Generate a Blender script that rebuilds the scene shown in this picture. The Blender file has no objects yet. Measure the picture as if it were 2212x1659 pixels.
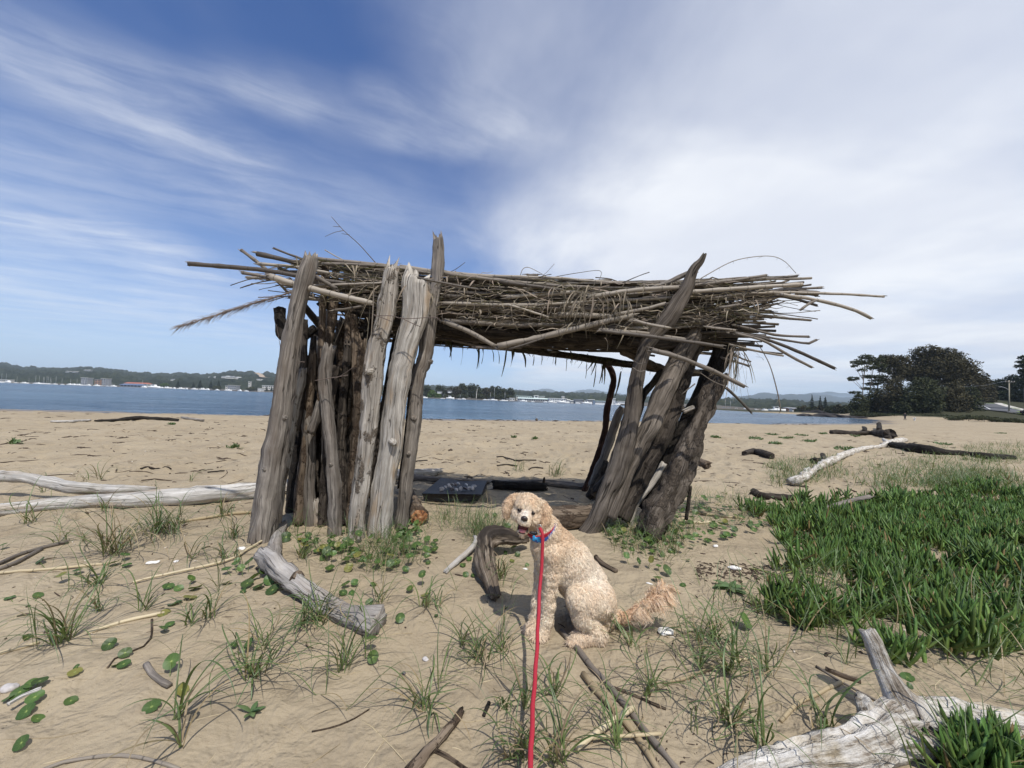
import bpy, bmesh, math, random
import numpy as np
from mathutils import Vector, Matrix
SC = bpy.context.scene
COL = SC.collection
R_ = math.radians

# ---------------------------------------------------------------- camera
CAMZ = 1.30
FPX = 831.0                      # focal length, in pixels of a 2212 x 1659 copy of the photograph
CX, CY = 1106.0, 829.5
PITCH = math.atan((863.6 - 829.5) / FPX)
ROLL = math.atan(0.0353)
Wv = np.array([0, -math.sin(PITCH), math.cos(PITCH)]); Hv = np.array([1.0, 0, 0])
F_ = np.array([0, math.cos(PITCH), math.sin(PITCH)])
RT = math.cos(ROLL) * Hv + math.sin(ROLL) * Wv
UP = -math.sin(ROLL) * Hv + math.cos(ROLL) * Wv
C0 = np.array([0, 0, CAMZ])
cam = bpy.data.objects.new('camera', bpy.data.cameras.new('camera'))
COL.objects.link(cam)
cam.data.sensor_width = 36.0
cam.data.lens = FPX / 2212 * 36.0
cam.data.clip_start = 0.05
cam.data.clip_end = 30000
m = Matrix.Identity(4)
for i in range(3):
    m[i][0] = RT[i]; m[i][1] = UP[i]; m[i][2] = -F_[i]; m[i][3] = C0[i]
cam.matrix_world = m
SC.camera = cam

# ---------------------------------------------------------------- sun, sky, exposure
SUN_EL = R_(61); SUN_AZ = R_(161)         # azimuth clockwise from +Y: behind the viewer, to the right
SC.view_settings.view_transform = 'Standard'
SC.view_settings.look = 'None'
SC.view_settings.gamma = 1.0
SC.view_settings.exposure = 0.06
SC.cycles.use_denoising = True
SC.cycles.max_bounces = 6
SC.cycles.transparent_max_bounces = 8
SC.cycles.volume_bounces = 0
sdir = np.array([math.sin(SUN_AZ) * math.cos(SUN_EL), math.cos(SUN_AZ) * math.cos(SUN_EL), math.sin(SUN_EL)])
sl = bpy.data.lights.new('sun', 'SUN'); sl.energy = 4.05; sl.angle = R_(0.6); sl.color = (1.0, 0.955, 0.885)
so = bpy.data.objects.new('sun', sl); COL.objects.link(so)
so.rotation_euler = Vector(sdir).to_track_quat('Z', 'Y').to_euler()
so.location = (0, 0, 50)


class NT:
    """small helper to write node trees"""
    def __init__(s, tree):
        s.t = tree; s.n = tree.nodes; s.l = tree.links
    def new(s, typ, **kw):
        nd = s.n.new(typ)
        for k, v in kw.items():
            if k == 'ins':
                for a, b in v.items(): s.put(nd, a, b)
            else: setattr(nd, k, v)
        return nd
    def put(s, nd, a, b):
        if isinstance(b, bpy.types.NodeSocket): s.l.new(b, nd.inputs[a])
        else: nd.inputs[a].default_value = b
    def math(s, op, a, b=None, c=None, clamp=False):
        nd = s.n.new('ShaderNodeMath'); nd.operation = op; nd.use_clamp = clamp
        for i, v in enumerate((a, b, c)):
            if v is not None: s.put(nd, i, v)
        return nd.outputs[0]
    def vmath(s, op, a, b=None, out=0):
        nd = s.n.new('ShaderNodeVectorMath'); nd.operation = op
        for i, v in enumerate((a, b)):
            if v is None: continue
            if op == 'SCALE' and i == 1: s.put(nd, 'Scale', v)
            else: s.put(nd, i, v)
        return nd.outputs[out]
    def mapr(s, v, a, b, c=0.0, d=1.0, smooth=True):
        nd = s.n.new('ShaderNodeMapRange'); nd.interpolation_type = 'SMOOTHSTEP' if smooth else 'LINEAR'
        for i, x in enumerate((v, a, b, c, d)): s.put(nd, i, x)
        return nd.outputs[0]
    def noise(s, vec, scale, detail=3, rough=0.55, dist=0.0):
        nd = s.n.new('ShaderNodeTexNoise')
        if vec is not None: s.l.new(vec, nd.inputs['Vector'])
        s.put(nd, 'Scale', scale); s.put(nd, 'Detail', detail); s.put(nd, 'Roughness', rough); s.put(nd, 'Distortion', dist)
        return nd.outputs['Fac']
    def mix(s, f, a, b, typ='RGBA', blend='MIX'):
        nd = s.n.new('ShaderNodeMix'); nd.data_type = typ
        if typ == 'RGBA': nd.blend_type = blend
        ins = [i for i in nd.inputs if i.enabled]
        for k, v in zip(ins, (f, a, b)):
            if isinstance(v, bpy.types.NodeSocket): s.l.new(v, k)
            else: k.default_value = (tuple(v) + (1,))[:4] if typ == 'RGBA' and k.name in 'AB' else v
        return [o for o in nd.outputs if o.enabled][0]
    def ramp(s, f, stops):
        nd = s.n.new('ShaderNodeValToRGB'); s.l.new(f, nd.inputs[0])
        e = nd.color_ramp.elements
        while len(e) < len(stops): e.new(0.5)
        for k, (p, c) in zip(e, stops): k.position = p; k.color = (tuple(c) + (1,))[:4]
        return nd.outputs[0]
    def sepx(s, v):
        nd = s.n.new('ShaderNodeSeparateXYZ'); s.l.new(v, nd.inputs[0]); return nd.outputs
    def comb(s, x, y, z):
        nd = s.n.new('ShaderNodeCombineXYZ')
        for i, v in enumerate((x, y, z)): s.put(nd, i, v)
        return nd.outputs[0]
    def mapping(s, vec, scale=(1, 1, 1), rot=(0, 0, 0), loc=(0, 0, 0)):
        nd = s.n.new('ShaderNodeMapping'); s.l.new(vec, nd.inputs[0])
        nd.inputs['Scale'].default_value = scale; nd.inputs['Rotation'].default_value = rot; nd.inputs['Location'].default_value = loc
        return nd.outputs[0]


W = bpy.data.worlds.new('World'); SC.world = W; W.use_nodes = True
def world():
    w = NT(W.node_tree); w.n.clear()
    sky = w.new('ShaderNodeTexSky', sky_type='NISHITA', sun_disc=False)
    sky.sun_elevation = SUN_EL; sky.sun_rotation = SUN_AZ; sky.altitude = 0; sky.air_density = 1.0; sky.dust_density = 0.6; sky.ozone_density = 2.2
    D = w.new('ShaderNodeTexCoord').outputs['Generated']
    x, y, z = w.sepx(D)
    zc = w.math('MAXIMUM', z, 0.02)
    zz = w.math('ADD', zc, 0.06)                       # cloud deck, curving down a little to the horizon
    P = w.comb(w.math('DIVIDE', x, zz), w.math('DIVIDE', y, zz), 0.0)
    wn = w.new('ShaderNodeTexNoise', ins={'Vector': P, 'Scale': 0.9, 'Detail': 4.0})
    warp = w.vmath('SCALE', w.vmath('SUBTRACT', wn.outputs['Color'], (0.5, 0.5, 0.5)), 0.55)
    Pw = w.vmath('ADD', P, warp)
    def deck(u, v):
        d = F_ + RT * (u - CX) / FPX - UP * (v - CY) / FPX
        d = d / np.linalg.norm(d)
        zq = max(d[2], 0.02) + 0.06
        return np.array([d[0] / zq, d[1] / zq])
    # cirrus streaks: soft bands on the deck, in perspective from wherever one stands
    streaks = [((-60, 20), (245, 160), .13, .60), ((120, 170), (430, 300), .13, .80), ((190, 95), (620, 185), .06, .34), ((560, 175), (1120, 290), .09, .5),
               ((-80, 310), (330, 385), .22, .5), ((300, 375), (700, 400), .30, .30), ((500, 430), (1010, 505), .18, .28), ((-60, 420), (240, 505), .20, .62), ((200, 500), (450, 600), .24, .72),
               ((780, 150), (835, 180), .035, .3), ((850, 285), (965, 310), .06, .55), ((960, 100), (1060, 230), .10, .45), ((-100, 590), (300, 660), .8, .62), ((-60, 690), (420, 720), 1.6, .45), ((-60,500),(60,520),.2,.3)]
    acc = None
    for a, b, wd, st in streaks:
        A = deck(*a); B = deck(*b); ba = B - A; L2 = float(ba @ ba)
        pa = w.vmath('SUBTRACT', Pw, (A[0], A[1], 0))
        h = w.math('DIVIDE', w.vmath('DOT_PRODUCT', pa, (ba[0], ba[1], 0), out=1), L2, clamp=True)
        q = w.vmath('SUBTRACT', pa, w.vmath('SCALE', (ba[0], ba[1], 0), h))
        d = w.vmath('LENGTH', q, out=1)
        k = w.mapr(d, 0.0, wd * (2.5), st * .60, 0.0)
        acc = k if acc is None else w.math('ADD', acc, k)
    # fibres along the streaks
    ang = math.atan2(-1.2, 1.0)
    Pf = w.mapping(w.mapping(Pw, rot=(0, 0, -.52)), scale=(.9, 4.2, 1))
    fib = w.noise(Pf, 1.3, 6, .62, .3)
    fib2 = w.noise(P, 2.3, 7, .62)
    acc = w.math('MULTIPLY', acc, w.mapr(w.math('ADD', w.math('MULTIPLY', fib, .6), w.math('MULTIPLY', fib2, .4)), .32, .74, .16, .90))
    # the wide veil on the right
    px = w.sepx(P)
    vn = w.noise(w.mapping(P, scale=(1.0, .55, 1), loc=(3.1, 1.7, 0)), 1.15, 6, .58, .25)
    vn2 = w.noise(w.mapping(P, scale=(.45, .75, 1), loc=(7.3, 2.2, 0), rot=(0, 0, -.5)), 1.0, 5, .55, .2)
    ve = w.math('ADD', px[0], w.math('MULTIPLY', w.math('SUBTRACT', vn, .5), 1.25))
    veil = w.mapr(ve, -0.46, .62)
    veil = w.math('MULTIPLY', veil, w.mapr(vn2, .34, .66, .66, 1.0))
    soft = w.mapr(w.noise(w.mapping(P, scale=(.5, .35, 1), loc=(1.1, 5.0, 0)), 1.0, 5, .6, .4), .46, .80, 0.0, .16)
    cov = w.math('ADD', w.math('ADD', acc, veil), w.math('MULTIPLY', soft, .9))
    cov = w.math('MULTIPLY', cov, w.mapr(z, 0.0, .10, .25, 1.0))
    cov = w.math('MINIMUM', cov, .93)
    hz = w.math('POWER', w.math('SUBTRACT', 1.0, w.math('MAXIMUM', z, 0.0)), 5.0)
    skyc = w.mix(1.0, sky.outputs[0], (0.59, 0.82, 1.22), blend='MULTIPLY')
    thin = w.mix(w.math('MULTIPLY', hz, .80), skyc, (6.0, 7.6, 9.6))
    shade = w.noise(w.mapping(P, scale=(.6, .5, 1)), 1.4, 4, .55)
    ccol = w.mix(w.mapr(shade, .38, .66), (7.7, 8.05, 8.8), (9.1, 9.35, 9.7))
    col = w.mix(cov, thin, ccol)
    bg = w.new('ShaderNodeBackground', ins={'Color': col, 'Strength': 0.106})
    out = w.new('ShaderNodeOutputWorld'); w.l.new(bg.outputs[0], out.inputs[0])
world()

# ---------------------------------------------------------------- numeric noise
def _h(ix, iy, iz, seed):
    n = (ix.astype(np.int64) * 374761393 + iy.astype(np.int64) * 668265263 + iz.astype(np.int64) * 2147483647 + seed * 974634777) & 0xffffffff
    n = ((n ^ (n >> 13)) * 1274126177) & 0xffffffff
    n = ((n ^ (n >> 16)) * 2246822519) & 0xffffffff
    return ((n ^ (n >> 15)) & 0xffffff) / float(0x7fffff) - 1.0
def vn(x, y=0.0, z=0.0, seed=0):
    x, y, z = np.broadcast_arrays(np.asarray(x, float), np.asarray(y, float), np.asarray(z, float))
    ix, iy, iz = np.floor(x), np.floor(y), np.floor(z)
    fx, fy, fz = x - ix, y - iy, z - iz
    fx, fy, fz = [f * f * f * (f * (f * 6 - 15) + 10) for f in (fx, fy, fz)]
    r = 0
    for a in (0, 1):
        for b in (0, 1):
            for c in (0, 1):
                wgt = (fx if a else 1 - fx) * (fy if b else 1 - fy) * (fz if c else 1 - fz)
                r = r + wgt * _h(ix + a, iy + b, iz + c, seed)
    return r
def fbm(x, y=0.0, z=0.0, o=4, seed=0, g=0.5):
    r = 0; a = 1.0; f = 1.0
    for k in range(o):
        r = r + a * vn(np.asarray(x) * f + 17.3 * k, np.asarray(y) * f + 5.1 * k, np.asarray(z) * f, seed + k); a *= g; f *= 2.03
    return r
def sstep(a, b, x):
    t = np.clip((x - a) / (b - a), 0, 1); return t * t * (3 - 2 * t)

# ---------------------------------------------------------------- pixel rays -> places
def ray(u, v):
    return F_ + RT * (u - CX) / FPX - UP * (v - CY) / FPX
def at(u, v, d):
    return C0 + ray(u, v) * d
def proj(p):
    q = np.asarray(p, float) - C0
    d = q @ F_
    return CX + FPX * (q @ RT) / d, CY - FPX * (q @ UP) / d, d

# ---------------------------------------------------------------- the lie of the land
WATER_Z = -0.5
SHORE = np.array([(-400, -60), (-90, 4), (-55, 17), (-33, 25), (-18.7, 30), (-7.7, 32.5), (3, 37), (12, 41), (22.5, 44), (40, 52), (62, 66), (84, 88), (100, 115), (109, 140), (116, 200), (150, 330), (260, 560), (600, 900)], float)
def shore_dist(x, y):
    best = np.full(np.shape(x), 1e9); sg = np.ones(np.shape(x))
    for a, b in zip(SHORE[:-1], SHORE[1:]):
        ab = b - a; L2 = ab @ ab
        t = np.clip(((x - a[0]) * ab[0] + (y - a[1]) * ab[1]) / L2, 0, 1)
        dx = x - (a[0] + ab[0] * t); dy = y - (a[1] + ab[1] * t)
        d = np.hypot(dx, dy)
        cr = ab[0] * (y - a[1]) - ab[1] * (x - a[0])
        upd = d < best
        best = np.where(upd, d, best); sg = np.where(upd, np.where(cr < 0, 1.0, -1.0), sg)
    return best * sg                                            # > 0 on land
def dips(x, y, cell, rad, seed):
    """scuffs and footprints: soft hollows with a low rim, one to a jittered cell"""
    out = 0; cx, cy = np.floor(x / cell), np.floor(y / cell); o = np.zeros_like(cx)
    for a in (-1, 0, 1):
        for b in (-1, 0, 1):
            ix, iy = cx + a, cy + b
            px = (ix + .5 + .42 * _h(ix, iy, o, seed)) * cell; py = (iy + .5 + .42 * _h(ix, iy, o, seed + 1)) * cell
            an = _h(ix, iy, o, seed + 2) * 3.14; w = np.clip(.55 + .75 * _h(ix, iy, o, seed + 3), 0, 1.3)
            dx, dy = x - px, y - py; lx = dx * np.cos(an) + dy * np.sin(an); ly = (dy * np.cos(an) - dx * np.sin(an)) * 1.8
            q = np.hypot(lx, ly) / rad; out = out + w * (-np.exp(-q ** 2 * 1.4) + .55 * np.exp(-((q - 1.25) / .4) ** 2))
    return out
def ground0(x, y):
    x = np.asarray(x, float); y = np.asarray(y, float)
    r = np.hypot(x, y)
    z = 0.030 * fbm(x * .5, y * .5, 0, 3, 3) + 0.014 * fbm(x * 1.6, y * 1.6, 0, 3, 9)
    far = sstep(4, 9, r)
    z = z + far * 0.034 * fbm(x * 1.9, y * 1.9, 0, 3, 21, .62) + (1 - .4 * far) * 0.0065 * fbm(x * 6, y * 6, 0, 3, 31)
    z = z + (.16 + .84 * sstep(3.6, 6.5, r)) * sstep(60, 25, r) * .056 * dips(x, y, .44, .15, 301) + (.35 + .65 * sstep(1.0, 3.5, x)) * sstep(9, 5, r) * .008 * dips(x, y, .22, .075, 411)
    z = z + 0.05 * np.exp(-((x - 2.2) ** 2 / 1.2 + (y - 1.6) ** 2 / .6))
    sd = shore_dist(x, y) + 1.2 * fbm(x * .06, y * .06, 0, 2, 77)
    s = sstep(0, 15, sd)
    z = z * np.clip(0.2 + sd / 6, .15, 1) - 0.5 * (1 - s) * (sd > 0) - (sd <= 0) * (0.5 + np.minimum(-sd * .07, 1.3))
    e = (y - (103 - 0.21 * (x - 88)) + 3 * fbm(x * .05, y * .05, 0, 2, 5)) 
    e = e * sstep(83, 97, x - np.maximum(y - 100, 0) * .14) 
    e = np.where(sd > 0, e, 0)
    bank = sstep(0, 5, e) * 1.0 + np.clip(e - 7, 0, 90) * .10 + np.clip(e - 97, 0, 300) * .03
    q = x / np.maximum(y, 1.0)
    return z + bank * sstep(2, 24, sd) * np.where(y > 96, sstep(.86, .98, q), 1.0)
# the sand's own mesh, a polar grid: everything is set down on this very surface
GR_R = .25 * (1600 / .25) ** (np.linspace(0, 1, 620))
GR_T = np.radians(np.concatenate([np.linspace(-74, 74, 520), np.linspace(74, 286, 50)[1:-1]]))
_Rg, _Tg = np.meshgrid(GR_R, GR_T, indexing='ij')
GR_X = _Rg * np.sin(_Tg); GR_Y = _Rg * np.cos(_Tg)
GR_Z = np.concatenate([ground0(GR_X[i:i + 62], GR_Y[i:i + 62]) for i in range(0, 620, 62)])
def ground(x, y):
    x = np.asarray(x, float); y = np.asarray(y, float)
    fi = np.clip(np.log(np.maximum(np.hypot(x, y), .2501) / .25) / math.log(1600 / .25) * 619, 0, 618.999)
    th = np.arctan2(x, y); th = np.where(th < -R_(74), th + 2 * math.pi, th)
    fj = np.interp(th, np.append(GR_T, GR_T[0] + 2 * math.pi), np.arange(len(GR_T) + 1))
    i = fi.astype(int); j = fj.astype(int) % len(GR_T); a = fi - i; b = fj - np.floor(fj); k = (j + 1) % len(GR_T)
    return (GR_Z[i, j] * (1 - b) + GR_Z[i, k] * b) * (1 - a) + (GR_Z[i + 1, j] * (1 - b) + GR_Z[i + 1, k] * b) * a
_TS = .35 * 1.006 ** np.arange(1050)
def gnd(u, v, lift=0.0):
    d = ray(u, v); Q = C0 + d * _TS[:, None]; q = np.nonzero(Q[:, 2] < ground(Q[:, 0], Q[:, 1]))[0]
    if not len(q): return C0 + d * 90
    tt = np.linspace(_TS[max(q[0] - 1, 0)], _TS[q[0]], 60); Q = C0 + d * tt[:, None]; q = np.nonzero(Q[:, 2] < ground(Q[:, 0], Q[:, 1]))[0]
    p = Q[q[0] if len(q) else -1].copy(); p[2] = float(ground(p[0], p[1])) + lift
    return p
def gz(x, y): return float(ground(x, y))

# ---------------------------------------------------------------- mesh helpers
class MB:
    def __init__(s): s.V = []; s.F = []; s.UV = []; s.n = 0; s.C = []
    def add(s, V, F, UV=None, col=None):
        V = np.asarray(V, float).reshape(-1, 3)
        s.V.append(V)
        F = [tuple(int(i) + s.n for i in f) for f in F]
        s.F += F
        if UV is None: UV = [(0, 0)] * sum(len(f) for f in F)
        s.UV += list(UV); s.n += len(V)
        if col is not None: s.C.append(np.broadcast_to(np.asarray(col, float), (len(V), 3)))
        return s
    def box(s, c, size, rz=0.0):
        sx, sy, sz = [q / 2 for q in size]; co, si = math.cos(rz), math.sin(rz)
        V = []
        for x, y, z in ((-1, -1, -1), (1, -1, -1), (1, 1, -1), (-1, 1, -1), (-1, -1, 1), (1, -1, 1), (1, 1, 1), (-1, 1, 1)):
            a, b = x * sx, y * sy
            V.append((c[0] + a * co - b * si, c[1] + a * si + b * co, c[2] + z * sz))
        return s.add(V, [(0, 3, 2, 1), (4, 5, 6, 7), (0, 1, 5, 4), (1, 2, 6, 5), (2, 3, 7, 6), (3, 0, 4, 7)])
    def build(s, name, mat=None, parent=None, smooth=True, origin=None, kind=None):
        me = bpy.data.meshes.new(name)
        V = np.concatenate(s.V) if s.V else np.zeros((0, 3))
        if parent is not None: og = np.array(world_loc(parent)) if origin is None else np.array(origin)
        elif origin is None: og = np.array([(V[:, 0].min() + V[:, 0].max()) / 2, (V[:, 1].min() + V[:, 1].max()) / 2, V[:, 2].min()])
        else: og = np.array(origin, float)
        V = V - og
        me.from_pydata(V.tolist(), [], s.F)
        if s.UV:
            uv = me.uv_layers.new(name='UVMap')
            uv.data.foreach_set('uv', np.asarray(s.UV, np.float32).ravel())
        if s.C:
            at_ = me.color_attributes.new('coat', 'FLOAT_COLOR', 'POINT')
            c = np.concatenate(s.C); c = np.hstack([c, np.ones((len(c), 1))])
            at_.data.foreach_set('color', c.astype(np.float32).ravel())
        if smooth: me.polygons.foreach_set('use_smooth', np.ones(len(me.polygons), bool))
        if mat is not None: me.materials.append(mat)
        me.update()
        o = bpy.data.objects.new(name, me); COL.objects.link(o)
        if parent is not None:
            o.parent = parent; o.location = Vector(og) - Vector(world_loc(parent))
        else: o.location = og
        if kind: o['kind'] = kind
        return o
def world_loc(o):
    l = Vector(o.location)
    while o.parent is not None: o = o.parent; l = l + Vector(o.location)
    return l
def tag(o, label=None, cat=None, group=None, kind=None):
    if label: o['label'] = label
    if cat: o['category'] = cat
    if group: o['group'] = group
    if kind: o['kind'] = kind
    return o
def thing(name, label, cat, loc=(0, 0, 0), group=None):
    o = bpy.data.objects.new(name, None); COL.objects.link(o); o.location = Vector(loc); o.empty_display_size = .1
    return tag(o, label, cat, group)
def copy_tree(o, parent=None):
    c = o.copy(); COL.objects.link(c)
    if parent is not None: c.parent = parent
    for ch in list(o.children): copy_tree(ch, c)
    return c

def spline(P, m):
    """Catmull-Rom through rows of P (any columns), m samples evenly along the length"""
    P = np.asarray(P, float)
    if len(P) == 2: P = np.array([P[0], (P[0] + P[1]) / 2, P[1]])
    Q = np.vstack([2 * P[0] - P[1], P, 2 * P[-1] - P[-2]])
    seg = np.linalg.norm(np.diff(P[:, :3], axis=0), axis=1) + 1e-9
    cum = np.concatenate([[0], np.cumsum(seg)])
    out = []
    for s in np.linspace(0, cum[-1], m):
        i = min(int(np.searchsorted(cum, s, 'right') - 1), len(P) - 2)
        t = (s - cum[i]) / seg[i]
        p0, p1, p2, p3 = Q[i], Q[i + 1], Q[i + 2], Q[i + 3]
        out.append(.5 * (2 * p1 + (p2 - p0) * t + (2 * p0 - 5 * p1 + 4 * p2 - p3) * t ** 2 + (3 * p1 - p0 - 3 * p2 + p3) * t ** 3))
    return np.array(out)
def frames(P, n0=None):
    T = np.gradient(P, axis=0); T /= np.linalg.norm(T, axis=1)[:, None] + 1e-12
    n = np.cross(T[0], (0, 0, 1.0)) if n0 is None else np.array(n0, float) - T[0] * (np.array(n0, float) @ T[0])
    if np.linalg.norm(n) < 1e-3: n = np.cross(T[0], (1.0, 0, 0))
    n /= np.linalg.norm(n); N = []
    for t in T:
        n = n - t * (n @ t); n /= np.linalg.norm(n) + 1e-12; N.append(n)
    N = np.array(N); return T, N, np.cross(T, N)
def tube(mb, P, Rr, n=8, cap=True, uvo=0.0, col=None):
    P = np.asarray(P, float); m = len(P); Rr = np.broadcast_to(np.asarray(Rr, float), (m,)) if np.ndim(Rr) < 2 else np.asarray(Rr)
    T, N, B = frames(P)
    th = np.arange(n) / n * 2 * math.pi
    rr = Rr[:, None] if Rr.ndim == 1 else Rr
    V = P[:, None, :] + (rr * np.cos(th))[:, :, None] * N[:, None, :] + (rr * np.sin(th))[:, :, None] * B[:, None, :]
    s = np.concatenate([[0], np.cumsum(np.linalg.norm(np.diff(P, axis=0), axis=1))]) + uvo
    ci = 2 * math.pi * float(np.mean(rr))
    F = []; UV = []
    for i in range(m - 1):
        for j in range(n):
            k = (j + 1) % n
            F.append((i * n + j, i * n + k, (i + 1) * n + k, (i + 1) * n + j))
            UV += [(j / n * ci, s[i]), ((j + 1) / n * ci, s[i]), ((j + 1) / n * ci, s[i + 1]), (j / n * ci, s[i + 1])]
    V = V.reshape(-1, 3)
    if cap:
        V = np.vstack([V, P[0], P[-1]]); a = m * n
        for j in range(n):
            k = (j + 1) % n
            F.append((k, j, a)); UV += [(0, uvo)] * 3
            F.append(((m - 1) * n + j, (m - 1) * n + k, a + 1)); UV += [(0, s[-1])] * 3
    return mb.add(V, F, UV, col)

def logmesh(mb, P, rad, n=20, seed=0, rough=.10, groove=.05, flat=1.0, rag=(.5, .5), step=.03, lump=.13, n0=None):
    """weathered timber: grain-grooved, lumpy, with broken ends"""
    P = np.column_stack([np.asarray(P, float), np.asarray(rad, float)])
    L = np.linalg.norm(np.diff(P[:, :3], axis=0), axis=1).sum()
    m = int(np.clip(L / step, 8, 90)); Q = spline(P, m)
    r = np.maximum(Q[:, 3], .002); Pc = Q[:, :3]
    T, N, B = frames(Pc, n0)
    th = np.arange(n) / n * 2 * math.pi
    s = np.linspace(0, L, m)
    S, TH = np.meshgrid(s, th, indexing='ij')
    r0 = float(np.mean(r)); sc = S / max(r0, .01)
    cx, sx = np.cos(TH), np.sin(TH)
    g = fbm(cx * 3.2 + seed, sx * 3.2, sc * .10, 3, seed)                    # long grooves
    l = fbm(cx * 1.1 + seed * 3.1, sx * 1.1, sc * .45, 3, seed + 40)          # swellings
    k = fbm(cx * 5.0, sx * 5.0 + seed, sc * 1.2, 2, seed + 80)
    rr = r[:, None] * (1 + groove * 2.6 * np.minimum(g, .15) + lump * l + rough * .5 * k)
    V = Pc[:, None, :] + (rr * cx)[:, :, None] * N[:, None, :] + (rr * sx * flat)[:, :, None] * B[:, None, :]
    e0 = rag[0] * .7 * r[0] * fbm(cx[0] * 2.9, sx[0] * 2.9, seed, 4, seed + 5, .75); e1 = rag[1] * r[-1] * fbm(cx[0] * 2.3, sx[0] * 2.3, seed + 9, 3, seed + 6)
    V[0] += T[0][None, :] * e0[:, None]; V[-1] += T[-1][None, :] * e1[:, None]
    ci = 2 * math.pi * r0; F = []; UV = []; uo = seed * 1.37
    for i in range(m - 1):
        for j in range(n):
            q = (j + 1) % n
            F.append((i * n + j, i * n + q, (i + 1) * n + q, (i + 1) * n + j))
            a, b = j / n * ci + uo, (j + 1) / n * ci + uo
            UV += [(a, s[i]), (b, s[i]), (b, s[i + 1]), (a, s[i + 1])]
    V = V.reshape(-1, 3)
    for end, i0 in ((0, 0), (1, (m - 1) * n)):
        base = len(V)
        c = Pc[-1] if end else Pc[0]; t = T[-1] if end else -T[0]; rg = rag[end]
        ring = V[i0:i0 + n] * .45 + c * .55 - t * (r[-1] if end else r[0]) * .16 * rg
        ring += t[None, :] * (rg * .35 * (r[-1] if end else r[0]) * vn(np.arange(n) * .9, seed, end))[:, None]
        V = np.vstack([V, ring, c - t * (r[-1] if end else r[0]) * .2 * rg])
        for j in range(n):
            q = (j + 1) % n
            f1 = (i0 + j, i0 + q, base + q, base + j) if end else (i0 + q, i0 + j, base + j, base + q)
            f2 = (base + j, base + q, base + n) if end else (base + q, base + j, base + n)
            F.append(f1); UV += [(j * .01, uo), (j * .01 + .01, uo), (j * .01 + .01, uo + .01), (j * .01, uo + .01)]
            F.append(f2); UV += [(j * .01, uo + .01), (j * .01 + .01, uo + .01), (j * .01, uo + .02)]
    return mb.add(V, F, UV)

def ribbon(mb, P, wd, side, col=None, uv0=None):
    """thin leaf blade along P; wd widths; side vectors"""
    P = np.asarray(P); m = len(P); wd = np.asarray(wd)[:, None]; side = np.asarray(side)
    T = np.gradient(P, axis=0)
    nrm = np.cross(side, T); nrm /= np.linalg.norm(nrm, axis=1)[:, None] + 1e-9
    L = P - side * wd / 2 + nrm * wd * .16; Rg = P + side * wd / 2 + nrm * wd * .16
    V = np.stack([L, P, Rg], 1).reshape(-1, 3); F = []; UV = []
    for i in range(m - 1):
        a = i * 3
        F += [(a, a + 1, a + 4, a + 3), (a + 1, a + 2, a + 5, a + 4)]
        t0, t1 = i / (m - 1), (i + 1) / (m - 1)
        UV += [(0, t0), (.5, t0), (.5, t1), (0, t1), (.5, t0), (1, t0), (1, t1), (.5, t1)]
    return mb.add(V, F, UV, col)

# ---------------------------------------------------------------- materials
def newmat(name):
    mt = bpy.data.materials.new(name); mt.use_nodes = True
    w = NT(mt.node_tree); w.n.clear()
    bs = w.new('ShaderNodeBsdfPrincipled'); out = w.new('ShaderNodeOutputMaterial'); w.l.new(bs.outputs[0], out.inputs[0])
    return mt, w, bs, out
def bump(w, bs, h, dist=.01, strength=1.0):
    b = w.new('ShaderNodeBump', ins={'Height': h, 'Distance': dist, 'Strength': strength}); w.l.new(b.outputs[0], bs.inputs['Normal']); return b
def flat(name, col, rough=.7, var=.12, scale=6.0, spec=.3, metal=0.0):
    mt, w, bs, out = newmat(name)
    tc = w.new('ShaderNodeTexCoord').outputs['Object']
    n = w.noise(tc, scale, 4)
    a = [max(0, c * (1 - var)) for c in col]; b = [min(1, c * (1 + var)) for c in col]
    w.put(bs, 'Base Color', w.mix(n, a, b)); w.put(bs, 'Roughness', rough); w.put(bs, 'Specular IOR Level', spec); w.put(bs, 'Metallic', metal)
    return mt
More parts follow.
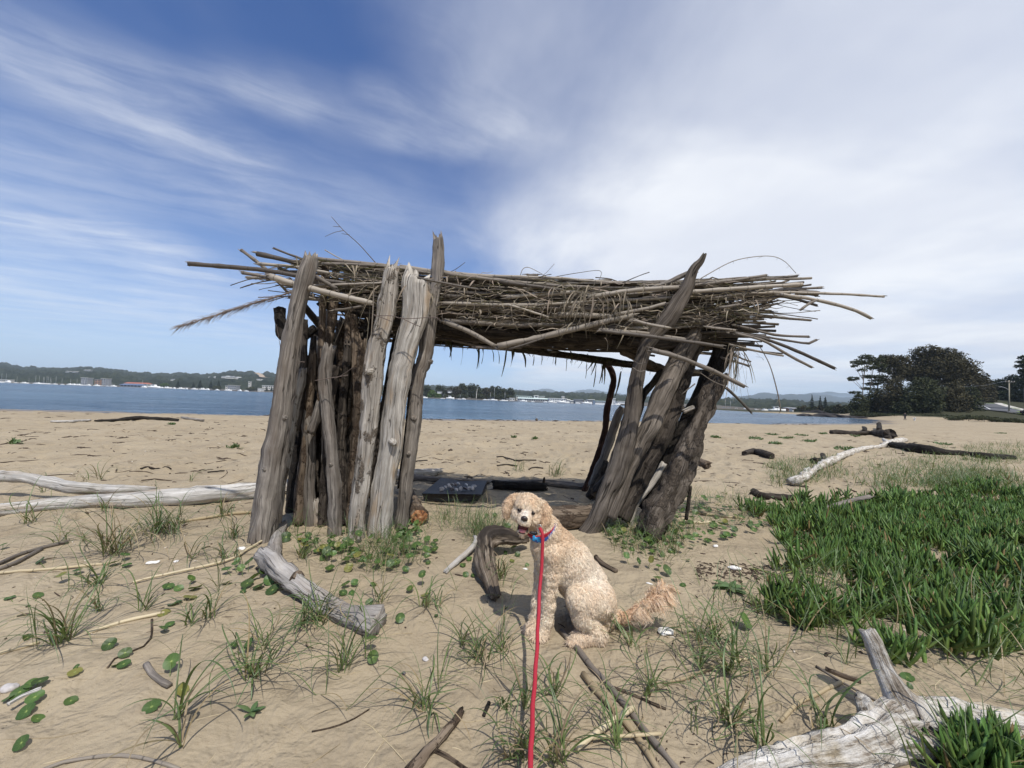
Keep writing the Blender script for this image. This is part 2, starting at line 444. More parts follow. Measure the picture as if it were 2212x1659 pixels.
def wood(name, dark, mid, light, stain=None, stain_amt=.4, grain=1.0, bark=0.0, barkcol=(.06, .045, .035), rough=.9, crack=.5, tint=.12):
    mt, w, bs, out = newmat(name)
    tc = w.new('ShaderNodeTexCoord'); uv = tc.outputs['UV']; ob = tc.outputs['Object']
    warp = w.vmath('ADD', uv, w.vmath('SCALE', w.new('ShaderNodeTexNoise', ins={'Vector': uv, 'Scale': 5.0, 'Detail': 2.0}).outputs['Color'], .035))
    g1 = w.noise(w.mapping(warp, scale=(60 * grain, 2.4 * grain, 1)), 1.0, 5, .62)
    g2 = w.noise(w.mapping(warp, scale=(170 * grain, 5 * grain, 1)), 1.0, 3, .6)
    pat = w.noise(ob, 5.5, 4, .6)
    gg = w.math('ADD', w.math('MULTIPLY', g1, .72), w.math('MULTIPLY', g2, .28))
    col = w.ramp(gg, [(.36, dark), (.475, mid), (.60, light)])
    st_ = w.noise(w.mapping(warp, scale=(15, .55, 1), loc=(5, 2, 0)), 1.0, 3, .6)
    col = w.mix(w.mapr(st_, .50, .64, 0, .6), col, [c * .5 for c in mid])
    col = w.mix(w.mapr(st_, .46, .36, 0, .45), col, [min(1, c * 1.12) for c in light])
    col = w.mix(w.mapr(pat, .35, .7, 0, .55), col, [c * .62 for c in mid])
    ri = w.new('ShaderNodeObjectInfo').outputs['Random']
    if stain is not None:
        sn = w.noise(w.mapping(uv, scale=(7, 1.6, 1), loc=(3, 1, 0)), 1.0, 4, .6)
        col = w.mix(w.mapr(sn, .5, .68, 0, stain_amt), col, stain)
    # open drying cracks along the grain
    cw = w.math('ABSOLUTE', w.math('SUBTRACT', w.noise(w.mapping(warp, scale=(16 * grain, .8 * grain, 1), loc=(9, 4, 0)), 1.0, 2, .5), .5))
    gate = w.mapr(w.noise(w.mapping(uv, scale=(9, 2.2, 1), loc=(1, 8, 0)), 1.0, 2), .42, .56)
    ck = w.math('MULTIPLY', w.mapr(cw, 0.0, .016, 1.0, 0.0), gate)
    col = w.mix(w.math('MULTIPLY', ck, crack), col, [c * .18 for c in dark])
    h = w.math('SUBTRACT', gg, w.math('MULTIPLY', ck, .9))
    if bark > 0:
        bn = w.noise(w.mapping(uv, scale=(11, 5.5, 1), loc=(2, 2, 0)), 1.0, 5, .65)
        bm = w.mapr(bn, .62 - .3 * bark, .68 - .3 * bark)
        bt = w.noise(w.mapping(uv, scale=(90, 36, 1)), 1.0, 4, .7)
        col = w.mix(bm, col, w.ramp(bt, [(.3, [c * .45 for c in barkcol]), (.52, barkcol), (.72, [c * 1.9 for c in barkcol])]))
        h = w.math('ADD', h, w.math('MULTIPLY', bm, w.math('MULTIPLY', bt, 1.6)))
    hv = w.new('ShaderNodeHueSaturation', ins={'Color': col, 'Value': w.math('ADD', 1.0 - tint, w.math('MULTIPLY', ri, 2 * tint))})
    w.l.new(hv.outputs[0], bs.inputs['Base Color'])
    w.put(bs, 'Roughness', rough); w.put(bs, 'Specular IOR Level', .2)
    bump(w, bs, h, .014, 1.0)
    return mt

def leafmat(name, base, tip, rough=.45, trans=.25, dry=None, dry_amt=.1, spec=.5, var=.3, vein=False):
    """green leaf: colour varies per leaf and along it; some light goes through"""
    mt, w, bs, out = newmat(name)
    geo = w.new('ShaderNodeNewGeometry'); ri = geo.outputs['Random Per Island']
    oi = w.new('ShaderNodeObjectInfo').outputs['Random']
    uv = w.sepx(w.new('ShaderNodeTexCoord').outputs['UV'])
    c = w.mix(uv[1], base, tip)
    k = w.math('FRACT', w.math('ADD', ri, oi))
    hs = w.new('ShaderNodeHueSaturation', ins={'Color': c, 'Hue': w.math('ADD', .485, w.math('MULTIPLY', k, .03)), 'Value': w.math('ADD', 1 - var, w.math('MULTIPLY', w.math('FRACT', w.math('MULTIPLY', k, 7.31)), 2 * var))})
    c = hs.outputs[0]
    if dry is not None:
        c = w.mix(w.mapr(w.math('FRACT', w.math('MULTIPLY', k, 13.7)), 1 - dry_amt, 1 - dry_amt + .02), c, dry)
    if vein:
        # round leaf: pale centre and radiating veins (u = angle, v = radius)
        vv = w.math('ABSOLUTE', w.math('SUBTRACT', w.math('FRACT', w.math('MULTIPLY', uv[0], 11.0)), .5))
        vm = w.math('MULTIPLY', w.mapr(vv, .0, .10, .5, 0.0), w.mapr(uv[1], .0, .9, 1.0, .1))
        cen = w.mapr(uv[1], .04, .22, .95, 0.0)
        c = w.mix(w.math('MAXIMUM', vm, cen), c, (.34, .42, .12))
    w.put(bs, 'Base Color', c); w.put(bs, 'Roughness', rough); w.put(bs, 'Specular IOR Level', spec)
    if trans > 0:
        tr = w.new('ShaderNodeBsdfTranslucent', ins={'Color': w.mix(.5, c, (.25, .36, .04))})
        mx = w.new('ShaderNodeMixShader', ins={0: trans, 1: bs.outputs[0], 2: tr.outputs[0]})
        w.l.new(mx.outputs[0], out.inputs[0])
    return mt

M = {}
# ================================================================ sand, water, far hills
def sand_material():
    mt, w, bs, out = newmat('sand')
    tc = w.new('ShaderNodeTexCoord').outputs['Object']
    geo = w.new('ShaderNodeNewGeometry').outputs['Position']
    n1 = w.noise(geo, .35, 4, .55); n2 = w.noise(geo, 2.6, 4, .6); n3 = w.noise(geo, 420, 2, .6); n4 = w.noise(geo, 34, 4, .65)
    c = w.mix(w.mapr(n1, .35, .65), (.300, .243, .160), (.362, .300, .205))
    c = w.mix(w.mapr(n2, .40, .70, 0, .55), c, (.262, .209, .137))
    c = w.mix(w.mapr(n3, .30, .72, 0, .5), c, (.42, .345, .25))
    c = w.mix(w.mapr(n3, .34, .26, 0, .6), c, (.16, .115, .08))
    c = w.mix(w.mapr(n4, .60, .74, 0, .35), c, (.26, .19, .125))
    # dark organic crumbs, in drifts
    cr = w.math('MULTIPLY', w.mapr(w.noise(geo, 95, 2, .5), .66, .70), w.mapr(w.noise(geo, 1.1, 4, .6), .50, .66))
    c = w.mix(w.math('MULTIPLY', cr, .75), c, (.07, .05, .038))
    mo = w.noise(w.mapping(geo, scale=(.9, 2.2, 1), rot=(0, 0, .2)), 1.0, 5, .7, .5)
    c = w.mix(w.mapr(mo, .52, .70, 0, .45), c, (.175, .138, .095))
    # wet sand at the water's edge
    z = w.sepx(geo)[2]
    wet = w.mapr(w.math('ADD', z, w.math('MULTIPLY', w.math('SUBTRACT', n2, .5), .10)), -.47, -.40, 1.0, 0.0)
    c = w.mix(w.math('MULTIPLY', wet, .75), c, (.13, .10, .075))
    grass = w.mapr(w.math('ADD', z, w.math('MULTIPLY', w.math('SUBTRACT', n1, .5), .5)), .55, .8)
    gcol = w.mix(n2, (.022, .026, .014), (.060, .058, .028))
    gy = w.sepx(geo)[1]
    c = w.mix(w.math('MAXIMUM', grass, w.mapr(gy, 165, 200)), c, gcol)
    w.put(bs, 'Base Color', c)
    w.put(bs, 'Roughness', w.math('SUBTRACT', .95, w.math('MULTIPLY', wet, .6))); w.put(bs, 'Specular IOR Level', .2)
    rp = w.noise(w.mapping(geo, scale=(1, 2.6, 1), rot=(0, 0, .5)), 9, 3, .6, .6)
    h = w.math('ADD', w.math('ADD', w.math('MULTIPLY', n3, .10), w.math('MULTIPLY', n4, .42)), w.math('ADD', w.math('MULTIPLY', rp, .5), w.math('MULTIPLY', w.noise(geo, 3.6, 4, .6, .4), 6.0)))
    bump(w, bs, h, .020, .85)
    return mt
M['sand'] = sand_material()
def build_sand():
    X, Y, Z = GR_X, GR_Y, GR_Z
    m, n = X.shape
    V = np.column_stack([X.ravel(), Y.ravel(), Z.ravel()]); V = np.vstack([V, [0, 0, gz(0, 0)]])
    i, j = np.meshgrid(np.arange(m - 1), np.arange(n), indexing='ij'); k = (j + 1) % n
    F = np.stack([i * n + j, (i + 1) * n + j, (i + 1) * n + k, i * n + k], -1).reshape(-1, 4)[:, ::-1]
    F = F.tolist() + [(m * n, (j + 1) % n, j) for j in range(n)]
    me = bpy.data.meshes.new('sand'); me.from_pydata(V.tolist(), [], F)
    me.polygons.foreach_set('use_smooth', np.ones(len(me.polygons), bool)); me.materials.append(M['sand']); me.update()
    o = bpy.data.objects.new('sand_beach', me); COL.objects.link(o); o['kind'] = 'structure'
build_sand()

def water():
    mt, w, bs, out = newmat('water')
    geo = w.new('ShaderNodeNewGeometry').outputs['Position']
    w.put(bs, 'Base Color', (.018, .060, .125, 1)); w.put(bs, 'Roughness', .14); w.put(bs, 'IOR', 1.333)
    a = w.noise(w.mapping(geo, scale=(.55, 1.5, 1), rot=(0, 0, .25)), 1.0, 5, .62, .4)
    b = w.noise(w.mapping(geo, scale=(.10, .28, 1), rot=(0, 0, .2)), 1.0, 4, .6, .3)
    c = w.noise(w.mapping(geo, scale=(.016, .05, 1), rot=(0, 0, .15)), 1.0, 3, .6)
    h = w.math('ADD', w.math('MULTIPLY', a, .55), w.math('ADD', w.math('MULTIPLY', b, 1.5), w.math('MULTIPLY', c, 1.2)))
    bump(w, bs, h, 1.7, 1.0)
    w.put(bs, 'Base Color', w.mix(w.mapr(c, .38, .62), (.018, .054, .108), (.060, .118, .185)))
    # real swells near the beach, flat further out
    Y = np.concatenate([np.linspace(-70, 14, 12), 14 + 300 * (np.linspace(0, 1, 330)[1:]) ** 2.0, np.array([420, 700, 1300, 2600, 6000, 12000])])
    X = np.concatenate([[-12000, -4000, -1500, -600], np.linspace(-300, 300, 340), [600, 1500, 4000, 12000]])
    XX, YY = np.meshgrid(X, Y, indexing='ij')
    dd = np.hypot(XX, YY - 20)
    sd = shore_dist(XX, YY)
    amp = sstep(260, 40, dd)
    Z = WATER_Z + amp * (.030 * np.sin((-sd) * .9 + 1.5 * fbm(XX * .05, YY * .05, 0, 2, 8)) * np.exp(sd / 18.0) * (sd < 0) + .022 * fbm(XX * .16, YY * .45, 0, 3, 4))
    m, n = XX.shape
    i, j = np.meshgrid(np.arange(m - 1), np.arange(n - 1), indexing='ij')
    F = np.stack([i * n + j, (i + 1) * n + j, (i + 1) * n + j + 1, i * n + j + 1], -1).reshape(-1, 4)
    me = bpy.data.meshes.new('water'); me.from_pydata(np.column_stack([XX.ravel(), YY.ravel(), Z.ravel()]).tolist(), [], F.tolist())
    me.polygons.foreach_set('use_smooth', np.ones(len(me.polygons), bool)); me.materials.append(mt); me.update()
    o = bpy.data.objects.new('bay_water', me); COL.objects.link(o); o['kind'] = 'structure'
water()

def hill(name, prof, d0, d1, mat, seed, bumpy=5.0, fs=.03, rows=36, per=1.6, back=1.35, lift=0.0):
    """wooded rise whose skyline follows prof [(u, v)]; from its foot at depth d0 to its ridge at d1"""
    prof = np.array(prof, float)
    us = np.arange(prof[0, 0], prof[-1, 0], per)
    vs = np.interp(us, prof[:, 0], prof[:, 1])
    V = []; tt = np.concatenate([np.linspace(0, 1, rows), [1.12, back]])
    for u, v in zip(us, vs):
        r = ray(u, v); top = CAMZ + r[2] * d1 - bumpy * .4
        hx = r[0] / r[1]
        for t in tt:
            d = d0 + (d1 - d0) * t
            z = WATER_Z + (top - WATER_Z) * (t ** .85 if t <= 1 else max(0.0, 1 - (t - 1) / (back - 1)))
            V.append((hx * d * r[1], d * r[1], z))
    V = np.array(V); n = len(tt); m = len(us)
    nz = fbm(V[:, 0] * fs, V[:, 1] * fs, 0, 4, seed, .6)
    edge = np.tile(np.minimum(1, np.concatenate([np.linspace(.15, 1.0, 6), np.ones(n - 6)])), m)
    V[:, 2] += bumpy * nz * edge + (lift * edge)
    i, j = np.meshgrid(np.arange(m - 1), np.arange(n - 1), indexing='ij')
    F = np.stack([i * n + j, (i + 1) * n + j, (i + 1) * n + j + 1, i * n + j + 1], -1).reshape(-1, 4)
    mb = MB(); mb.V.append(V); mb.F = F.tolist(); mb.n = len(V)
    return mb.build(name, mat, kind='structure')
def forest(name, a, b, sc):
    mt, w, bs, out = newmat(name)
    geo = w.new('ShaderNodeNewGeometry').outputs['Position']
    n = w.noise(geo, sc, 5, .7); n2 = w.noise(geo, sc * .12, 3, .6)
    w.put(bs, 'Base Color', w.mix(w.mapr(n2, .4, .65, 0, .5), w.mix(w.mapr(n, .35, .68), a, b), [c * .55 for c in a])); w.put(bs, 'Roughness', .95); w.put(bs, 'Specular IOR Level', .05)
    bump(w, bs, n, 6.0, .9)
    return mt
M['forest'] = forest('forest', (.014, .020, .012), (.050, .058, .030), .06)
M['bushland'] = forest('bushland', (.018, .024, .014), (.055, .062, .034), .12)
def z3(x, y, ox, oy, s): return ((x / s + ox) / 1.15732, (y / s + oy) / 1.15732)
LH = [(-160, 772), (-60, 778), (0, 783), (49, 792), (115, 794), (148, 795), (175, 791), (227, 795), (295, 805), (334, 807), (364, 808), (394, 806), (443, 809), (484, 803), (528, 801), (558, 806), (574, 804.6), (596, 808.7), (640, 816), (720, 826), (800, 832), (900, 838), (930, 842)]
hill('wooded_hills', LH, 760, 1900, M['forest'], 11, 9.0, .022)
MH = [(840, 838), (900, 831), (930, 833), (960, 836), (1010, 838), (1060, 840), (1112, 843.5), (1150, 845.5), (1200, 847), (1260, 850), (1310, 851), (1356, 855), (1420, 861), (1500, 866), (1560, 868)]
hill('wooded_hills', MH, 900, 2300, M['forest'], 17, 9.0, .022)
RH = [(1500, 867), (1560, 861.5), (1620, 861.5), (1680, 863.5), (1720, 866), (1780, 870), (1840, 872), (1930, 872)]
hill('wooded_hills', RH, 620, 1500, M['forest'], 23, 7.0, .03)
B1 = [(1120, 850), (1148, 846), (1166, 840), (1180, 838.5), (1196, 843), (1215, 847), (1240, 845.5), (1258, 841), (1275, 840.5), (1300, 843), (1318, 846), (1345, 849.5), (1364, 848), (1385, 846), (1410, 849), (1460, 855), (1500, 862)]
hill('far_mountains', B1, 6000, 9500, M['forest'], 31, 20, .004, per=2)
B2 = [(1540, 866), (1560, 860), (1600, 853.5), (1651, 850), (1690, 852), (1715, 850), (1760, 853), (1800, 856), (1860, 859), (1960, 866)]
hill('far_mountains', B2, 3800, 5600, M['forest'], 37, 16, .005, per=2)
B3 = [(1680, 860), (1730, 850), (1760, 847.5), (1790, 846.5), (1832, 848.5), (1890, 852), (1960, 858), (2060, 868), (2120, 880)]
hill('far_mountains', B3, 8000, 11500, M['forest'], 41, 20, .004, per=2)

def haze():
    mt = bpy.data.materials.new('haze'); mt.use_nodes = True; w = NT(mt.node_tree); w.n.clear()
    v = w.new('ShaderNodeVolumePrincipled'); out = w.new('ShaderNodeOutputMaterial')
    w.put(v, 'Color', (.72, .86, 1.0, 1)); w.put(v, 'Density', HAZE); w.put(v, 'Anisotropy', -.1)
    w.l.new(v.outputs[0], out.inputs['Volume'])
    mb = MB(); mb.box((0, 6500, 163.5), (30000, 19000, 333.0)); o = mb.build('haze', mt, smooth=False)
    o['kind'] = 'stuff'
HAZE = 1.15e-4
haze()
# ================================================================ the far shore: trees, boats, houses
bpy.context.view_layer.update()
DG = bpy.context.evaluated_depsgraph_get()
def hit(u, v, skip=('haze',)):
    d = Vector(ray(u, v)).normalized(); o = Vector(C0) + d * 5
    for _ in range(6):
        ok, p, n, i, ob, mm = SC.ray_cast(DG, o, d)
        if not ok: return None
        if ob.name.startswith(skip): o = p + d * .01; continue
        return np.array(p)
def hor(u): return 824.5 + .0353 * u
def spot(u, d, z=None):
    p = at(u, hor(u), d); p[2] = z if z is not None else WATER_Z; return p
ORD = ['first', 'second', 'third', 'fourth', 'fifth', 'sixth', 'seventh', 'eighth', 'ninth', 'tenth', 'eleventh', 'twelfth', 'thirteenth', 'fourteenth', 'fifteenth', 'sixteenth', 'seventeenth', 'eighteenth', 'nineteenth', 'twentieth', 'twenty-first', 'twenty-second', 'twenty-third', 'twenty-fourth', 'twenty-fifth']
rng = np.random.default_rng(7)

def crownmat(name, a, b):
    mt, w, bs, out = newmat(name)
    k = w.new('ShaderNodeNewGeometry').outputs['Random Per Island']
    n = w.noise(w.new('ShaderNodeTexCoord').outputs['Object'], .35, 3, .6)
    w.put(bs, 'Base Color', w.mix(w.mapr(w.math('ADD', w.math('MULTIPLY', k, .5), w.math('MULTIPLY', n, .6)), .25, .8), a, b))
    w.put(bs, 'Roughness', .75); w.put(bs, 'Specular IOR Level', .2)
    return mt
M['gum'] = crownmat('gum_leaves', (.020, .028, .014), (.072, .080, .036))
M['gum_brown'] = crownmat('gum_brown', (.030, .029, .015), (.092, .080, .040))
M['pine'] = crownmat('pine_leaves', (.010, .018, .011), (.030, .042, .020))
M['fresh'] = crownmat('fresh_leaves', (.045, .080, .018), (.11, .17, .04))
M['scrub'] = crownmat('scrub_leaves', (.030, .038, .016), (.075, .080, .034))
M['bark'] = flat('bark', (.16, .14, .12), .9, .35, 2.0)
M['paint'] = flat('white_paint', (.78, .78, .76), .45, .06, 3)
M['pale'] = flat('pale_render', (.62, .60, .55), .8, .1, .5)
M['grey'] = flat('grey_cladding', (.30, .31, .33), .7, .1, .5)
M['glass'] = flat('window_glass', (.03, .04, .05), .12, .2, 1, spec=.7)
M['greenroof'] = flat('pale_green_roof', (.50, .60, .57), .5, .1, .3)
M['blueroof'] = flat('blue_roof', (.12, .16, .26), .5, .1, .3)
M['redroof'] = flat('red_roof', (.36, .13, .09), .7, .15, .4)
M['brick'] = flat('brick_wall', (.34, .20, .13), .85, .2, 3)
M['metal'] = flat('mast_metal', (.55, .56, .58), .4, .05, 3, metal=.3)

def leaves(mb, blobs, size, dens, seed, shell=.35, flatq=.5):
    r = np.random.default_rng(seed)
    for c, (rx, ry, rz) in blobs:
        n = int(dens * (rx * rz + rx * ry + ry * rz) * 34.0 / size ** 2)
        v = r.normal(size=(n, 3)); v /= np.linalg.norm(v, axis=1)[:, None]
        q = v * (shell + (1 - shell) * r.random((n, 1)) ** .6)
        lump = 1 + .26 * fbm(v[:, 0] * 2.4 + seed, v[:, 1] * 2.4, v[:, 2] * 2.4, 3, seed)
        p = np.array(c) + q * lump[:, None] * np.array([rx, ry, rz])
        keep = fbm(p[:, 0] / rx * 1.7, p[:, 1] / rx * 1.7, p[:, 2] / rx * 1.9, 2, seed + 3) > -.38
        p = p[keep]; n = len(p)
        a = r.normal(size=(n, 3)); a[:, 2] *= flatq; a /= np.linalg.norm(a, axis=1)[:, None]
        b = np.cross(a, r.normal(size=(n, 3))); b /= np.linalg.norm(b, axis=1)[:, None]
        s = size * (.5 + .8 * r.random((n, 1)))
        V = np.stack([p - a * s * .6, p - b * s * .35, p + a * s * .6, p + b * s * .35], 1).reshape(-1, 3)
        mb.V.append(V); base = mb.n; mb.n += len(V)
        mb.F += (np.arange(n * 4).reshape(-1, 4) + base).tolist(); mb.UV += [(0, 0)] * (n * 4)

def tree(name, label, group, u, d, blobs, mat, trunk_r=.25, size=.45, dens=.32, seed=0, vtop=None, limbs=True, zb=None, cat='tree'):
    """blobs: (u, v, half-width px, half-height px) at depth d (+ optional depth offset in m)"""
    b0 = spot(u, d); b0[2] = max(gz(b0[0], b0[1]), WATER_Z + .3) if zb is None else zb
    t = thing(name, label, cat, b0, group)
    k = d / FPX; B = []
    for q in blobs:
        off = q[4] if len(q) > 4 else 0.0
        B.append((at(q[0], q[1], d + off), (q[2] * k, q[2] * k * .9, q[3] * k)))
    tr = MB()
    top = max(B, key=lambda q: q[0][2])[0]
    fork = b0 * .45 + top * .55
    tube(tr, spline([np.append(b0 - (0, 0, .3), trunk_r * 1.25), np.append(b0 * .7 + top * .3 + (rng.normal() * .2, 0, 0), trunk_r), np.append(top, trunk_r * .35)], 10)[:, :3], np.linspace(trunk_r * 1.25, trunk_r * .35, 10), 7)
    if limbs:
        for c, rr in B:
            st = b0 + (top - b0) * min(.8, max(.25, .72 * (c[2] - b0[2]) / max(top[2] - b0[2], .1)))
            mid = (st + c) / 2 + (0, 0, rr[2] * .2)
            tube(tr, spline([st, mid, c], 7), np.linspace(trunk_r * .5, trunk_r * .15, 7), 5)
    tr.build('trunk', M['bark'], t)
    cr = MB(); leaves(cr, B, size, dens, seed)
    cr.build('crown', mat, t, smooth=False)
    return t

def zr(x, y): return .19532 * x + 1780, .19532 * y + 725.8
def rb(*a):                     # blobs given in the enlarged view of the headland
    return [zr(x, y) + (rx * .19532, ry * .19532) + tuple(o) for x, y, rx, ry, *o in a]
G1 = 'trees on the headland at the end of the beach'
tree('gum_tree', 'tall slim gum tree with umbrella layers, leaning out leftmost on the headland', G1, zr(410, 0)[0], 124, rb((455, 232, 70, 26), (375, 290, 75, 34), (470, 300, 60, 25), (330, 335, 36, 16), (325, 470, 62, 20), (420, 380, 50, 18), (300, 485, 40, 12)), M['gum'], .16, .42, .40, 1)
tree('gum_tree', 'thin gum tree with broad flat middle layer of leaves, second trunk on the headland', G1, zr(462, 0)[0], 126, rb((560, 262, 75, 36), (520, 350, 70, 26), (490, 450, 75, 22), (590, 452, 70, 20), (560, 300, 50, 30), (470, 580, 55, 16), (340, 625, 60, 16)), M['gum'], .15, .42, .40, 2)
tree('gum_tree', 'pale thin trunked gum tree between the umbrella gums and the brown domed crown', G1, zr(560, 0)[0], 128, rb((620, 330, 65, 30), (660, 380, 55, 30), (570, 490, 60, 18), (540, 530, 80, 20), (640, 250, 50, 40)), M['gum'], .17, .42, .38, 3)
tree('gum_tree', 'gum tree with a wide brownish domed crown left of the tallest tree', G1, zr(760, 0)[0], 134, rb((780, 260, 160, 60), (860, 300, 120, 80), (700, 280, 90, 55), (760, 360, 130, 70), (650, 310, 60, 30), (740, 480, 120, 70)), M['gum_brown'], .3, .5, .42, 4)
tree('fig_tree', 'tallest tree of the headland, a huge dark domed crown', G1, zr(1250, 0)[0], 138, rb((1130, 170, 130, 65), (1060, 230, 90, 60), (1320, 220, 170, 80), (1250, 330, 290, 130), (1420, 330, 130, 110), (1150, 420, 260, 110), (1450, 470, 130, 120), (960, 420, 130, 80), (1300, 560, 250, 130)), M['gum_brown'], .6, .55, .55, 5)
tree('fig_tree', 'sloping dark tree descending to the right of the tallest dome', G1, zr(1620, 0)[0], 140, rb((1600, 390, 110, 70), (1680, 450, 110, 60), (1600, 540, 150, 120), (1730, 500, 80, 60), (1650, 660, 130, 120), (1540, 330, 60, 40)), M['gum_brown'], .4, .52, .5, 6)
for i, (x, y, rx, ry, lb, mm) in enumerate([(380, 740, 90, 120, 'dark bushy tree at the seaward tip under the umbrella gums', 'scrub'), (560, 700, 100, 150, 'dark bushy tree behind the pale thin trunks', 'gum'), (760, 640, 150, 190, 'broad brownish bushy tree low in the headland wood, behind the walker on the left', 'gum_brown'),
                                            (1090, 640, 190, 210, 'big rounded olive bushy tree in the middle front of the headland wood', 'gum'), (1400, 680, 170, 200, 'dark bushy tree right of the olive one, above the low scrub', 'gum_brown'), (1620, 700, 110, 170, 'last bushy tree of the headland wood, next to the road', 'gum'), (930, 760, 130, 130, 'short dark bushy tree straight behind the walking person', 'gum')]):
    bl = rb((x, y, rx, ry * .55), (x - rx * .35, y + ry * .4, rx * .75, ry * .5), (x + rx * .4, y + ry * .35, rx * .7, ry * .5), (x + rx * .1, y - ry * .5, rx * .6, ry * .4), (x, y + ry * .7, rx * 1.0, ry * .4))
    tree('bushy_tree', lb, G1, zr(x, 0)[0], (122 if i < 2 else 114) + (i % 3) * 2.5, bl, M[mm], .22, .46, .42, 20 + i)
G2 = 'trees beyond the road'
for i, (x, y, rx, ry, lb, mm, dd) in enumerate([(1790, 600, 90, 140, 'brownish tree at the left side of the road bend', 'gum_brown', 150), (1870, 620, 70, 130, 'olive tree directly behind the road bend', 'gum', 165), (1960, 560, 110, 90, 'dark spreading tree behind the crossarm of the power pole', 'pine', 170), (2100, 560, 130, 140, 'dark tree behind the power pole, right of it', 'pine', 160), (2030, 670, 110, 70, 'low dark tree filling the gap under the power pole lamp', 'pine', 158), (2230, 620, 110, 160, 'dark tree cut by the right edge of the photo behind the path', 'pine', 150)]):
    bl = rb((x, y, rx, ry * .6), (x - rx * .4, y + ry * .4, rx * .7, ry * .5), (x + rx * .4, y + ry * .3, rx * .7, ry * .5), (x, y - ry * .6, rx * .6, ry * .35), (x, y + ry * .75, rx, ry * .4))
    tree('roadside_tree', lb, G2, zr(x, 0)[0], dd, bl, M[mm], .25, .5, .5, 50 + i)
tree('tall_pine', 'tall dark pine poking in at the right edge above the road', G2, zr(2240, 0)[0], 120, rb((2210, 240, 50, 28), (2170, 285, 40, 18), (2150, 335, 45, 20), (2220, 310, 50, 40), (2190, 385, 40, 20), (2240, 400, 70, 60), (2250, 500, 90, 90)), M['pine'], .3, .45, .45, 60)
G3 = 'low scrub along the top of the beach'
for i, (x, y, rx, ry, lb) in enumerate([(1450, 908, 80, 22, 'low olive scrub clump at the left end of the scrub strip below the trees'), (1600, 898, 110, 26, 'widest scrub clump, in front of the road end'), (1780, 905, 100, 24, 'scrub clump below the white road marking'), (1940, 925, 90, 26, 'dark scrub clump half way to the car'), (2080, 935, 90, 28, 'dark scrub clump below the parked car'), (2220, 950, 90, 30, 'scrub clump cut by the right edge of the photo'), (380, 868, 90, 26, 'dark undergrowth at the seaward tip of the headland'), (560, 872, 100, 26, 'dark undergrowth below the pale thin trunks'), (740, 878, 100, 26, 'dark undergrowth left of the walking person'), (940, 884, 100, 26, 'dark undergrowth right behind the walking person and white dog'), (1130, 888, 110, 26, 'dark undergrowth below the olive bushy tree'), (1300, 892, 100, 26, 'dark undergrowth left of the olive scrub strip')]):
    tree('scrub_clump', lb, G3, zr(x, 0)[0], 97 - i * .5 if i < 6 else 118 - (i - 6) * 2.5, rb((x, y, rx, ry), (x - rx * .5, y + ry * .4, rx * .6, ry * .7), (x + rx * .5, y + ry * .4, rx * .6, ry * .7)), M['scrub' if i < 6 else 'gum'], .06, .26, .34, 70 + i, cat='shrub')
G4 = 'bush along the shore beyond the rocks'
for i in range(11):
    u = 1712 + i * 12.5 + rng.normal() * 2; hh = [10, 12, 13, 11, 12, 14, 13, 15, 17, 16, 18][i]; vb = 890.5 + .02 * (u - 1712)
    nm = ['pale olive bush by the waterside shed', 'dark bush right of the waterside shed', 'dark bush under the single pine', 'olive bush between the single pine and the pair', 'dark bush under the left pine of the pair', 'olive bush under the right pine of the pair', 'rounded bush right of the pine pair', 'brownish bush half way from the pines to the headland', 'tall olive bush near the headland tip', 'dark bush next to the headland tip', 'bush touching the headland gums'][i]
    tree('shore_bush', nm, G4, u, 300 - i * 12, [(u, vb - hh * .5, 8, hh * .5), (u + 5, vb - hh * .3, 6, hh * .35), (u - 5, vb - hh * .35, 6, hh * .4), (u, vb - hh * .9, 5, hh * .25)], M[('gum', 'scrub', 'gum_brown')[i % 3]], .2, .9, .5, 80 + i, zb=0.2)
def pine(u, vt, vb, d, hw, label, group, seed):
    b0 = spot(u, d); k = d / FPX; H = (vb - vt) * k; b0[2] = at(u, vb, d)[2]
    t = thing('norfolk_pine', label, 'tree', b0, group)
    tr = MB(); tube(tr, [b0 - (0, 0, .5), b0 + (0, 0, H * .98)], [H * .022, H * .006], 6); tr.build('trunk', M['bark'], t)
    cr = MB(); bl = []
    for j in range(9):
        f = j / 8; w_ = hw * k * (1.0 - .88 * f) * (1 + .12 * math.sin(j * 9.1 + seed))
        bl.append((b0 + (0, 0, H * (.10 + .86 * f)), (w_, w_, H * .06)))
    leaves(cr, bl, max(.5, d * .0013), .55, seed, .2); cr.build('crown', M['pine'], t, smooth=False)
pine(1754, 852, 890, 330, 6.2, 'single norfolk pine on the shore left of the pine pair, beyond the rocks', 'pines beyond the rocks', 5)
pine(1772, 856, 890, 322, 6.5, 'left and shorter of the paired norfolk pines beyond the rocks', 'pines beyond the rocks', 6)
pine(1783, 857, 890, 318, 7, 'right of the paired norfolk pines beyond the rocks', 'pines beyond the rocks', 7)
def z3_(x, y): return .14063 * x + 293.8, .14063 * y + 777.7
for i, (x, yt, yb) in enumerate([(640, 305, 432), (880, 335, 435), (980, 300, 430), (1145, 315, 440), (1265, 310, 440), (1862, 400, 475), (2005, 395, 480), (2080, 400, 480), (2138, 350, 478)]):
    u, vt = z3_(x, yt); vb = z3_(x, yb)[1]
    pine(u, vt, vb, 690, (vb - vt) * .27, 'dark norfolk pine on the far left shore, %s pine from the left' % ORD[i], 'norfolk pines on the far left shore', 100 + i)
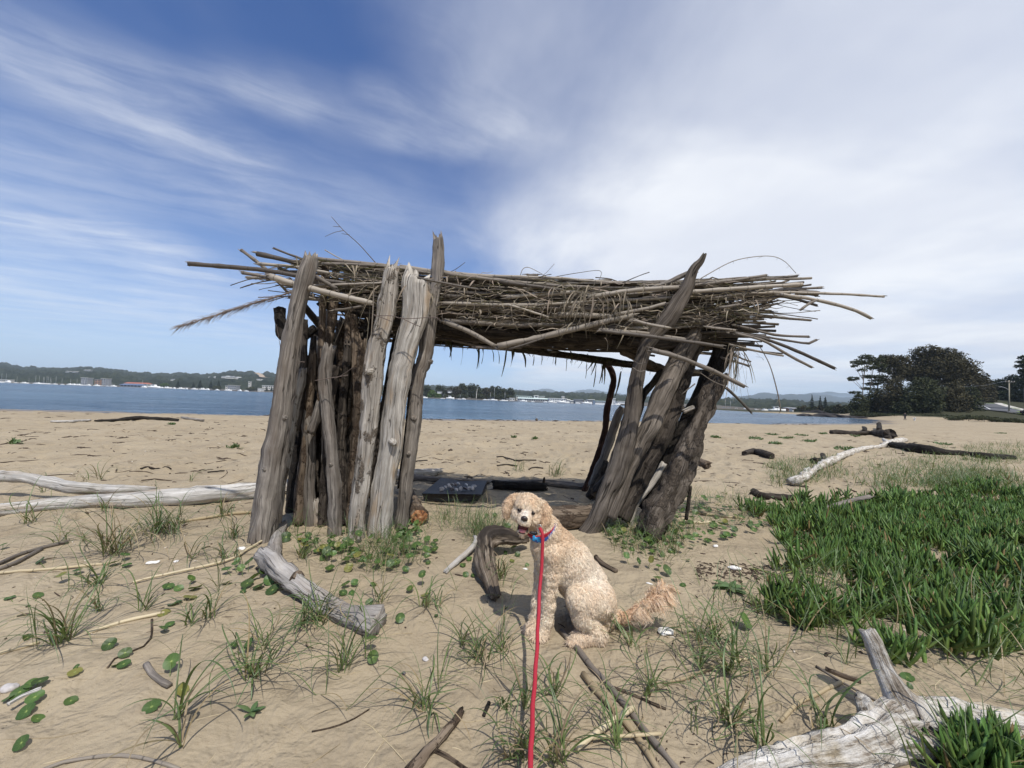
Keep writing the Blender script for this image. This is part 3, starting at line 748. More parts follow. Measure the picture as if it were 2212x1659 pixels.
for i, (x, y, rx, ry, lb) in enumerate([(440, 385, 55, 35, 'light green spreading tree behind the moored boats on the far left shore'), (1240, 425, 55, 30, 'rounded olive bush on the far left shore under the fifth pine'), (1770, 440, 65, 30, 'rounded green bush on the far left shore beside the slim white tower')]):
    u, v = z3_(x, y)
    tree('waterside_tree', lb, 'leafy trees on the far left shore', u, 680, [(u, v, rx * .14, ry * .14), (u - 3, v + 2, rx * .1, ry * .1), (u + 3, v + 2, rx * .1, ry * .1)], M['fresh' if i == 0 else 'scrub'], .3, 1.3, .6, 120 + i, zb=.3)
def z4(x, y): return .11719 * x + 881.3, .11719 * y + 812.2
for i, (x, y, rx, ry, lb, mm) in enumerate([(360, 220, 70, 60, 'dark gum just right of the tallest hut post', 'gum'), (600, 220, 85, 80, 'gum with a small raised crown above the willow', 'gum'), (780, 270, 90, 75, 'low brown gum left of the tallest gums', 'gum_brown'), (900, 250, 80, 80, 'brown gum on the shoulder of the tallest gums', 'gum_brown'), (1010, 190, 85, 72, 'left of the two tallest gums across the bay', 'gum'), (1180, 195, 85, 72, 'right of the two tallest gums across the bay', 'gum'), (1305, 250, 50, 60, 'narrow gum beside the tall pale trunk', 'gum'), (1440, 270, 85, 70, 'brownish gum right of the tall pale trunk', 'gum_brown'), (1560, 230, 65, 62, 'gum with a dense round top, left of the paired round tops', 'gum'), (1665, 230, 70, 60, 'gum with a dense round top, right of the paired round tops', 'gum'), (1760, 270, 60, 60, 'thin topped gum with sky through its crown', 'gum'), (1890, 270, 70, 72, 'last round gum at the right end of the grove across the bay', 'gum')]):
    u, v = z4(x, y)
    q = .11719
    tree('gum_tree', lb, 'grove of gums across the bay', u, 520 + (i % 3) * 12, [(u, v, rx * q, ry * q * .8), (u - rx * q * .5, v + 4, rx * q * .7, ry * q * .6), (u + rx * q * .5, v + 5, rx * q * .7, ry * q * .6), (u, v + 9, rx * q, ry * q * .7), (u - 2, v + 15, rx * q * 1.1, 8), (u + 3, v + 21, rx * q, 7)], M[mm], .45, 1.15, .55, 140 + i, zb=.4)
u, v = z4(450, 320)
tree('willow_tree', 'bright green rounded tree on the waterline across the bay', 'grove of gums across the bay', u, 500, [(u, v, 8, 7), (u - 5, v + 5, 7, 6), (u + 8, v + 5, 7, 6), (u + 15, v + 7, 5, 5)], M['fresh'], .4, 1.1, .6, 160, zb=.3)
for i, (x, y, rx, lb) in enumerate([(760, 365, 70, 'dark green shrub behind the white houseboat'), (1000, 370, 90, 'dark shrub under the tallest gums across the bay'), (1330, 370, 80, 'dark shrub right of the tall pale trunk'), (1550, 380, 100, 'dark shrub behind the two masted moorings'), (1800, 385, 110, 'dense green shrub left of the pale green roofed club')]):
    u, v = z4(x, y)
    tree('shore_shrub', lb, 'shrubs under the far grove', u, 508, [(u, v, rx * .117, 4.5), (u + 3, v + 2, rx * .1, 3.5)], M['gum'], .2, 1.0, .6, 170 + i, zb=.3, cat='shrub')
tt = thing('bare_trunk', 'tall pale bare trunk standing in front of the grove across the bay', 'tree', spot(z4(1258, 0)[0], 505, .3), None)
b = MB(); q = spot(z4(1258, 0)[0], 505, .2); tube(b, spline([q, q + (.3, 0, 8), q + (1.2, 0, 17)], 8), np.linspace(.55, .2, 8), 6); tube(b, [q + (.5, 0, 11), q + (3, 0, 16)], [.2, .1], 5); b.build('trunk', M['pale'], tt)
b = MB(); leaves(b, [(q + (1.2, 0, 18), (2.2, 2.2, 1.4)), (q + (3.2, 0, 16), (1.8, 1.8, 1.0))], 1.0, .5, 3); b.build('crown', M['gum'], tt, smooth=False)

# ---------------------------------------------------------------- boats
def hull(mb, L, B, H, bow=.35):
    n = 11; V = []
    for i in range(n):
        t = i / (n - 1); x = (t - .5) * L
        w_ = B / 2 * (1 - max(0, (t - .45) / .55) ** 2.2) * (.82 + .18 * min(1, t * 4)); zt = H * (1 + bow * max(0, t - .4) ** 1.5)
        for yy, zz in ((-w_, zt), (-w_ * .86, H * .35), (-w_ * .3, -.15 * H), (w_ * .3, -.15 * H), (w_ * .86, H * .35), (w_, zt)): V.append((x, yy, zz))
    F = [(i * 6 + j, i * 6 + j + 1, i * 6 + j + 7, i * 6 + j + 6) for i in range(n - 1) for j in range(5)]
    F += [(i * 6 + 5, i * 6, i * 6 + 6, i * 6 + 11) for i in range(n - 1)] + [(5, 4, 3, 2, 1, 0)]
    return mb.add(V, F)
def make_yacht():
    t = thing('sailing_yacht', 'x', 'yacht')
    b = MB(); hull(b, 10, 3.1, 1.15); b.build('hull', M['paint'], t)
    b = MB(); V = [(-2.4, -.9, 1.1), (2.2, -.7, 1.1), (2.2, .7, 1.1), (-2.4, .9, 1.1), (-2.2, -.75, 1.75), (1.5, -.5, 1.55), (1.5, .5, 1.55), (-2.2, .75, 1.75)]
    b.add(V, [(4, 5, 6, 7), (0, 1, 5, 4), (1, 2, 6, 5), (2, 3, 7, 6), (3, 0, 4, 7)]); b.build('cabin', M['paint'], t, smooth=False)
    b = MB(); tube(b, [(.9, 0, 1.2), (.9, 0, 13.2)], [.13, .09], 6); tube(b, [(.9, -1.1, 8.2), (.9, 1.1, 8.2)], [.04, .04], 4); b.build('mast', M['metal'], t)
    b = MB(); tube(b, [(.8, 0, 2.3), (-3.6, 0, 2.4)], [.09, .07], 6); b.build('boom', M['metal'], t)
    b = MB(); tube(b, spline([(.6, 0, 2.5), (-1.5, 0, 2.65), (-3.4, 0, 2.5)], 8), [.08, .17, .2, .2, .18, .16, .12, .06], 6); b.build('furled_sail', M['blueroof'], t)
    return t
def make_launch():
    t = thing('motor_boat', 'x', 'boat')
    b = MB(); hull(b, 8, 2.9, 1.25, .6); b.build('hull', M['paint'], t)
    b = MB(); V = [(-1.9, -1.1, 1.2), (1.6, -.9, 1.3), (1.6, .9, 1.3), (-1.9, 1.1, 1.2), (-1.7, -.95, 2.6), (.4, -.8, 2.6), (.4, .8, 2.6), (-1.7, .95, 2.6)]
    b.add(V, [(4, 5, 6, 7), (0, 1, 5, 4), (2, 3, 7, 6), (3, 0, 4, 7), (1, 2, 6, 5)]); b.build('cabin', M['paint'], t, smooth=False)
    b = MB(); b.box((-.7, 0, 2.15), (1.7, 1.96, .45)); b.build('window_band', M['glass'], t, smooth=False)
    b = MB(); b.box((-1.0, 0, 2.72), (2.7, 2.3, .12)); b.build('canopy', M['paint'], t, smooth=False)
    return t
PY, PL = make_yacht(), make_launch(); used = {'y': False, 'l': False}
def boat(kind, u, d, sc, yaw, label, group, tall=1.0, z=None):
    pr = PY if kind == 'y' else PL
    o = pr if not used[kind] else copy_tree(pr); used[kind] = True
    p = spot(u, d, WATER_Z if z is None else z)
    o.location = p; o.rotation_euler = (0, 0, yaw); o.scale = (sc, sc, sc * tall)
    tag(o, label, 'yacht' if kind == 'y' else 'boat', group); return o
YX = [10, 100, 250, 445, 540, 610, 655, 680, 705, 745, 762, 790, 850, 955, 1080, 1190, 1240, 1300, 1555, 1610, 1655, 1725, 2180]
YT = [190, 190, 240, 265, 225, 225, 240, 240, 235, 240, 260, 280, 230, 265, 275, 270, 290, 290, 285, 310, 285, 325, 280]
for i, (x, yt) in enumerate(zip(YX, YT)):
    u = .14063 * x; wl = 341 + .031 * x; h = (wl - yt) * .14063 * 640 / 831
    boat('y', u, 640 + (i % 4) * 9, .9, rng.uniform(-.5, .5) + (math.pi if i % 2 else 0), 'bare masted yacht in the far marina, %s mast from the left edge' % ORD[i], 'yachts in the far marina', max(.5, h / 12.2))
LX = [(130, 330), (380, 341), (590, 345), (1075, 358), (1140, 352), (1215, 368), (1365, 382), (1490, 386), (1745, 396)]
for i, (x, y) in enumerate(LX):
    boat('l', .14063 * x, 628 - i, 1.15 if x != 130 else 1.7, rng.uniform(-.4, .4), 'white motor boat at the far marina, %s motor boat from the left edge' % ORD[i], 'motor boats at the far marina')
L3 = [(130, 1.3), (285, 2.2), (400, 1.1), (480, 1.4), (590, 1.0), (690, 1.2), (780, .9), (900, 1.1), (1030, 1.3), (1105, 1.1), (1250, .9), (1420, 1.2), (1600, 1.1), (1700, .8)]
LN = ['mid-sized white boat right of the blue roofed boat shed', 'largest white cruiser of the far left shore, right of the boat shed', 'low white boat in front of the light green tree', 'white boat with a tall cabin left of the first norfolk pine', 'small white boat left of the first norfolk pine, nearest its foot', 'white boat just right of the first norfolk pine', 'small white boat half way between the first and second norfolk pines', 'white boat under the second norfolk pine', 'white boat under the third norfolk pine', 'white boat left of the fourth norfolk pine, tight beside it', 'small white boat under the fifth norfolk pine', 'white boat below the grey two storey house', 'white boat below the slim white tower, left of it', 'small white boat under the rounded green bush by the tower']
for i, (x, s) in enumerate(L3): boat('l', z3_(x, 0)[0], 612 - i, s, rng.uniform(-.5, .5), LN[i], 'boats along the far left shore')
L4 = [('l', 305, .9, 'small white launch at the edge of the tallest hut post, across the bay', 1), ('y', 640, .6, 'small yacht with a thin mast moored before the bright green tree', .7), ('l', 780, 1.15, 'white box-shaped houseboat moored below the grove', 1.25), ('y', 952, .75, 'small moored yacht right of the white houseboat', .62), ('l', 1025, .7, 'tiny white launch left of the pale bare trunk', 1), ('l', 1420, .65, 'tiny white launch left of the two close masts', 1), ('y', 1503, .9, 'moored yacht, left of the two close masts across the bay', .78), ('y', 1575, .9, 'moored yacht with the tallest mast, right of the two close masts', 1.2), ('y', 1770, .95, 'moored white yacht left of the pale green roofed club', .80), ('l', 2130, 1.0, 'white launch moored in front of the pale green roofed club', 1)]
for i, (k, x, s, lb, tl) in enumerate(L4): boat(k, z4(x, 0)[0], 455 - i * 3, s, rng.uniform(-.4, .4), lb, 'boats moored in the middle of the bay', tl)
def z5(x, y): return .11719 * x + 1106, .11719 * y + 829.5
for i, (x, s, lb) in enumerate([(380, .5, 'tiny dinghy before the middle of the pale green roofed club'), (625, .7, 'small launch at the right end of the pale green roofed club'), (720, 1.0, 'white launch tied below the white waterfront flats, left one'), (930, 1.4, 'big white cruiser in front of the white waterfront flats'), (1020, .7, 'small launch right of the big white cruiser'), (1210, .7, 'white launch before the long grey block'), (1380, 1.3, 'white cruiser with a high wheelhouse between the grey blocks and the slatted jetty house'), (1940, .9, 'white launch right of the tall white block, by the hut posts')]):
    boat('l', z5(x, 0)[0], 425 - i * 4, s, rng.uniform(-.3, .3), lb, 'boats along the far town waterfront')
def z6(x, y): return .15625 * x + 1503.5, .15625 * y + 812.2
for i, (k, x, s, lb, tl) in enumerate([('y', 395, .8, 'yacht moored just right of the hut, the left of two masts', .8), ('y', 465, .8, 'yacht moored right of the hut, the right of two masts', .75), ('l', 560, .6, 'tiny launch right of the two moored yachts', 1), ('l', 690, .8, 'launch moored below the dangling dark cane', 1), ('l', 830, .6, 'yellowish small boat half way to the big cruiser on the right', 1), ('l', 955, .8, 'white launch left of the big cruiser on the right', 1), ('l', 1125, 1.45, 'big white cruiser moored on the right, in front of the waterside shed', 1)]):
    boat(k, z6(x, 0)[0], 330 - i * 7, s * .95, rng.uniform(-.3, .3), lb, 'boats moored at the right end of the bay', tl)

# ---------------------------------------------------------------- buildings
def building(name, label, u0, u1, v0, v1, d, wall, roof, group=None, storeys=2, cols=5, depth=10, pitch=0.0, over=.5, base=None):
    k = d / FPX
    p0 = at(u0, v1, d); p1 = at(u1, v1, d); w_ = abs(p1[0] - p0[0]); H = (v1 - v0) * k
    c = (p0 + p1) / 2; zb = (base if base is not None else c[2]); c[2] = zb - 1.0
    t = thing(name, label, 'building', c, group)
    b = MB(); b.box((c[0], c[1] + depth / 2, zb + H / 2 - .5), (w_, depth, H + 1)); b.build('wall', wall, t, smooth=False)
    b = MB(); z = zb + H; x0, x1 = c[0] - w_ / 2 - over, c[0] + w_ / 2 + over; y0, y1 = c[1] - over, c[1] + depth + over; ym = (y0 + y1) / 2; e = pitch * H
    if pitch > 0:
        b.add([(x0, y0, z), (x1, y0, z), (x1, y1, z), (x0, y1, z), (x0 + w_ * .06, ym, z + e), (x1 - w_ * .06, ym, z + e)], [(0, 1, 5, 4), (1, 2, 5), (2, 3, 4, 5), (3, 0, 4), (3, 2, 1, 0)])
    else: b.box(((x0 + x1) / 2, ym, z + .25), (x1 - x0, y1 - y0, .5))
    b.build('roof', roof, t, smooth=False)
    for s in range(storeys):
        for q in range(cols):
            ww = w_ / cols
            b = MB(); b.box((c[0] - w_ / 2 + ww * (q + .5), c[1] - .02, zb + H * (s + .55) / storeys), (ww * .62, .12, H / storeys * .5)); b.build('window', M['glass'], t, smooth=False)
    return t
def z2(x, y): return .14063 * x, .14063 * y + 777.7
def bl(nm, lb, zf, x0, x1, y0, y1, d, wl, rf, gp=None, **k):
    (u0, v0), (u1, v1) = zf(x0, y0), zf(x1, y1); return building(nm, lb, u0, u1, v0, v1, d, M[wl], M[rf], gp, **k)
GB = 'buildings on the far shore'
bl('apartment_block', 'pale open-fronted apartment block behind the marina masts on the left', z2, 1238, 1335, 275, 372, 690, 'grey', 'paint', GB, storeys=3, cols=3)
bl('apartment_block', 'grey and ochre apartment block right of the pale one behind the marina', z2, 1450, 1540, 300, 384, 690, 'brick', 'grey', GB, storeys=3, cols=2)
bl('apartment_block', 'narrow grey apartment block joined to the ochre one behind the marina', z2, 1545, 1620, 285, 384, 692, 'grey', 'pale', GB, storeys=4, cols=2)
bl('boat_shed', 'long boat shed with a blue grey roof on the far left waterline', z2, 1845, 2160, 385, 412, 640, 'grey', 'blueroof', GB, storeys=1, cols=6, pitch=.7, over=1.5)
bl('shed', 'red roofed shed behind the blue grey boat shed', z2, 1900, 2260, 362, 400, 665, 'pale', 'redroof', GB, storeys=1, cols=6, pitch=.5)
bl('beach_kiosk', 'flat pale building at the extreme left of the far shore', z2, -20, 110, 300, 338, 690, 'pale', 'pale', GB, storeys=1, cols=4)
bl('house', 'grey two storey house on the far left shore between the pines and the tower', z3_, 1410, 1535, 390, 448, 680, 'grey', 'pale', GB, cols=4)
bl('house', 'small pale house left of the grey two storey house', z3_, 1370, 1400, 395, 448, 684, 'pale', 'grey', GB, cols=1)
bl('tower', 'slim white tower on the far left shore', z3_, 1722, 1748, 335, 415, 690, 'pale', 'paint', GB, storeys=3, cols=1, depth=4)
bl('house', 'small white house right of the rounded green bush by the tower', z3_, 1868, 1912, 435, 478, 670, 'paint', 'pale', GB, cols=2)
bl('motel', 'long white two tier building just left of the hut on the far shore', z3_, 1935, 2125, 395, 452, 700, 'pale', 'paint', GB, storeys=2, cols=6)
bl('house', 'white gabled house beside the leftmost hut post on the far shore', z3_, 2128, 2200, 355, 420, 705, 'paint', 'grey', GB, pitch=.3, cols=2)
for i, (x0, x1, y, ht, lb) in enumerate([(1108, 1140, 268, 12, 'tiny pale house on the left hill slope, left of the row of houses'), (1190, 1230, 275, 16, 'grey house at the left end of the hillside row'), (1310, 1365, 272, 20, 'pale house second in the hillside row'), (1372, 1425, 278, 26, 'white house third in the hillside row'), (1432, 1500, 280, 24, 'long pinkish house fourth in the hillside row'), (1508, 1590, 288, 22, 'cream house at the right end of the hillside row'), (530, 580, 315, 18, 'pale house among trees half way up the left hill'), (1850, 1920, 308, 12, 'long cream roofed house under the bare track on the hill')]):
    (u0, v0), (u1, v1) = z3_(x0, y - ht), z3_(x1, y); p = hit((u0 + u1) / 2, v1)
    d = float((p - C0) @ F_) - 25 if p is not None else 1200
    building('hillside_house', lb, u0, u1, v0, v1, d, M['pale'], M['paint' if i % 2 else 'grey'], 'houses on the far hillside', 1, 3, 9, .35)
for i, (x0, x1, y, lb) in enumerate([(1005, 1080, 188, 'pale roof on the hill above the marina, left of three'), (1110, 1165, 190, 'pale roof on the hill above the marina, middle of three'), (1285, 1375, 165, 'pale roof on the hill above the marina, right and highest of three')]):
    (u0, v0), (u1, v1) = z2(x0, y - 14), z2(x1, y); p = hit((u0 + u1) / 2, v1); d = float((p - C0) @ F_) - 25 if p is not None else 1200
    building('hillside_house', lb, u0, u1, v0, v1, d, M['grey'], M['pale'], 'houses on the far hillside', 1, 3, 9, .3)
bl('boathouse', 'white boathouse glimpsed between the pale flat post and the tallest hut post', z4, 20, 85, 268, 345, 560, 'paint', 'paint', GB, cols=3)
bl('house', 'small white house peeping through the grove above the bright green tree', z4, 540, 605, 288, 308, 505, 'paint', 'grey', GB, storeys=1, cols=2)
bl('house', 'tiny white house peeping through the grove above the houseboat', z4, 735, 792, 280, 296, 504, 'paint', 'grey', GB, storeys=1, cols=2)
bl('boathouse', 'white boathouse with a wide opening left of the pale green roofed club', z4, 1875, 1965, 412, 450, 470, 'paint', 'paint', GB, storeys=1, cols=2)
bl('kiosk', 'small grey kiosk beside the white boathouse', z4, 1815, 1872, 425, 450, 472, 'pale', 'grey', GB, storeys=1, cols=2)
bl('club_building', 'long waterfront club with a pale green roof and dark window band', z5, 100, 690, 275, 322, 455, 'grey', 'greenroof', GB, storeys=1, cols=14, pitch=.45)
bl('club_wing', 'upper wing of the waterfront club with a pale green flat roof', z5, 80, 360, 228, 285, 470, 'pale', 'greenroof', GB, storeys=2, cols=8)
bl('club_tower', 'square white tower on the waterfront club roof', z5, 408, 485, 215, 262, 468, 'paint', 'pale', GB, storeys=1, cols=1, depth=8)
bl('hall', 'flat pale hall behind the right end of the waterfront club', z5, 505, 600, 230, 262, 480, 'pale', 'greenroof', GB, storeys=1, cols=4)
bl('waterfront_flats', 'white two storey waterfront flats with a row of dark windows', z5, 680, 1012, 272, 335, 448, 'paint', 'paint', GB, storeys=2, cols=10)
bl('house', 'white house right of the white waterfront flats', z5, 1015, 1075, 295, 340, 446, 'paint', 'pale', GB, cols=2, pitch=.25)
bl('house', 'low cream house left of the long grey block', z5, 1080, 1140, 312, 345, 444, 'pale', 'paint', GB, storeys=1, cols=3, pitch=.25)
bl('grey_block', 'long grey block on the far town waterfront', z5, 1158, 1310, 290, 345, 442, 'grey', 'grey', GB, cols=7)
bl('grey_block', 'grey and white block right of the long grey block', z5, 1400, 1520, 293, 347, 440, 'grey', 'paint', GB, cols=5)
bl('jetty_house', 'slatted white jetty house on the waterline left of the thin dark hut pole', z5, 1530, 1720, 318, 368, 420, 'paint', 'greenroof', GB, storeys=1, cols=9)
bl('tower_block', 'tall white block between the thin dark hut pole and the right hut posts', z5, 1810, 1902, 270, 368, 425, 'paint', 'paint', GB, storeys=4, cols=2)
bl('long_shed', 'long low white shed right of the tall white block', z5, 1948, 2145, 325, 348, 430, 'paint', 'pale', GB, storeys=1, cols=8)
bl('house', 'cream house on the rise behind the town waterfront', z5, 925, 970, 232, 252, 560, 'pale', 'paint', GB, storeys=1, cols=2, pitch=.3)
bl('waterside_shed', 'brown waterside shed with a pale roof on the right shore', z6, 1275, 1405, 447, 482, 290, 'brick', 'grey', GB, storeys=1, cols=5, depth=6, pitch=.3)
bl('waterside_shed', 'small white ended shed left of the brown waterside shed', z6, 1330, 1350, 458, 478, 282, 'paint', 'grey', GB, storeys=1, cols=1, depth=3)
# the bare track on the hill
def track():
    pts = [z3_(*q) for q in ((1885, 222), (1930, 240), (1960, 265), (1985, 290), (2030, 300), (2090, 306))]
    P = [hit(*q) for q in pts]; P = [p for p in P if p is not None]
    if len(P) < 3: return
    P = spline(np.array(P), 24); mb = MB(); V = []
    for i, p in enumerate(P):
        for s in (-1, 1): V.append(p + np.array([s * 9.0, -14 - 2 * math.sin(i), 6.0]))
    mb.add(V, [(2 * i, 2 * i + 1, 2 * i + 3, 2 * i + 2) for i in range(len(P) - 1)])
    mb.build('track', flat('bare_earth', (.36, .28, .20), .95, .2, .05), kind='structure')
track()
def foreshore():
    mt = flat('foreshore', (.10, .09, .075), .95, .3, .2)
    for (u0, u1, d, dep) in ((-160, 900, 655, 60), (880, 1560, 480, 60), (1500, 1730, 300, 40)):
        a, b_ = spot(u0, d), spot(u1, d - (0 if u0 != 880 else 60)); mb = MB(); m = 60; V = []
        for i in range(m):
            p = a + (b_ - a) * i / (m - 1); n = 3 * fbm(i * .3, u0, 0, 3)
            V += [(p[0], p[1] - 6 + n, WATER_Z - .3), (p[0], p[1] + n, .25), (p[0], p[1] + dep, 1.0), (p[0], p[1] + dep * 3.2, 3.5)]
        mb.add(V, [(4 * i + j, 4 * i + 4 + j, 4 * i + 5 + j, 4 * i + 1 + j) for i in range(m - 1) for j in range(3)])
        mb.build('foreshore', mt, kind='structure')
foreshore()

# ---------------------------------------------------------------- rocks, road, pole, car
M['rock'] = flat('dark_rock', (.035, .030, .028), .85, .4, 1.5)
def rock(label, u0, u1, v, d, h, seed):
    a, b_ = spot(u0, d, WATER_Z), spot(u1, d - 4, WATER_Z); mb = MB(); n = 40
    P = np.array([a + (b_ - a) * t for t in np.linspace(0, 1, n)]); P[:, 1] += 2.0 * fbm(np.linspace(0, 6, n), seed); P[:, 2] += -.05
    r = h * (.35 + .65 * np.sin(np.linspace(.05, math.pi - .05, n))) * (1 + .5 * fbm(np.linspace(0, 9, n), seed, 0, 3))
    th = np.arange(10) / 10 * 2 * math.pi
    V = P[:, None, :] + np.stack([0 * r[:, None] * th, np.cos(th) * r[:, None] * 4.0, np.sin(th) * r[:, None]], -1)
    V += (.25 * h * fbm(V[..., 0], V[..., 1], V[..., 2] * 3, 3, seed))[..., None]
    F = [(i * 10 + j, i * 10 + (j + 1) % 10, (i + 1) * 10 + (j + 1) % 10, (i + 1) * 10 + j) for i in range(n - 1) for j in range(10)] + [tuple(range(10)), tuple(range((n - 1) * 10 + 9, (n - 1) * 10 - 1, -1))]
    mb.add(V, F); o = mb.build('rock_ledge', M['rock'], smooth=False); tag(o, label, 'rocks', 'dark rock ledges off the headland')
rock('long dark rock ledge running out from the headland into the water', 1733, 1850, 897, 118, .95, 3)
rock('dark rock ledge farther out with a flat top, below the single pine', 1738, 1785, 890, 215, 1.4, 9)
def strip(name, pts, w0, w1, mat, lift, n=40):
    P = spline(np.array([gnd(*q) for q in pts]), n); T = np.gradient(P, axis=0); S = np.column_stack([T[:, 1], -T[:, 0]]); S /= np.linalg.norm(S, axis=1)[:, None]
    mb = MB(); V = []; K = 6
    for i in range(n):
        wd = w0 + (w1 - w0) * i / (n - 1)
        for j in range(K + 1):
            f = j / K - .5; x, y = P[i, 0] + S[i, 0] * wd * f, P[i, 1] + S[i, 1] * wd * f; V.append((x, y, gz(P[i, 0], P[i, 1]) * .6 + gz(x, y) * .4 + lift))
    mb.add(V, [(i * (K + 1) + j, i * (K + 1) + j + 1, (i + 1) * (K + 1) + j + 1, (i + 1) * (K + 1) + j) for i in range(n - 1) for j in range(K)])
    return mb.build(name, mat, kind='structure')
RD = [(2300, 901), (2215, 893.5), (2165, 887.5), (2138, 881), (2130, 876), (2131, 873)]
M['asphalt'] = flat('asphalt', (.10, .105, .115), .9, .15, 1.0)
strip('road', RD, 8.5, 8.5, M['asphalt'], .30)
M['line'] = flat('road_paint', (.70, .70, .68), .7, .1, 2)
for i, (a, b_) in enumerate([((2126, 880), (2139, 887)), ((2176, 893), (2196, 895.5))]): 
    strip('road_marking', [a, ((a[0] + b_[0]) / 2, (a[1] + b_[1]) / 2), b_], .3, .3, M['line'], .42, 8)
strip('footpath', [(2240, 895), (2200, 886), (2170, 878), (2155, 873)], 2.2, 1.8, flat('concrete', (.48, .46, .42), .9, .1, 1), .45)
strip('grass_verge', [(2240, 899), (2190, 888), (2160, 880), (2148, 873)], 6, 5, flat('verge_grass', (.12, .17, .045), .95, .3, .8), .35)
def power_pole():
    d = 116; a = at(2179.5, 883, d); k = d / FPX; a[2] = gz(a[0], a[1])
    topz = at(2182, 821.5, d)[2]
    t = thing('power_pole', 'timber power pole with a crossarm and a lamp arm beside the road', 'power pole', a)
    b = MB(); tube(b, [a - (0, 0, .5), np.array([a[0] + .2, a[1], topz])], [.19, .13], 8); b.build('pole', flat('pole_timber', (.30, .27, .20), .9, .2, 3), t)
    b = MB(); b.box((a[0] + .2, a[1] - .2, topz - .45), (3.0, .12, .14)); b.build('crossarm', M['bark'], t, smooth=False)
    for s in (-1.3, -.5, .5, 1.3): b = MB(); tube(b, [(a[0] + .2 + s, a[1] - .2, topz - .38), (a[0] + .2 + s, a[1] - .2, topz - .15)], [.06, .04], 6); b.build('insulator', M['paint'], t)
    b = MB(); z = at(2180, 842, d)[2]; tube(b, spline([(a[0] + .1, a[1], z), (a[0] - 1.6, a[1] - .3, z + .6), (a[0] - 2.6, a[1] - .3, z + .8)], 7), .05, 6); b.build('lamp_arm', M['metal'], t)
    b = MB(); b.box((a[0] - 2.9, a[1] - .3, z + .8), (.8, .25, .15)); b.build('lamp_head', M['grey'], t, smooth=False)
    w_ = MB(); p = np.array([a[0] - 1.0, a[1] - .2, topz - .3]); e = at(2075, 835, 128)
    tube(w_, spline([p, (p + e) / 2 - (0, 0, .5), e], 16), .03, 4); o = w_.build('wire', M['metal'], t)
power_pole()
def car():
    p = gnd(2219, 897.5); X = p + (1.2, 0, .34)
    t = thing('parked_car', 'dark car on the road, cut off by the right edge of the photo', 'car', X)
    paint = flat('dark_car_paint', (.015, .017, .022), .25, .1, 2, spec=.6)
    prof = [(-2.15, .35), (-2.2, .75), (-2.0, .98), (-1.5, 1.05), (-1.15, 1.45), (-.7, 1.56), (.7, 1.55), (1.2, 1.38), (1.6, 1.02), (2.1, .92), (2.2, .6), (2.1, .32)]
    b = MB(); V = []
    for y in (-.85, -.8, .8, .85):
        for (x, z) in prof: V.append((X[0] + x, X[1] + y * (1 - .16 * max(0, z - 1.0) / .5), X[2] + (z if abs(y) < .82 else .45 + (z - .45) * .96)))
    n = len(prof); F = [(r * n + i, r * n + (i + 1) % n, (r + 1) * n + (i + 1) % n, (r + 1) * n + i) for r in range(3) for i in range(n)] + [tuple(range(n)), tuple(range(4 * n - 1, 3 * n - 1, -1))]
    b.add(V, F); b.build('body', paint, t)
    for s in (-1, 1):
        for x0, x1, xm in ((-1.15, -.05, -.85), (.05, 1.25, .9)):
            b = MB(); y = X[1] + s * .785; b.add([(X[0] + x0, y + s * .06, X[2] + 1.04), (X[0] + x1, y + s * .06, X[2] + 1.04), (X[0] + min(x1, xm + .1), y - s * .02, X[2] + 1.47), (X[0] + max(x0, xm if x0 < 0 else x0), y - s * .02, X[2] + 1.47)], [(0, 1, 2, 3)]); b.build('side_window', M['glass'], t, smooth=False)
        for x in (-1.35, 1.35):
            b = MB(); c = np.array([X[0] + x, X[1] + s * .74, X[2] + .33]); tube(b, [c - (0, .1, 0), c + (0, .1, 0)], [.33, .33], 18); wh = b.build('wheel', M['rock'], t)
            b = MB(); tube(b, [c - (0, .11, 0), c + (0, .11, 0)], [.2, .2], 14); b.build('rim', M['metal'], wh)
        b = MB(); b.box((X[0] - 2.13, X[1] + s * .62, X[2] + .8), (.1, .3, .14)); b.build('tail_light', flat('tail_lens', (.35, .02, .02), .3, .1, 2), t, smooth=False)
        b = MB(); b.box((X[0] + 2.12, X[1] + s * .62, X[2] + .74), (.1, .32, .14)); b.build('headlight', M['paint'], t, smooth=False)
car()
# ================================================================ the driftwood hut
W_ = {}
M['silver'] = wood('silver_driftwood', (.16, .14, .118), (.39, .355, .308), (.60, .565, .505), stain=(.40, .29, .185), stain_amt=.75)
M['silver_bark'] = wood('silver_with_bark', (.125, .108, .09), (.32, .285, .242), (.51, .47, .41), stain=(.33, .235, .15), stain_amt=.65, bark=.25, barkcol=(.15, .122, .095))
M['greybrown'] = wood('grey_brown_driftwood', (.080, .069, .060), (.205, .178, .152), (.33, .295, .255), stain=(.13, .10, .075), stain_amt=.5)
M['duskwood'] = wood('dusky_driftwood', (.045, .037, .030), (.135, .112, .090), (.235, .202, .168), stain=(.07, .055, .042), stain_amt=.6, crack=.8)
M['barkgrey'] = wood('cracked_bark', (.035, .028, .022), (.120, .097, .076), (.225, .19, .155), stain=(.05, .04, .03), stain_amt=.6, bark=.5, barkcol=(.085, .068, .053), crack=.9, grain=1.3)
M['brownwood'] = wood('brown_branch', (.045, .033, .024), (.135, .100, .070), (.22, .175, .13), stain=(.20, .15, .11), bark=.4, barkcol=(.085, .060, .042))
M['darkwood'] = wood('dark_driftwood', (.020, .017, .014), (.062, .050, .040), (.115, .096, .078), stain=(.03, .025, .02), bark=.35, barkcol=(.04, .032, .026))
M['charwood'] = wood('blackened_wood', (.010, .009, .008), (.028, .024, .020), (.06, .052, .044), bark=.4, barkcol=(.022, .018, .015))
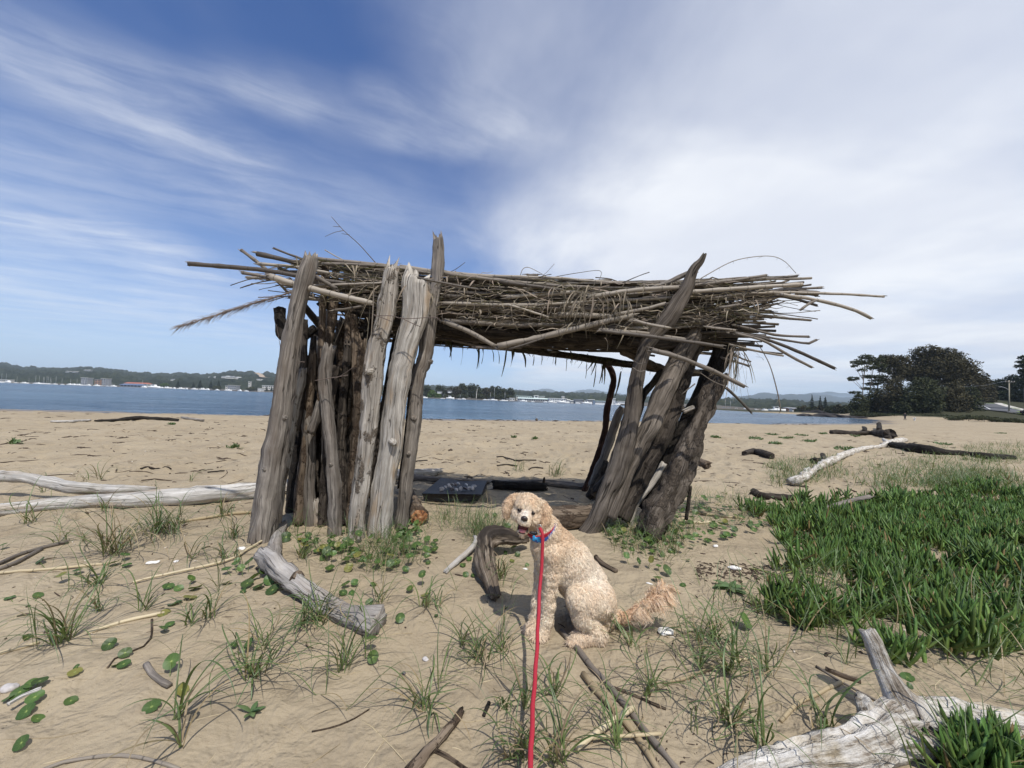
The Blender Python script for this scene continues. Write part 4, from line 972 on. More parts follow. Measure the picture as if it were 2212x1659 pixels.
M['redwood'] = wood('dark_red_pole', (.016, .009, .007), (.045, .022, .016), (.075, .040, .030))
M['bleached'] = wood('bleached_driftwood', (.26, .235, .205), (.52, .495, .455), (.70, .68, .645), stain=(.40, .29, .18), stain_amt=.45, crack=.6)
M['greylog'] = wood('grey_log', (.12, .105, .095), (.30, .275, .25), (.45, .425, .395), stain=(.30, .24, .18), stain_amt=.3, crack=.6)
def canemat(name, a, b_, c_):
    mt, w, bs, out = newmat(name)
    tc = w.new('ShaderNodeTexCoord'); uv = tc.outputs['UV']; us = w.sepx(uv)
    k = w.math('FRACT', w.math('ADD', w.new('ShaderNodeObjectInfo').outputs['Random'], w.new('ShaderNodeNewGeometry').outputs['Random Per Island']))
    g = w.noise(w.mapping(uv, scale=(180, 9, 1)), 1.0, 4, .6); p = w.noise(w.mapping(uv, scale=(20, 3, 1)), 1.0, 3, .6)
    col = w.ramp(w.math('ADD', w.math('MULTIPLY', k, .62), w.math('ADD', w.math('MULTIPLY', g, .30), w.math('MULTIPLY', p, .28))), [(.2, a), (.62, b_), (1.0, c_)])
    fr = w.math('FRACT', w.math('ADD', w.math('DIVIDE', us[1], .17), w.math('MULTIPLY', k, 9.0)))
    nd = w.mapr(w.math('ABSOLUTE', w.math('SUBTRACT', fr, .5)), .0, .035, 1.0, 0.0)
    col = w.mix(w.math('MULTIPLY', nd, .6), col, [q * .45 for q in a])
    w.l.new(col, bs.inputs['Base Color']); w.put(bs, 'Roughness', .6); w.put(bs, 'Specular IOR Level', .3)
    bump(w, bs, w.math('ADD', g, w.math('MULTIPLY', nd, .8)), .003, .7)
    return mt
M['cane'] = canemat('dry_cane', (.050, .041, .034), (.185, .157, .128), (.43, .38, .31))
M['cane_dark'] = canemat('shaded_cane', (.035, .028, .022), (.10, .08, .062), (.19, .155, .12))  # dry cane darkened for the roof's depth, its shade put into the colour
M['cane_mid'] = canemat('half_shaded_cane', (.035, .029, .024), (.125, .105, .085), (.30, .26, .21))  # darker copy for the front bundle; shade between canes put into the colour
M['straw'] = canemat('pale_straw', (.22, .165, .10), (.42, .34, .21), (.60, .52, .36))
M['dryleaf'] = leafmat('dry_cane_leaf', (.20, .16, .12), (.38, .32, .25), .7, .15, (.10, .08, .06), .35, .2, .35)
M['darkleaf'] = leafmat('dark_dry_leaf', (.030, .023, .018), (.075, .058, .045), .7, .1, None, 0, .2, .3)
M['wire'] = flat('rusty_wire', (.13, .10, .085), .7, .3, 20)

pb = gnd(700, 1160)
hut = thing('driftwood_shelter', 'beach hut of leaning driftwood posts under a thick flat roof of dry canes', 'hut', gnd(960, 1125))
def px_line(pts, d0, d1):
    """rows (u, v, radius px) from top to bottom, depth d0 at the top row to d1 at the bottom row, shared out along the length"""
    pts = np.array(pts, float); L = np.concatenate([[0], np.cumsum(np.hypot(np.diff(pts[:, 0]), np.diff(pts[:, 1])))]); f = L / L[-1]
    P = []; r = []
    for q, t in zip(pts, f):
        d = d0 + (d1 - d0) * t; P.append(at(q[0], q[1], d)); r.append(q[2] * d / FPX)
    return np.array(P), np.array(r)
pc = [0]
def post(pts, mat, lean=.25, depth=None, n=22, parent=None, name='post', knots=(), bury=True, **kw):
    """knots: (row index, side angle, size px)"""
    pc[0] += 1
    d1 = depth if depth is not None else float((gnd(pts[-1][0], pts[-1][1]) - C0) @ F_)
    P, r = px_line(pts, d1 + lean, d1)
    if bury: P[-1] = P[-1] + (P[-1] - P[-2]) / np.linalg.norm(P[-1] - P[-2]) * .06
    mb = MB(); logmesh(mb, P, r, n, seed=pc[0] * 3 + 1, n0=(1, 0, 0), **kw)
    for i, ang, s in knots:
        c = P[i]; ax = P[min(i + 1, len(P) - 1)] - P[max(i - 1, 0)]; ax /= np.linalg.norm(ax)
        sd = np.cross(ax, (0, 1.0, 0)); sd /= np.linalg.norm(sd); fr = np.cross(sd, ax)
        if fr[1] > 0: fr = -fr
        if sd[0] < 0: sd = -sd
        dr = sd * math.sin(ang) + fr * math.cos(ang); rs = s * d1 / FPX * .8
        logmesh(mb, [c + dr * (r[i] * .3 - rs), c + dr * (r[i] * .95), c + dr * (r[i] + rs * .7)], [rs * 2.2, rs * 1.5, rs * .7], 10, pc[0] * 7 + i, step=.01, rag=(.1, .5))
    return mb.build(name, M[mat], parent if parent is not None else hut)
# left wall, front row
P1 = post([(673, 552, 14), (667, 580, 17), (660, 605, 18), (646, 654, 17), (627, 760, 19), (607, 900, 22), (589, 1010, 25), (574, 1100, 26), (566, 1166, 27)], 'greybrown', .12, rag=(1.6, .2), groove=.09, knots=((5, .9, 6), (6, -.1, 4)))
post([(652, 800, 10), (645, 830, 13), (636, 868, 13), (626, 928, 13), (615, 990, 13), (603, 1053, 12), (592, 1140, 14)], 'silver_bark', .16, depth=3.52, rag=(1, .2))
post([(656, 690, 9), (653, 778, 10), (650, 850, 9), (640, 930, 8)], 'darkwood', .12, depth=3.70, bury=False)
b = MB(); P, r = px_line([(604, 666, 11), (607, 700, 11), (613, 725, 12), (637, 737, 12)], 4.0, 3.95); logmesh(b, P, r, 16, 61, rag=(.15, .3)); P, r = px_line([(637, 737, 11), (662, 724, 9), (683, 706, 8)], 3.95, 4.05); logmesh(b, P, r, 14, 62); P, r = px_line([(640, 732, 11), (650, 790, 11), (648, 900, 10)], 3.95, 3.9); logmesh(b, P, r, 14, 63); b.build('forked_branch', M['charwood'], hut)
post([(653, 878, 7), (659, 890, 11), (667, 928, 12.5), (668, 1003, 12.5), (666, 1053, 13), (671, 1133, 14)], 'greybrown', .05, rag=(.8, .2))
post([(691, 868, 7), (684, 900, 9), (672, 935, 9)], 'greybrown', .02, depth=3.66, bury=False)
post([(711, 751, 12), (706, 778, 14), (703, 828, 14), (712, 928, 13), (718, 1003, 13), (723, 1078, 14), (723, 1156, 14)], 'greybrown', .12, rag=(1.4, .2), knots=((4, .2, 4),))
post([(735, 700, 8), (736, 773, 10), (739, 800, 9), (748, 840, 11), (752, 885, 10), (742, 938, 12), (738, 990, 9), (743, 1028, 7), (748, 1110, 7)], 'brownwood', .12, lump=.3, knots=((4, -.6, 4), (5, -.9, 4), (6, .9, 3)))
post([(764, 680, 8), (767, 748, 8), (769, 803, 9), (773, 878, 8), (770, 930, 8), (768, 1020, 7), (764, 1090, 7)], 'brownwood', .10, depth=3.85, knots=((3, .7, 4), (4, .8, 4)))
post([(847, 580, 14), (843, 596, 16), (838, 640, 19), (833, 685, 19), (815, 748, 20), (806, 803, 22), (801, 878, 21), (794, 940, 20), (786, 1003, 19), (773, 1103, 20), (768, 1163, 20)], 'silver_bark', .10, rag=(2.0, .2), flat=.6, groove=.08, knots=((5, -.2, 6),))
post([(903, 602, 26), (900, 616, 28), (897, 685, 27), (883, 730, 25), (871, 779, 24), (863, 803, 24), (852, 878, 23), (846, 953, 24), (833, 1028, 25), (823, 1103, 26), (818, 1160, 27)], 'silver', .10, rag=(1.1, .2), flat=.5, groove=.08, knots=((7, .5, 6),))
post([(947, 514, 10.5), (948, 530, 12), (946, 592, 13), (931, 685, 15), (917, 779, 15), (908, 800, 14), (901, 840, 13), (896, 903, 15), (886, 978, 14), (876, 1053, 14), (867, 1143, 14)], 'greybrown', .06, rag=(2.2, .2), groove=.09, knots=((4, 1.4, 6), (7, .1, 5), (6, -1.3, 5), (8, 0., 4)))
# upper stub ends showing between the canes
post([(726, 582, 7), (722, 640, 9), (716, 700, 9), (710, 760, 8), (700, 900, 8)], 'brownwood', .1, depth=3.86, bury=False, rag=(.8, .2))
post([(749, 580, 6), (750, 620, 7), (752, 700, 7), (748, 800, 7)], 'brownwood', .1, depth=3.92, bury=False, rag=(.8, .2))
post([(690, 560, 6), (701, 580, 8), (704, 610, 8), (697, 660, 7), (694, 780, 7), (690, 900, 6)], 'brownwood', .08, depth=3.84, bury=False)
# left wall, inner and back posts
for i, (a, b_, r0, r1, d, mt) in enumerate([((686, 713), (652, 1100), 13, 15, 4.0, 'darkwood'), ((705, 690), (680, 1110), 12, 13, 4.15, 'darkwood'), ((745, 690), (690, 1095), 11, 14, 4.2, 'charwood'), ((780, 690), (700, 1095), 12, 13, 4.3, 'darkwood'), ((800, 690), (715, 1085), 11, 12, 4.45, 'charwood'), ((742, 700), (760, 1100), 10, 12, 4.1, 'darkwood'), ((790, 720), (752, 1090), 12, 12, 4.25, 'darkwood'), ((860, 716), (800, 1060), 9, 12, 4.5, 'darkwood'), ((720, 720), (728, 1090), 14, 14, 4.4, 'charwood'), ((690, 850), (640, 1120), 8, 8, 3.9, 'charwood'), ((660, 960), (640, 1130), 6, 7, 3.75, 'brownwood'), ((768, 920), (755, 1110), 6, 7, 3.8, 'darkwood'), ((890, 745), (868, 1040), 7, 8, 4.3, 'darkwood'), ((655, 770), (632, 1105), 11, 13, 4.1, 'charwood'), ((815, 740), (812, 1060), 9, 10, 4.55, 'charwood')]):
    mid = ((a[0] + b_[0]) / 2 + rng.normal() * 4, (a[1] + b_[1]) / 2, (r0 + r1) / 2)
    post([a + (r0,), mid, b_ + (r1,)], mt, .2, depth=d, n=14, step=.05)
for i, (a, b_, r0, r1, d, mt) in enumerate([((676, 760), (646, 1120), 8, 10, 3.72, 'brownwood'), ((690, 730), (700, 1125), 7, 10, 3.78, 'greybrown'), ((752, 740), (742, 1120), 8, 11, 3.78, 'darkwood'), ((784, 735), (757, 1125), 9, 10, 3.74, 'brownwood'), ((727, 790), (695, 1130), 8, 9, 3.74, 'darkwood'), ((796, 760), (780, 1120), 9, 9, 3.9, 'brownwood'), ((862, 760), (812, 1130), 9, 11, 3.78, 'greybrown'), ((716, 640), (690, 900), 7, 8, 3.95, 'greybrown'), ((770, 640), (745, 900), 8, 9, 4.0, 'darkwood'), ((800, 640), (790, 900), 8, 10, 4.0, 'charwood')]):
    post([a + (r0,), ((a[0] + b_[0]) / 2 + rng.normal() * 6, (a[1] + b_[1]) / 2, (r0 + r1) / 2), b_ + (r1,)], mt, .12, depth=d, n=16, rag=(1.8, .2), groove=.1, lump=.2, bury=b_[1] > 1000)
post([(683, 1078, 5), (684, 1090, 8), (687, 1135, 8)], 'silver_bark', .02, rag=(.8, .2))
# right wall
post([(1522, 549, 4), (1513, 565, 7), (1498, 583, 10), (1479, 630, 14), (1460, 660, 17), (1441, 690, 19), (1422, 712, 16), (1397, 745, 15), (1382, 785, 14), (1374, 826, 15), (1367, 885, 17), (1352, 955, 20), (1334, 1014, 21), (1312, 1068, 20), (1292, 1117, 19), (1274, 1146, 18)], 'duskwood', -.12, rag=(1.5, .3), groove=.10)
post([(1500, 583, 5), (1470, 597, 5), (1443, 610, 5), (1407, 622, 3)], 'greybrown', .0, depth=3.80, n=12, bury=False)
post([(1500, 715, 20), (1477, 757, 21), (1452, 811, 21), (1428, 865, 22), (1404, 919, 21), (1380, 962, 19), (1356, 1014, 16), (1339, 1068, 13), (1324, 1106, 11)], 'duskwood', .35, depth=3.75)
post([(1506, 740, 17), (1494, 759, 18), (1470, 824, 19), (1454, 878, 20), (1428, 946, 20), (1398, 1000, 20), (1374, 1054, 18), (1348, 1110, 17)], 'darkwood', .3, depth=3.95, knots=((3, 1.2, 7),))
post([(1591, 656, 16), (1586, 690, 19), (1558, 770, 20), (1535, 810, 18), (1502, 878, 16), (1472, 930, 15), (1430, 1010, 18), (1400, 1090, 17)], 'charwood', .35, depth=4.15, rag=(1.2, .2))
post([(1553, 812, 18), (1549, 826, 20), (1535, 858, 20), (1520, 892, 20), (1496, 946, 22), (1474, 1000, 26), (1454, 1048, 31), (1430, 1098, 30), (1404, 1142, 26)], 'barkgrey', .22, depth=3.70, rag=(1.6, .2), lump=.26, groove=.14, rough=.3)
post([(1434, 1000, 7), (1411, 1041, 7), (1388, 1068, 8), (1371, 1095, 7), (1360, 1138, 6)], 'silver', .15, n=12)
post([(1306, 785, 6), (1318, 797, 7), (1325, 824, 7), (1313, 878, 7), (1306, 932, 6.5), (1290, 987, 6.5), (1271, 1038, 6.5), (1262, 1060, 6)], 'redwood', -.15, n=12)
post([(1345, 880, 7), (1333, 905, 9), (1305, 985, 9), (1281, 1040, 9)], 'greybrown', -.1, n=14, depth=5.3)
post([(1312, 1000, 9), (1296, 1035, 11), (1280, 1066, 11)], 'darkwood', -.2, n=14, depth=5.0)
post([(1432, 800, 8), (1410, 828, 8), (1391, 851, 8), (1372, 900, 8), (1350, 960, 8)], 'darkwood', .05, depth=4.7, n=12, bury=False)
post([(1393, 840, 5), (1384, 880, 6), (1372, 920, 6)], 'charwood', .0, depth=4.5, n=10, bury=False)
post([(1476, 890, 5), (1493, 882, 5), (1500, 880, 5)], 'silver', .0, depth=3.95, n=10, bury=False, name='branch_stub')
post([(1492, 1050, 3), (1488, 1080, 4), (1484, 1110, 4)], 'darkwood', .0, depth=3.95, n=8)
post([(1330, 1010, 10), (1290, 1060, 12)], 'darkwood', .1, depth=4.6, n=12)
post([(1445, 960, 6), (1430, 1000, 8), (1400, 1060, 9)], 'brownwood', .1, depth=4.2, n=10)
# beams
bm = []
def beam(pts, d0, d1, mat, n=16, name='beam'):
    pc[0] += 1; P, r = px_line(pts, d0, d1); b = MB(); logmesh(b, P, r, n, pc[0] * 3, step=.05); return b.build(name, M[mat], hut)
beam([(690, 655, 9), (960, 712, 11), (1120, 722, 12), (1315, 735, 12), (1450, 742, 11), (1590, 700, 9)], 4.02, 4.10, 'darkwood')
beam([(955, 722, 8), (1100, 733, 9), (1300, 746, 9), (1480, 752, 9)], 4.15, 4.15, 'darkwood')
beam([(890, 733, 6), (1100, 752, 7), (1330, 783, 8), (1440, 800, 8), (1520, 806, 8)], 5.2, 5.25, 'darkwood')
beam([(680, 690, 8), (800, 712, 8), (905, 738, 7)], 5.0, 5.1, 'charwood')
beam([(1345, 760, 7), (1430, 798, 9), (1480, 812, 8)], 4.2, 5.2, 'brownwood')
beam([(640, 640, 7), (700, 715, 8)], 3.95, 4.9, 'charwood')
# ---- roof canes
cane_n = [0]; th_mb = MB(); th_dark = MB()
def cane(pts, r=3.2, d=3.82, mat='cane', d2=None, asmesh=None, bend=.0):
    """pts (u, v) along a cane; r in px"""
    pts = [tuple(p) + (r * (1.0 - .15 * i / max(1, len(pts) - 1)),) for i, p in enumerate(pts)]
    P, rr = px_line(pts, d, d if d2 is None else d2)
    m = max(6, min(26, int(np.linalg.norm(P[-1] - P[0]) / .07)))
    Q = spline(np.column_stack([P, rr]), m)
    ph = rng.random() * .17; s = np.linspace(0, np.linalg.norm(P[-1] - P[0]), m) + ph
    rad = Q[:, 3] * (1 + .08 * rng.normal(size=m))
    wob = np.cumsum(rng.normal(size=(m, 3)), 0) * .0016; Q[:, :3] += wob - wob[0]
    if asmesh is not None: tube(asmesh, Q[:, :3], rad, 6, uvo=rng.random() * 3); return
    cane_n[0] += 1; mb = MB(); tube(mb, Q[:, :3], rad, 9, uvo=rng.random() * 3)
    if r > 2.4:
        for e, s_ in ((0, 1), (-1, -1)):
            p = Q[e, :3]; t = (Q[0, :3] - Q[1, :3]) if e == 0 else (Q[-1, :3] - Q[-2, :3]); t /= np.linalg.norm(t); q = rad[e]
            for _ in range(3):
                o = rng.normal(size=3); o -= t * (o @ t); o /= np.linalg.norm(o); b0 = p - t * .012 + o * q * .75; tube(mb, [b0, b0 + t * (.012 + q * rng.uniform(.6, 2.6))], [q * .42, q * .10], 4)
    return mb.build('cane', M[mat], hut)
def A(*p): return [(.31253 * x + 345.6, .31253 * y + 466.6) for x, y in p]
def B_(*p): return [(.27345 * x + 864.1, .27345 * y + 466.6) for x, y in p]
def C_(*p): return [(.293 * x + 1296.1, .293 * y + 518.4) for x, y in p]
for pts, r, d in [
    (A((200, 330), (450, 355), (750, 385), (1000, 425), (1300, 470)), 5.2, 3.72), (A((672, 262), (800, 290), (930, 320), (1100, 350)), 5.5, 3.85), (A((680, 330), (930, 350), (1200, 400)), 3.8, 3.8),
    (A((562, 235), (740, 370), (890, 530)), 3.6, 4.0), (A((785, 222), (1000, 300), (1150, 330)), 2.6, 3.95), (A((1140, 235), (1240, 290), (1330, 330)), 1.3, 3.9), (A((570, 392), (760, 430), (900, 460)), 4.0, 3.9), (A((600, 425), (780, 440), (1000, 470)), 3.2, 3.86),
    (A((760, 418), (1000, 490), (1200, 545), (1460, 600)), 7.0, 3.42), (A((1080, 295), (1380, 320), (1870, 385), (2300, 420)), 4.2, 3.85), (A((1120, 330), (1500, 345), (1900, 400)), 3.4, 3.82), (A((1050, 480), (1500, 465), (1620, 455)), 2.6, 3.66),
    (A((1080, 420), (1220, 500)), 5.0, 3.62), (A((1195, 655), (1385, 622)), 3.4, 3.6), (A((1090, 395), (1700, 420), (2000, 470)), 3.6, 3.9), (A((1780, 425), (2000, 465), (2200, 500)), 2.6, 3.55), (A((820, 360), (930, 395), (1100, 420)), 3.4, 3.9), (A((900, 520), (1100, 580)), 3.0, 3.75), (A((890, 560), (1090, 578), (1300, 590)), 3.2, 3.95),
    (B_((0, 395), (260, 430), (650, 470), (1300, 500), (2000, 545)), 3.6, 3.88), (B_((350, 455), (750, 500), (1150, 540), (1500, 560)), 4.0, 3.8), (B_((780, 515), (1000, 550), (1270, 588)), 4.4, 3.72), (B_((840, 642), (1050, 625), (1400, 600)), 5.0, 3.75), (B_((340, 630), (510, 635)), 5.0, 3.78), (B_((340, 600), (700, 610), (1000, 620)), 4.2, 3.86),
    (B_((340, 690), (850, 700), (1200, 690), (1700, 660), (2170, 640)), 4.0, 3.75), (B_((850, 700), (1010, 745), (1175, 802)), 2.4, 3.66), (B_((1250, 780), (1500, 785), (1840, 805)), 6.0, 3.74), (B_((350, 825), (600, 845), (1000, 865), (1450, 850)), 5.2, 3.8), (B_((350, 830), (560, 920), (765, 1032)), 5.4, 3.72), (B_((770, 1030), (1000, 985), (1400, 890), (1650, 830), (1830, 790)), 7.0, 3.72),
    (B_((580, 1040), (700, 1040), (850, 1050)), 3.0, 3.74), (B_((860, 1055), (1000, 1010), (1150, 960)), 2.4, 3.7), (B_((1700, 780), (1900, 740), (2100, 690)), 4.0, 3.7), (B_((1300, 725), (1600, 735), (1900, 700)), 4.4, 3.76), (B_((400, 720), (800, 735), (1300, 730)), 3.8, 3.84), (B_((600, 485), (1200, 520), (2200, 570)), 3.2, 3.92), (B_((350, 665), (700, 680), (1100, 690)), 3.6, 3.8), (B_((1480, 645), (1830, 590), (2200, 560)), 5.5, 3.7), (B_((1300, 610), (1800, 620), (2300, 570)), 4.5, 3.8), (B_((1840, 830), (2120, 885)), 3.6, 3.6), (B_((1600, 900), (1950, 930), (2250, 975)), 4.6, 3.7), (B_((1700, 870), (1960, 895)), 3.6, 3.78), (B_((1430, 870), (1700, 880), (1860, 845)), 5.5, 3.76), (B_((420, 985), (700, 1035), (960, 1040)), 2.6, 4.2), (B_((1000, 470), (1090, 472)), 4.0, 3.95),
    (C_((1100, 392), (1600, 388), (2095, 413)), 3.0, 3.8), (C_((1330, 400), (1600, 440), (1880, 515), (2000, 575)), 4.0, 3.7), (C_((650, 385), (940, 360), (1500, 320)), 4.6, 3.72), (C_((560, 345), (830, 320), (1225, 264)), 3.6, 3.8), (C_((700, 340), (1050, 300), (1460, 258)), 3.0, 3.85), (C_((1000, 400), (1400, 362), (1625, 346)), 3.0, 3.9), (C_((1000, 350), (1300, 320), (1395, 294)), 2.6, 3.95), (C_((1280, 402), (1450, 435), (1600, 480)), 3.0, 3.85),
    (C_((1600, 440), (1540, 470), (1480, 515)), 3.0, 3.7), (C_((1000, 540), (1300, 565), (1560, 590)), 2.9, 3.82), (C_((1000, 608), (1220, 607)), 2.6, 3.95), (C_((980, 625), (1150, 670), (1300, 705), (1530, 716)), 3.0, 3.78), (C_((1150, 700), (1400, 740), (1540, 755), (1597, 728)), 3.0, 3.74), (C_((960, 680), (1200, 725), (1450, 820), (1720, 940)), 3.8, 3.7), (C_((1000, 690), (1200, 740), (1400, 850), (1565, 935)), 3.0, 3.66), (C_((950, 770), (1150, 815), (1345, 850)), 2.4, 3.85), (C_((1345, 838), (1150, 820), (1000, 800)), 1.8, 3.9),
    (C_((380, 812), (550, 855), (800, 950), (1072, 1075)), 5.2, 3.35), (C_((0, 668), (300, 700), (720, 755), (900, 778)), 4.2, 3.5), (C_((250, 595), (380, 625), (520, 650)), 3.4, 3.55), (C_((930, 1090), (1020, 1170), (1118, 1270)), 3.0, 3.6), (C_((900, 870), (1100, 932)), 2.6, 4.0), (C_((1000, 465), (1225, 452)), 3.4, 3.86), (C_((800, 430), (1100, 400), (1270, 400)), 4.6, 3.86), (C_((0, 385), (300, 350), (560, 290)), 3.6, 3.95), (C_((1450, 385), (1600, 395)), 6.5, 3.9), (C_((880, 500), (1030, 480)), 3.0, 3.7), (C_((1000, 520), (1150, 512)), 1.6, 3.8), (C_((1030, 575), (1170, 585)), 2.0, 3.9),
    (C_((780, 640), (1000, 670)), 3.2, 3.66), (C_((700, 1060), (600, 1140)), 1.5, 3.9), (C_((640, 960), (730, 965)), 4.0, 4.9), (C_((350, 760), (640, 880)), 3.0, 4.1), (C_((960, 840), (1110, 895)), 2.0, 4.1)]:
    cane(pts, r, d)
TOPL = np.array([(560, 556), (660, 556), (760, 566), (850, 577), (960, 590), (1100, 600), (1250, 605), (1400, 608), (1500, 606), (1600, 600), (1720, 598)], float)
BOTL = np.array([(560, 590), (660, 640), (760, 655), (850, 672), (960, 690), (1100, 705), (1250, 712), (1400, 716), (1500, 712), (1600, 690), (1720, 640)], float)
def face(u, f): return np.interp(u, TOPL[:, 0], TOPL[:, 1]) * (1 - f) + np.interp(u, BOTL[:, 0], BOTL[:, 1]) * f
for k in range(300):                                           # the front bundle, merged
    f = rng.random() ** .9; L = rng.uniform(160, 620); u0 = rng.uniform(600, 1650 - L * .6); u1 = min(u0 + L, rng.uniform(1600, 1760)); f2 = np.clip(f + rng.normal() * .10, 0.0, 1)
    um = (u0 + u1) / 2
    cane([(u0, face(u0, f)), (um, face(um, (f + f2) / 2) + rng.normal() * 1.5), (u1, face(u1, f2))], rng.uniform(1.0, 3.4), 3.84 + .22 * rng.random() + .10 * f, asmesh=th_mb)
for k in range(420):                                           # the depth of the roof behind it
    d = rng.uniform(4.05, 5.35); x0 = rng.uniform(-2.15, 1.7); L = rng.uniform(.9, 2.6); x1 = min(x0 + L, 2.75)
    fr = rng.random(); z0 = 2.02 + .36 * fr - .035 * x0 * .4 + .03 * rng.normal(); dz = rng.normal() * .05
    P = spline([(x0, d, z0), ((x0 + x1) / 2, d + rng.normal() * .03, z0 + dz * .5 + .02 * rng.normal()), (x1, d + rng.normal() * .1, z0 + dz)], 8)
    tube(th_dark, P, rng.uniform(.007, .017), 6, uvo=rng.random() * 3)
for k in range(90):                                            # cross rods
    x = rng.uniform(-2.0, 2.4); P = spline([(x, 3.95, 2.06 + .3 * rng.random()), (x + rng.normal() * .15, 4.6, 2.05 + .3 * rng.random()), (x + rng.normal() * .3, 5.4, 2.02 + .3 * rng.random())], 7); tube(th_dark, P, rng.uniform(.006, .014), 6, uvo=rng.random())
for k in range(70):                                            # wispy twigs poking out all round
    e = rng.random()
    if e < .45: u0, u1 = rng.uniform(1480, 1640), 0; v0 = face(u0, rng.random()); L = rng.uniform(40, 150); sl_ = rng.normal() * .16 + .06
    elif e < .7: u0 = rng.uniform(600, 700); v0 = face(u0, rng.random()); L = -rng.uniform(30, 110); sl_ = rng.normal() * .18
    else: u0 = rng.uniform(660, 1600); v0 = face(u0, .04); L = rng.choice((-1, 1)) * rng.uniform(20, 60); sl_ = -abs(L) / L * rng.uniform(.05, .45)
    cane([(u0, v0), (u0 + L * .5, v0 + sl_ * L * .5 + rng.normal() * 2), (u0 + L, v0 + sl_ * L + rng.normal() * 5)], rng.uniform(.5, 1.4), 3.78 + .2 * rng.random(), asmesh=th_mb)
o = th_mb.build('cane_bundle', M['cane_mid'], hut); o['kind'] = 'stuff'
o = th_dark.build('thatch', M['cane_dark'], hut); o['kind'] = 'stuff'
def hang(mb, u, v, d, L, dx, wd, curl=0.0):
    """one dry strip hanging from (u, v): length px, sideways px"""
    n = 7; t = np.linspace(0, 1, n); P = np.array([at(u + dx * (q ** .8) + curl * math.sin(q * 3.1), v + L * q ** 1.15 - 5 * math.sin(q * 2.2) * (abs(dx) / 30), d - .04 * math.sin(q * 3) - .02) for q in t])
    a = rng.random() * 3; sd = np.array([(math.cos(a + q * 1.5), math.sin(a + q * 1.5) * .8, .1) for q in t])
    ribbon(mb, P, wd * d / FPX * (1 - .75 * t ** 1.6), sd)
lv = MB()
for k in range(420):                                           # flattened strips lying along the canes
    u = rng.uniform(620, 1640); f = rng.random(); v = face(u, f); L = rng.uniform(30, 110) * rng.choice((-1, 1)); sl_ = rng.normal() * .16; d = 3.70 + .16 * rng.random(); n = 7
    P = np.array([at(u + L * t, v + sl_ * L * t + 6 * math.sin(t * 3.1) * rng.normal() * .5, d + .02 * math.sin(t * 5)) for t in np.linspace(0, 1, n)]); a = rng.random() * 3
    ribbon(lv, P, rng.uniform(1.5, 4.0) * d / FPX * (1 - .8 * np.linspace(0, 1, n) ** 2), np.array([(.1, math.cos(a + q), math.sin(a + q)) for q in np.linspace(0, 1.2, n)]))
for k in range(70):                                            # the shock of pale fronds left of the forked post
    u = rng.normal() * 60 + 1275; hang(lv, u, rng.uniform(615, 665), 3.64 + .06 * rng.random(), rng.uniform(18, 75), rng.normal() * 22 - 12, rng.uniform(1.8, 3.6), rng.normal() * 5)
for k in range(430):
    u = rng.uniform(640, 1640); f = rng.random(); v = face(u, f); hang(lv, u, v, 3.74 + .1 * rng.random(), rng.uniform(8, 42), rng.normal() * 24, rng.uniform(1.2, 3.4), rng.normal() * 4)
for (x, y, L, dx) in [(370, 480, 30, -6), (600, 580, 70, -10), (590, 510, 26, -22), (1280, 540, 60, 2), (1440, 600, 55, -30), (1450, 590, 70, -22), (1460, 600, 85, -14), (1530, 630, 65, -12), (1560, 640, 40, 14), (1790, 880, 50, -22), (1590, 840, 22, 10), (1360, 840, 44, -28), (1000, 590, 38, -34), (520, 630, 34, -42), (630, 740, 18, -4), (700, 740, 16, 1), (1620, 960, 30, 4), (1150, 880, 10, -20)]:
    q = B_((x, y))[0]; hang(lv, q[0], q[1], 3.62, L, dx, 4.6, 4)
for (x, y, L, dx, w_) in [(1400, 520, 120, -60, 4.0), (1480, 400, 150, -8, 4.0), (1510, 480, 90, -45, 4), (1330, 340, 50, 4, 4), (1700, 480, 70, -32, 4), (1330, 500, 34, -16, 3.6), (1280, 560, 12, -40, 3), (1050, 520, 20, 0, 3), (1100, 530, 30, 14, 3), (1440, 560, 40, -18, 3.5), (1430, 700, 30, 0, 3), (1630, 620, 30, -4, 3), (1460, 520, 130, -12, 3.4), (1560, 450, 110, -20, 3.6)]:
    q = A((x, y))[0]; hang(lv, q[0], q[1], 3.46, L, dx, w_, 3)
o = lv.build('dry_leaves', M['dryleaf'], hut); o['kind'] = 'stuff'
dl = MB()
for (x, y, L, dx) in [(320, 985, 14, -2), (345, 985, 18, 8), (400, 1000, 32, -2), (360, 1000, 40, 12), (495, 1010, 46, -4), (620, 1050, 44, -4), (600, 1060, 38, 6), (655, 1060, 30, -3), (715, 1060, 26, 6), (760, 1060, 30, 6), (845, 1070, 56, -12), (890, 1080, 32, -5), (920, 1080, 12, 30), (960, 1090, 30, 8), (1050, 1080, 28, 0), (1110, 1090, 24, 1), (1215, 1000, 50, 4), (1220, 1090, 22, 1), (1300, 1080, 40, 3), (1345, 1090, 26, 2), (1400, 1110, 18, -6), (1465, 1130, 42, 0), (1480, 1110, 34, 10), (1550, 1150, 56, -6), (1580, 1160, 44, 4), (1600, 1150, 50, 3), (1610, 1160, 46, -10), (1560, 1140, 34, -14), (1540, 1160, 20, -18), (1690, 1180, 14, 18), (1750, 1250, 50, -14)]:
    q = B_((x, y))[0]; hang(dl, q[0], q[1] - 6, 4.9, L + 6, dx, rng.uniform(2.5, 6.5), 3)
for k in range(90):
    u = rng.uniform(900, 1440); v = np.interp(u, [900, 1100, 1330, 1440], [733, 752, 782, 795]); hang(dl, u, v - 6, rng.uniform(4.6, 5.2), rng.uniform(6, 30), rng.normal() * 8, rng.uniform(1.2, 4), 3)
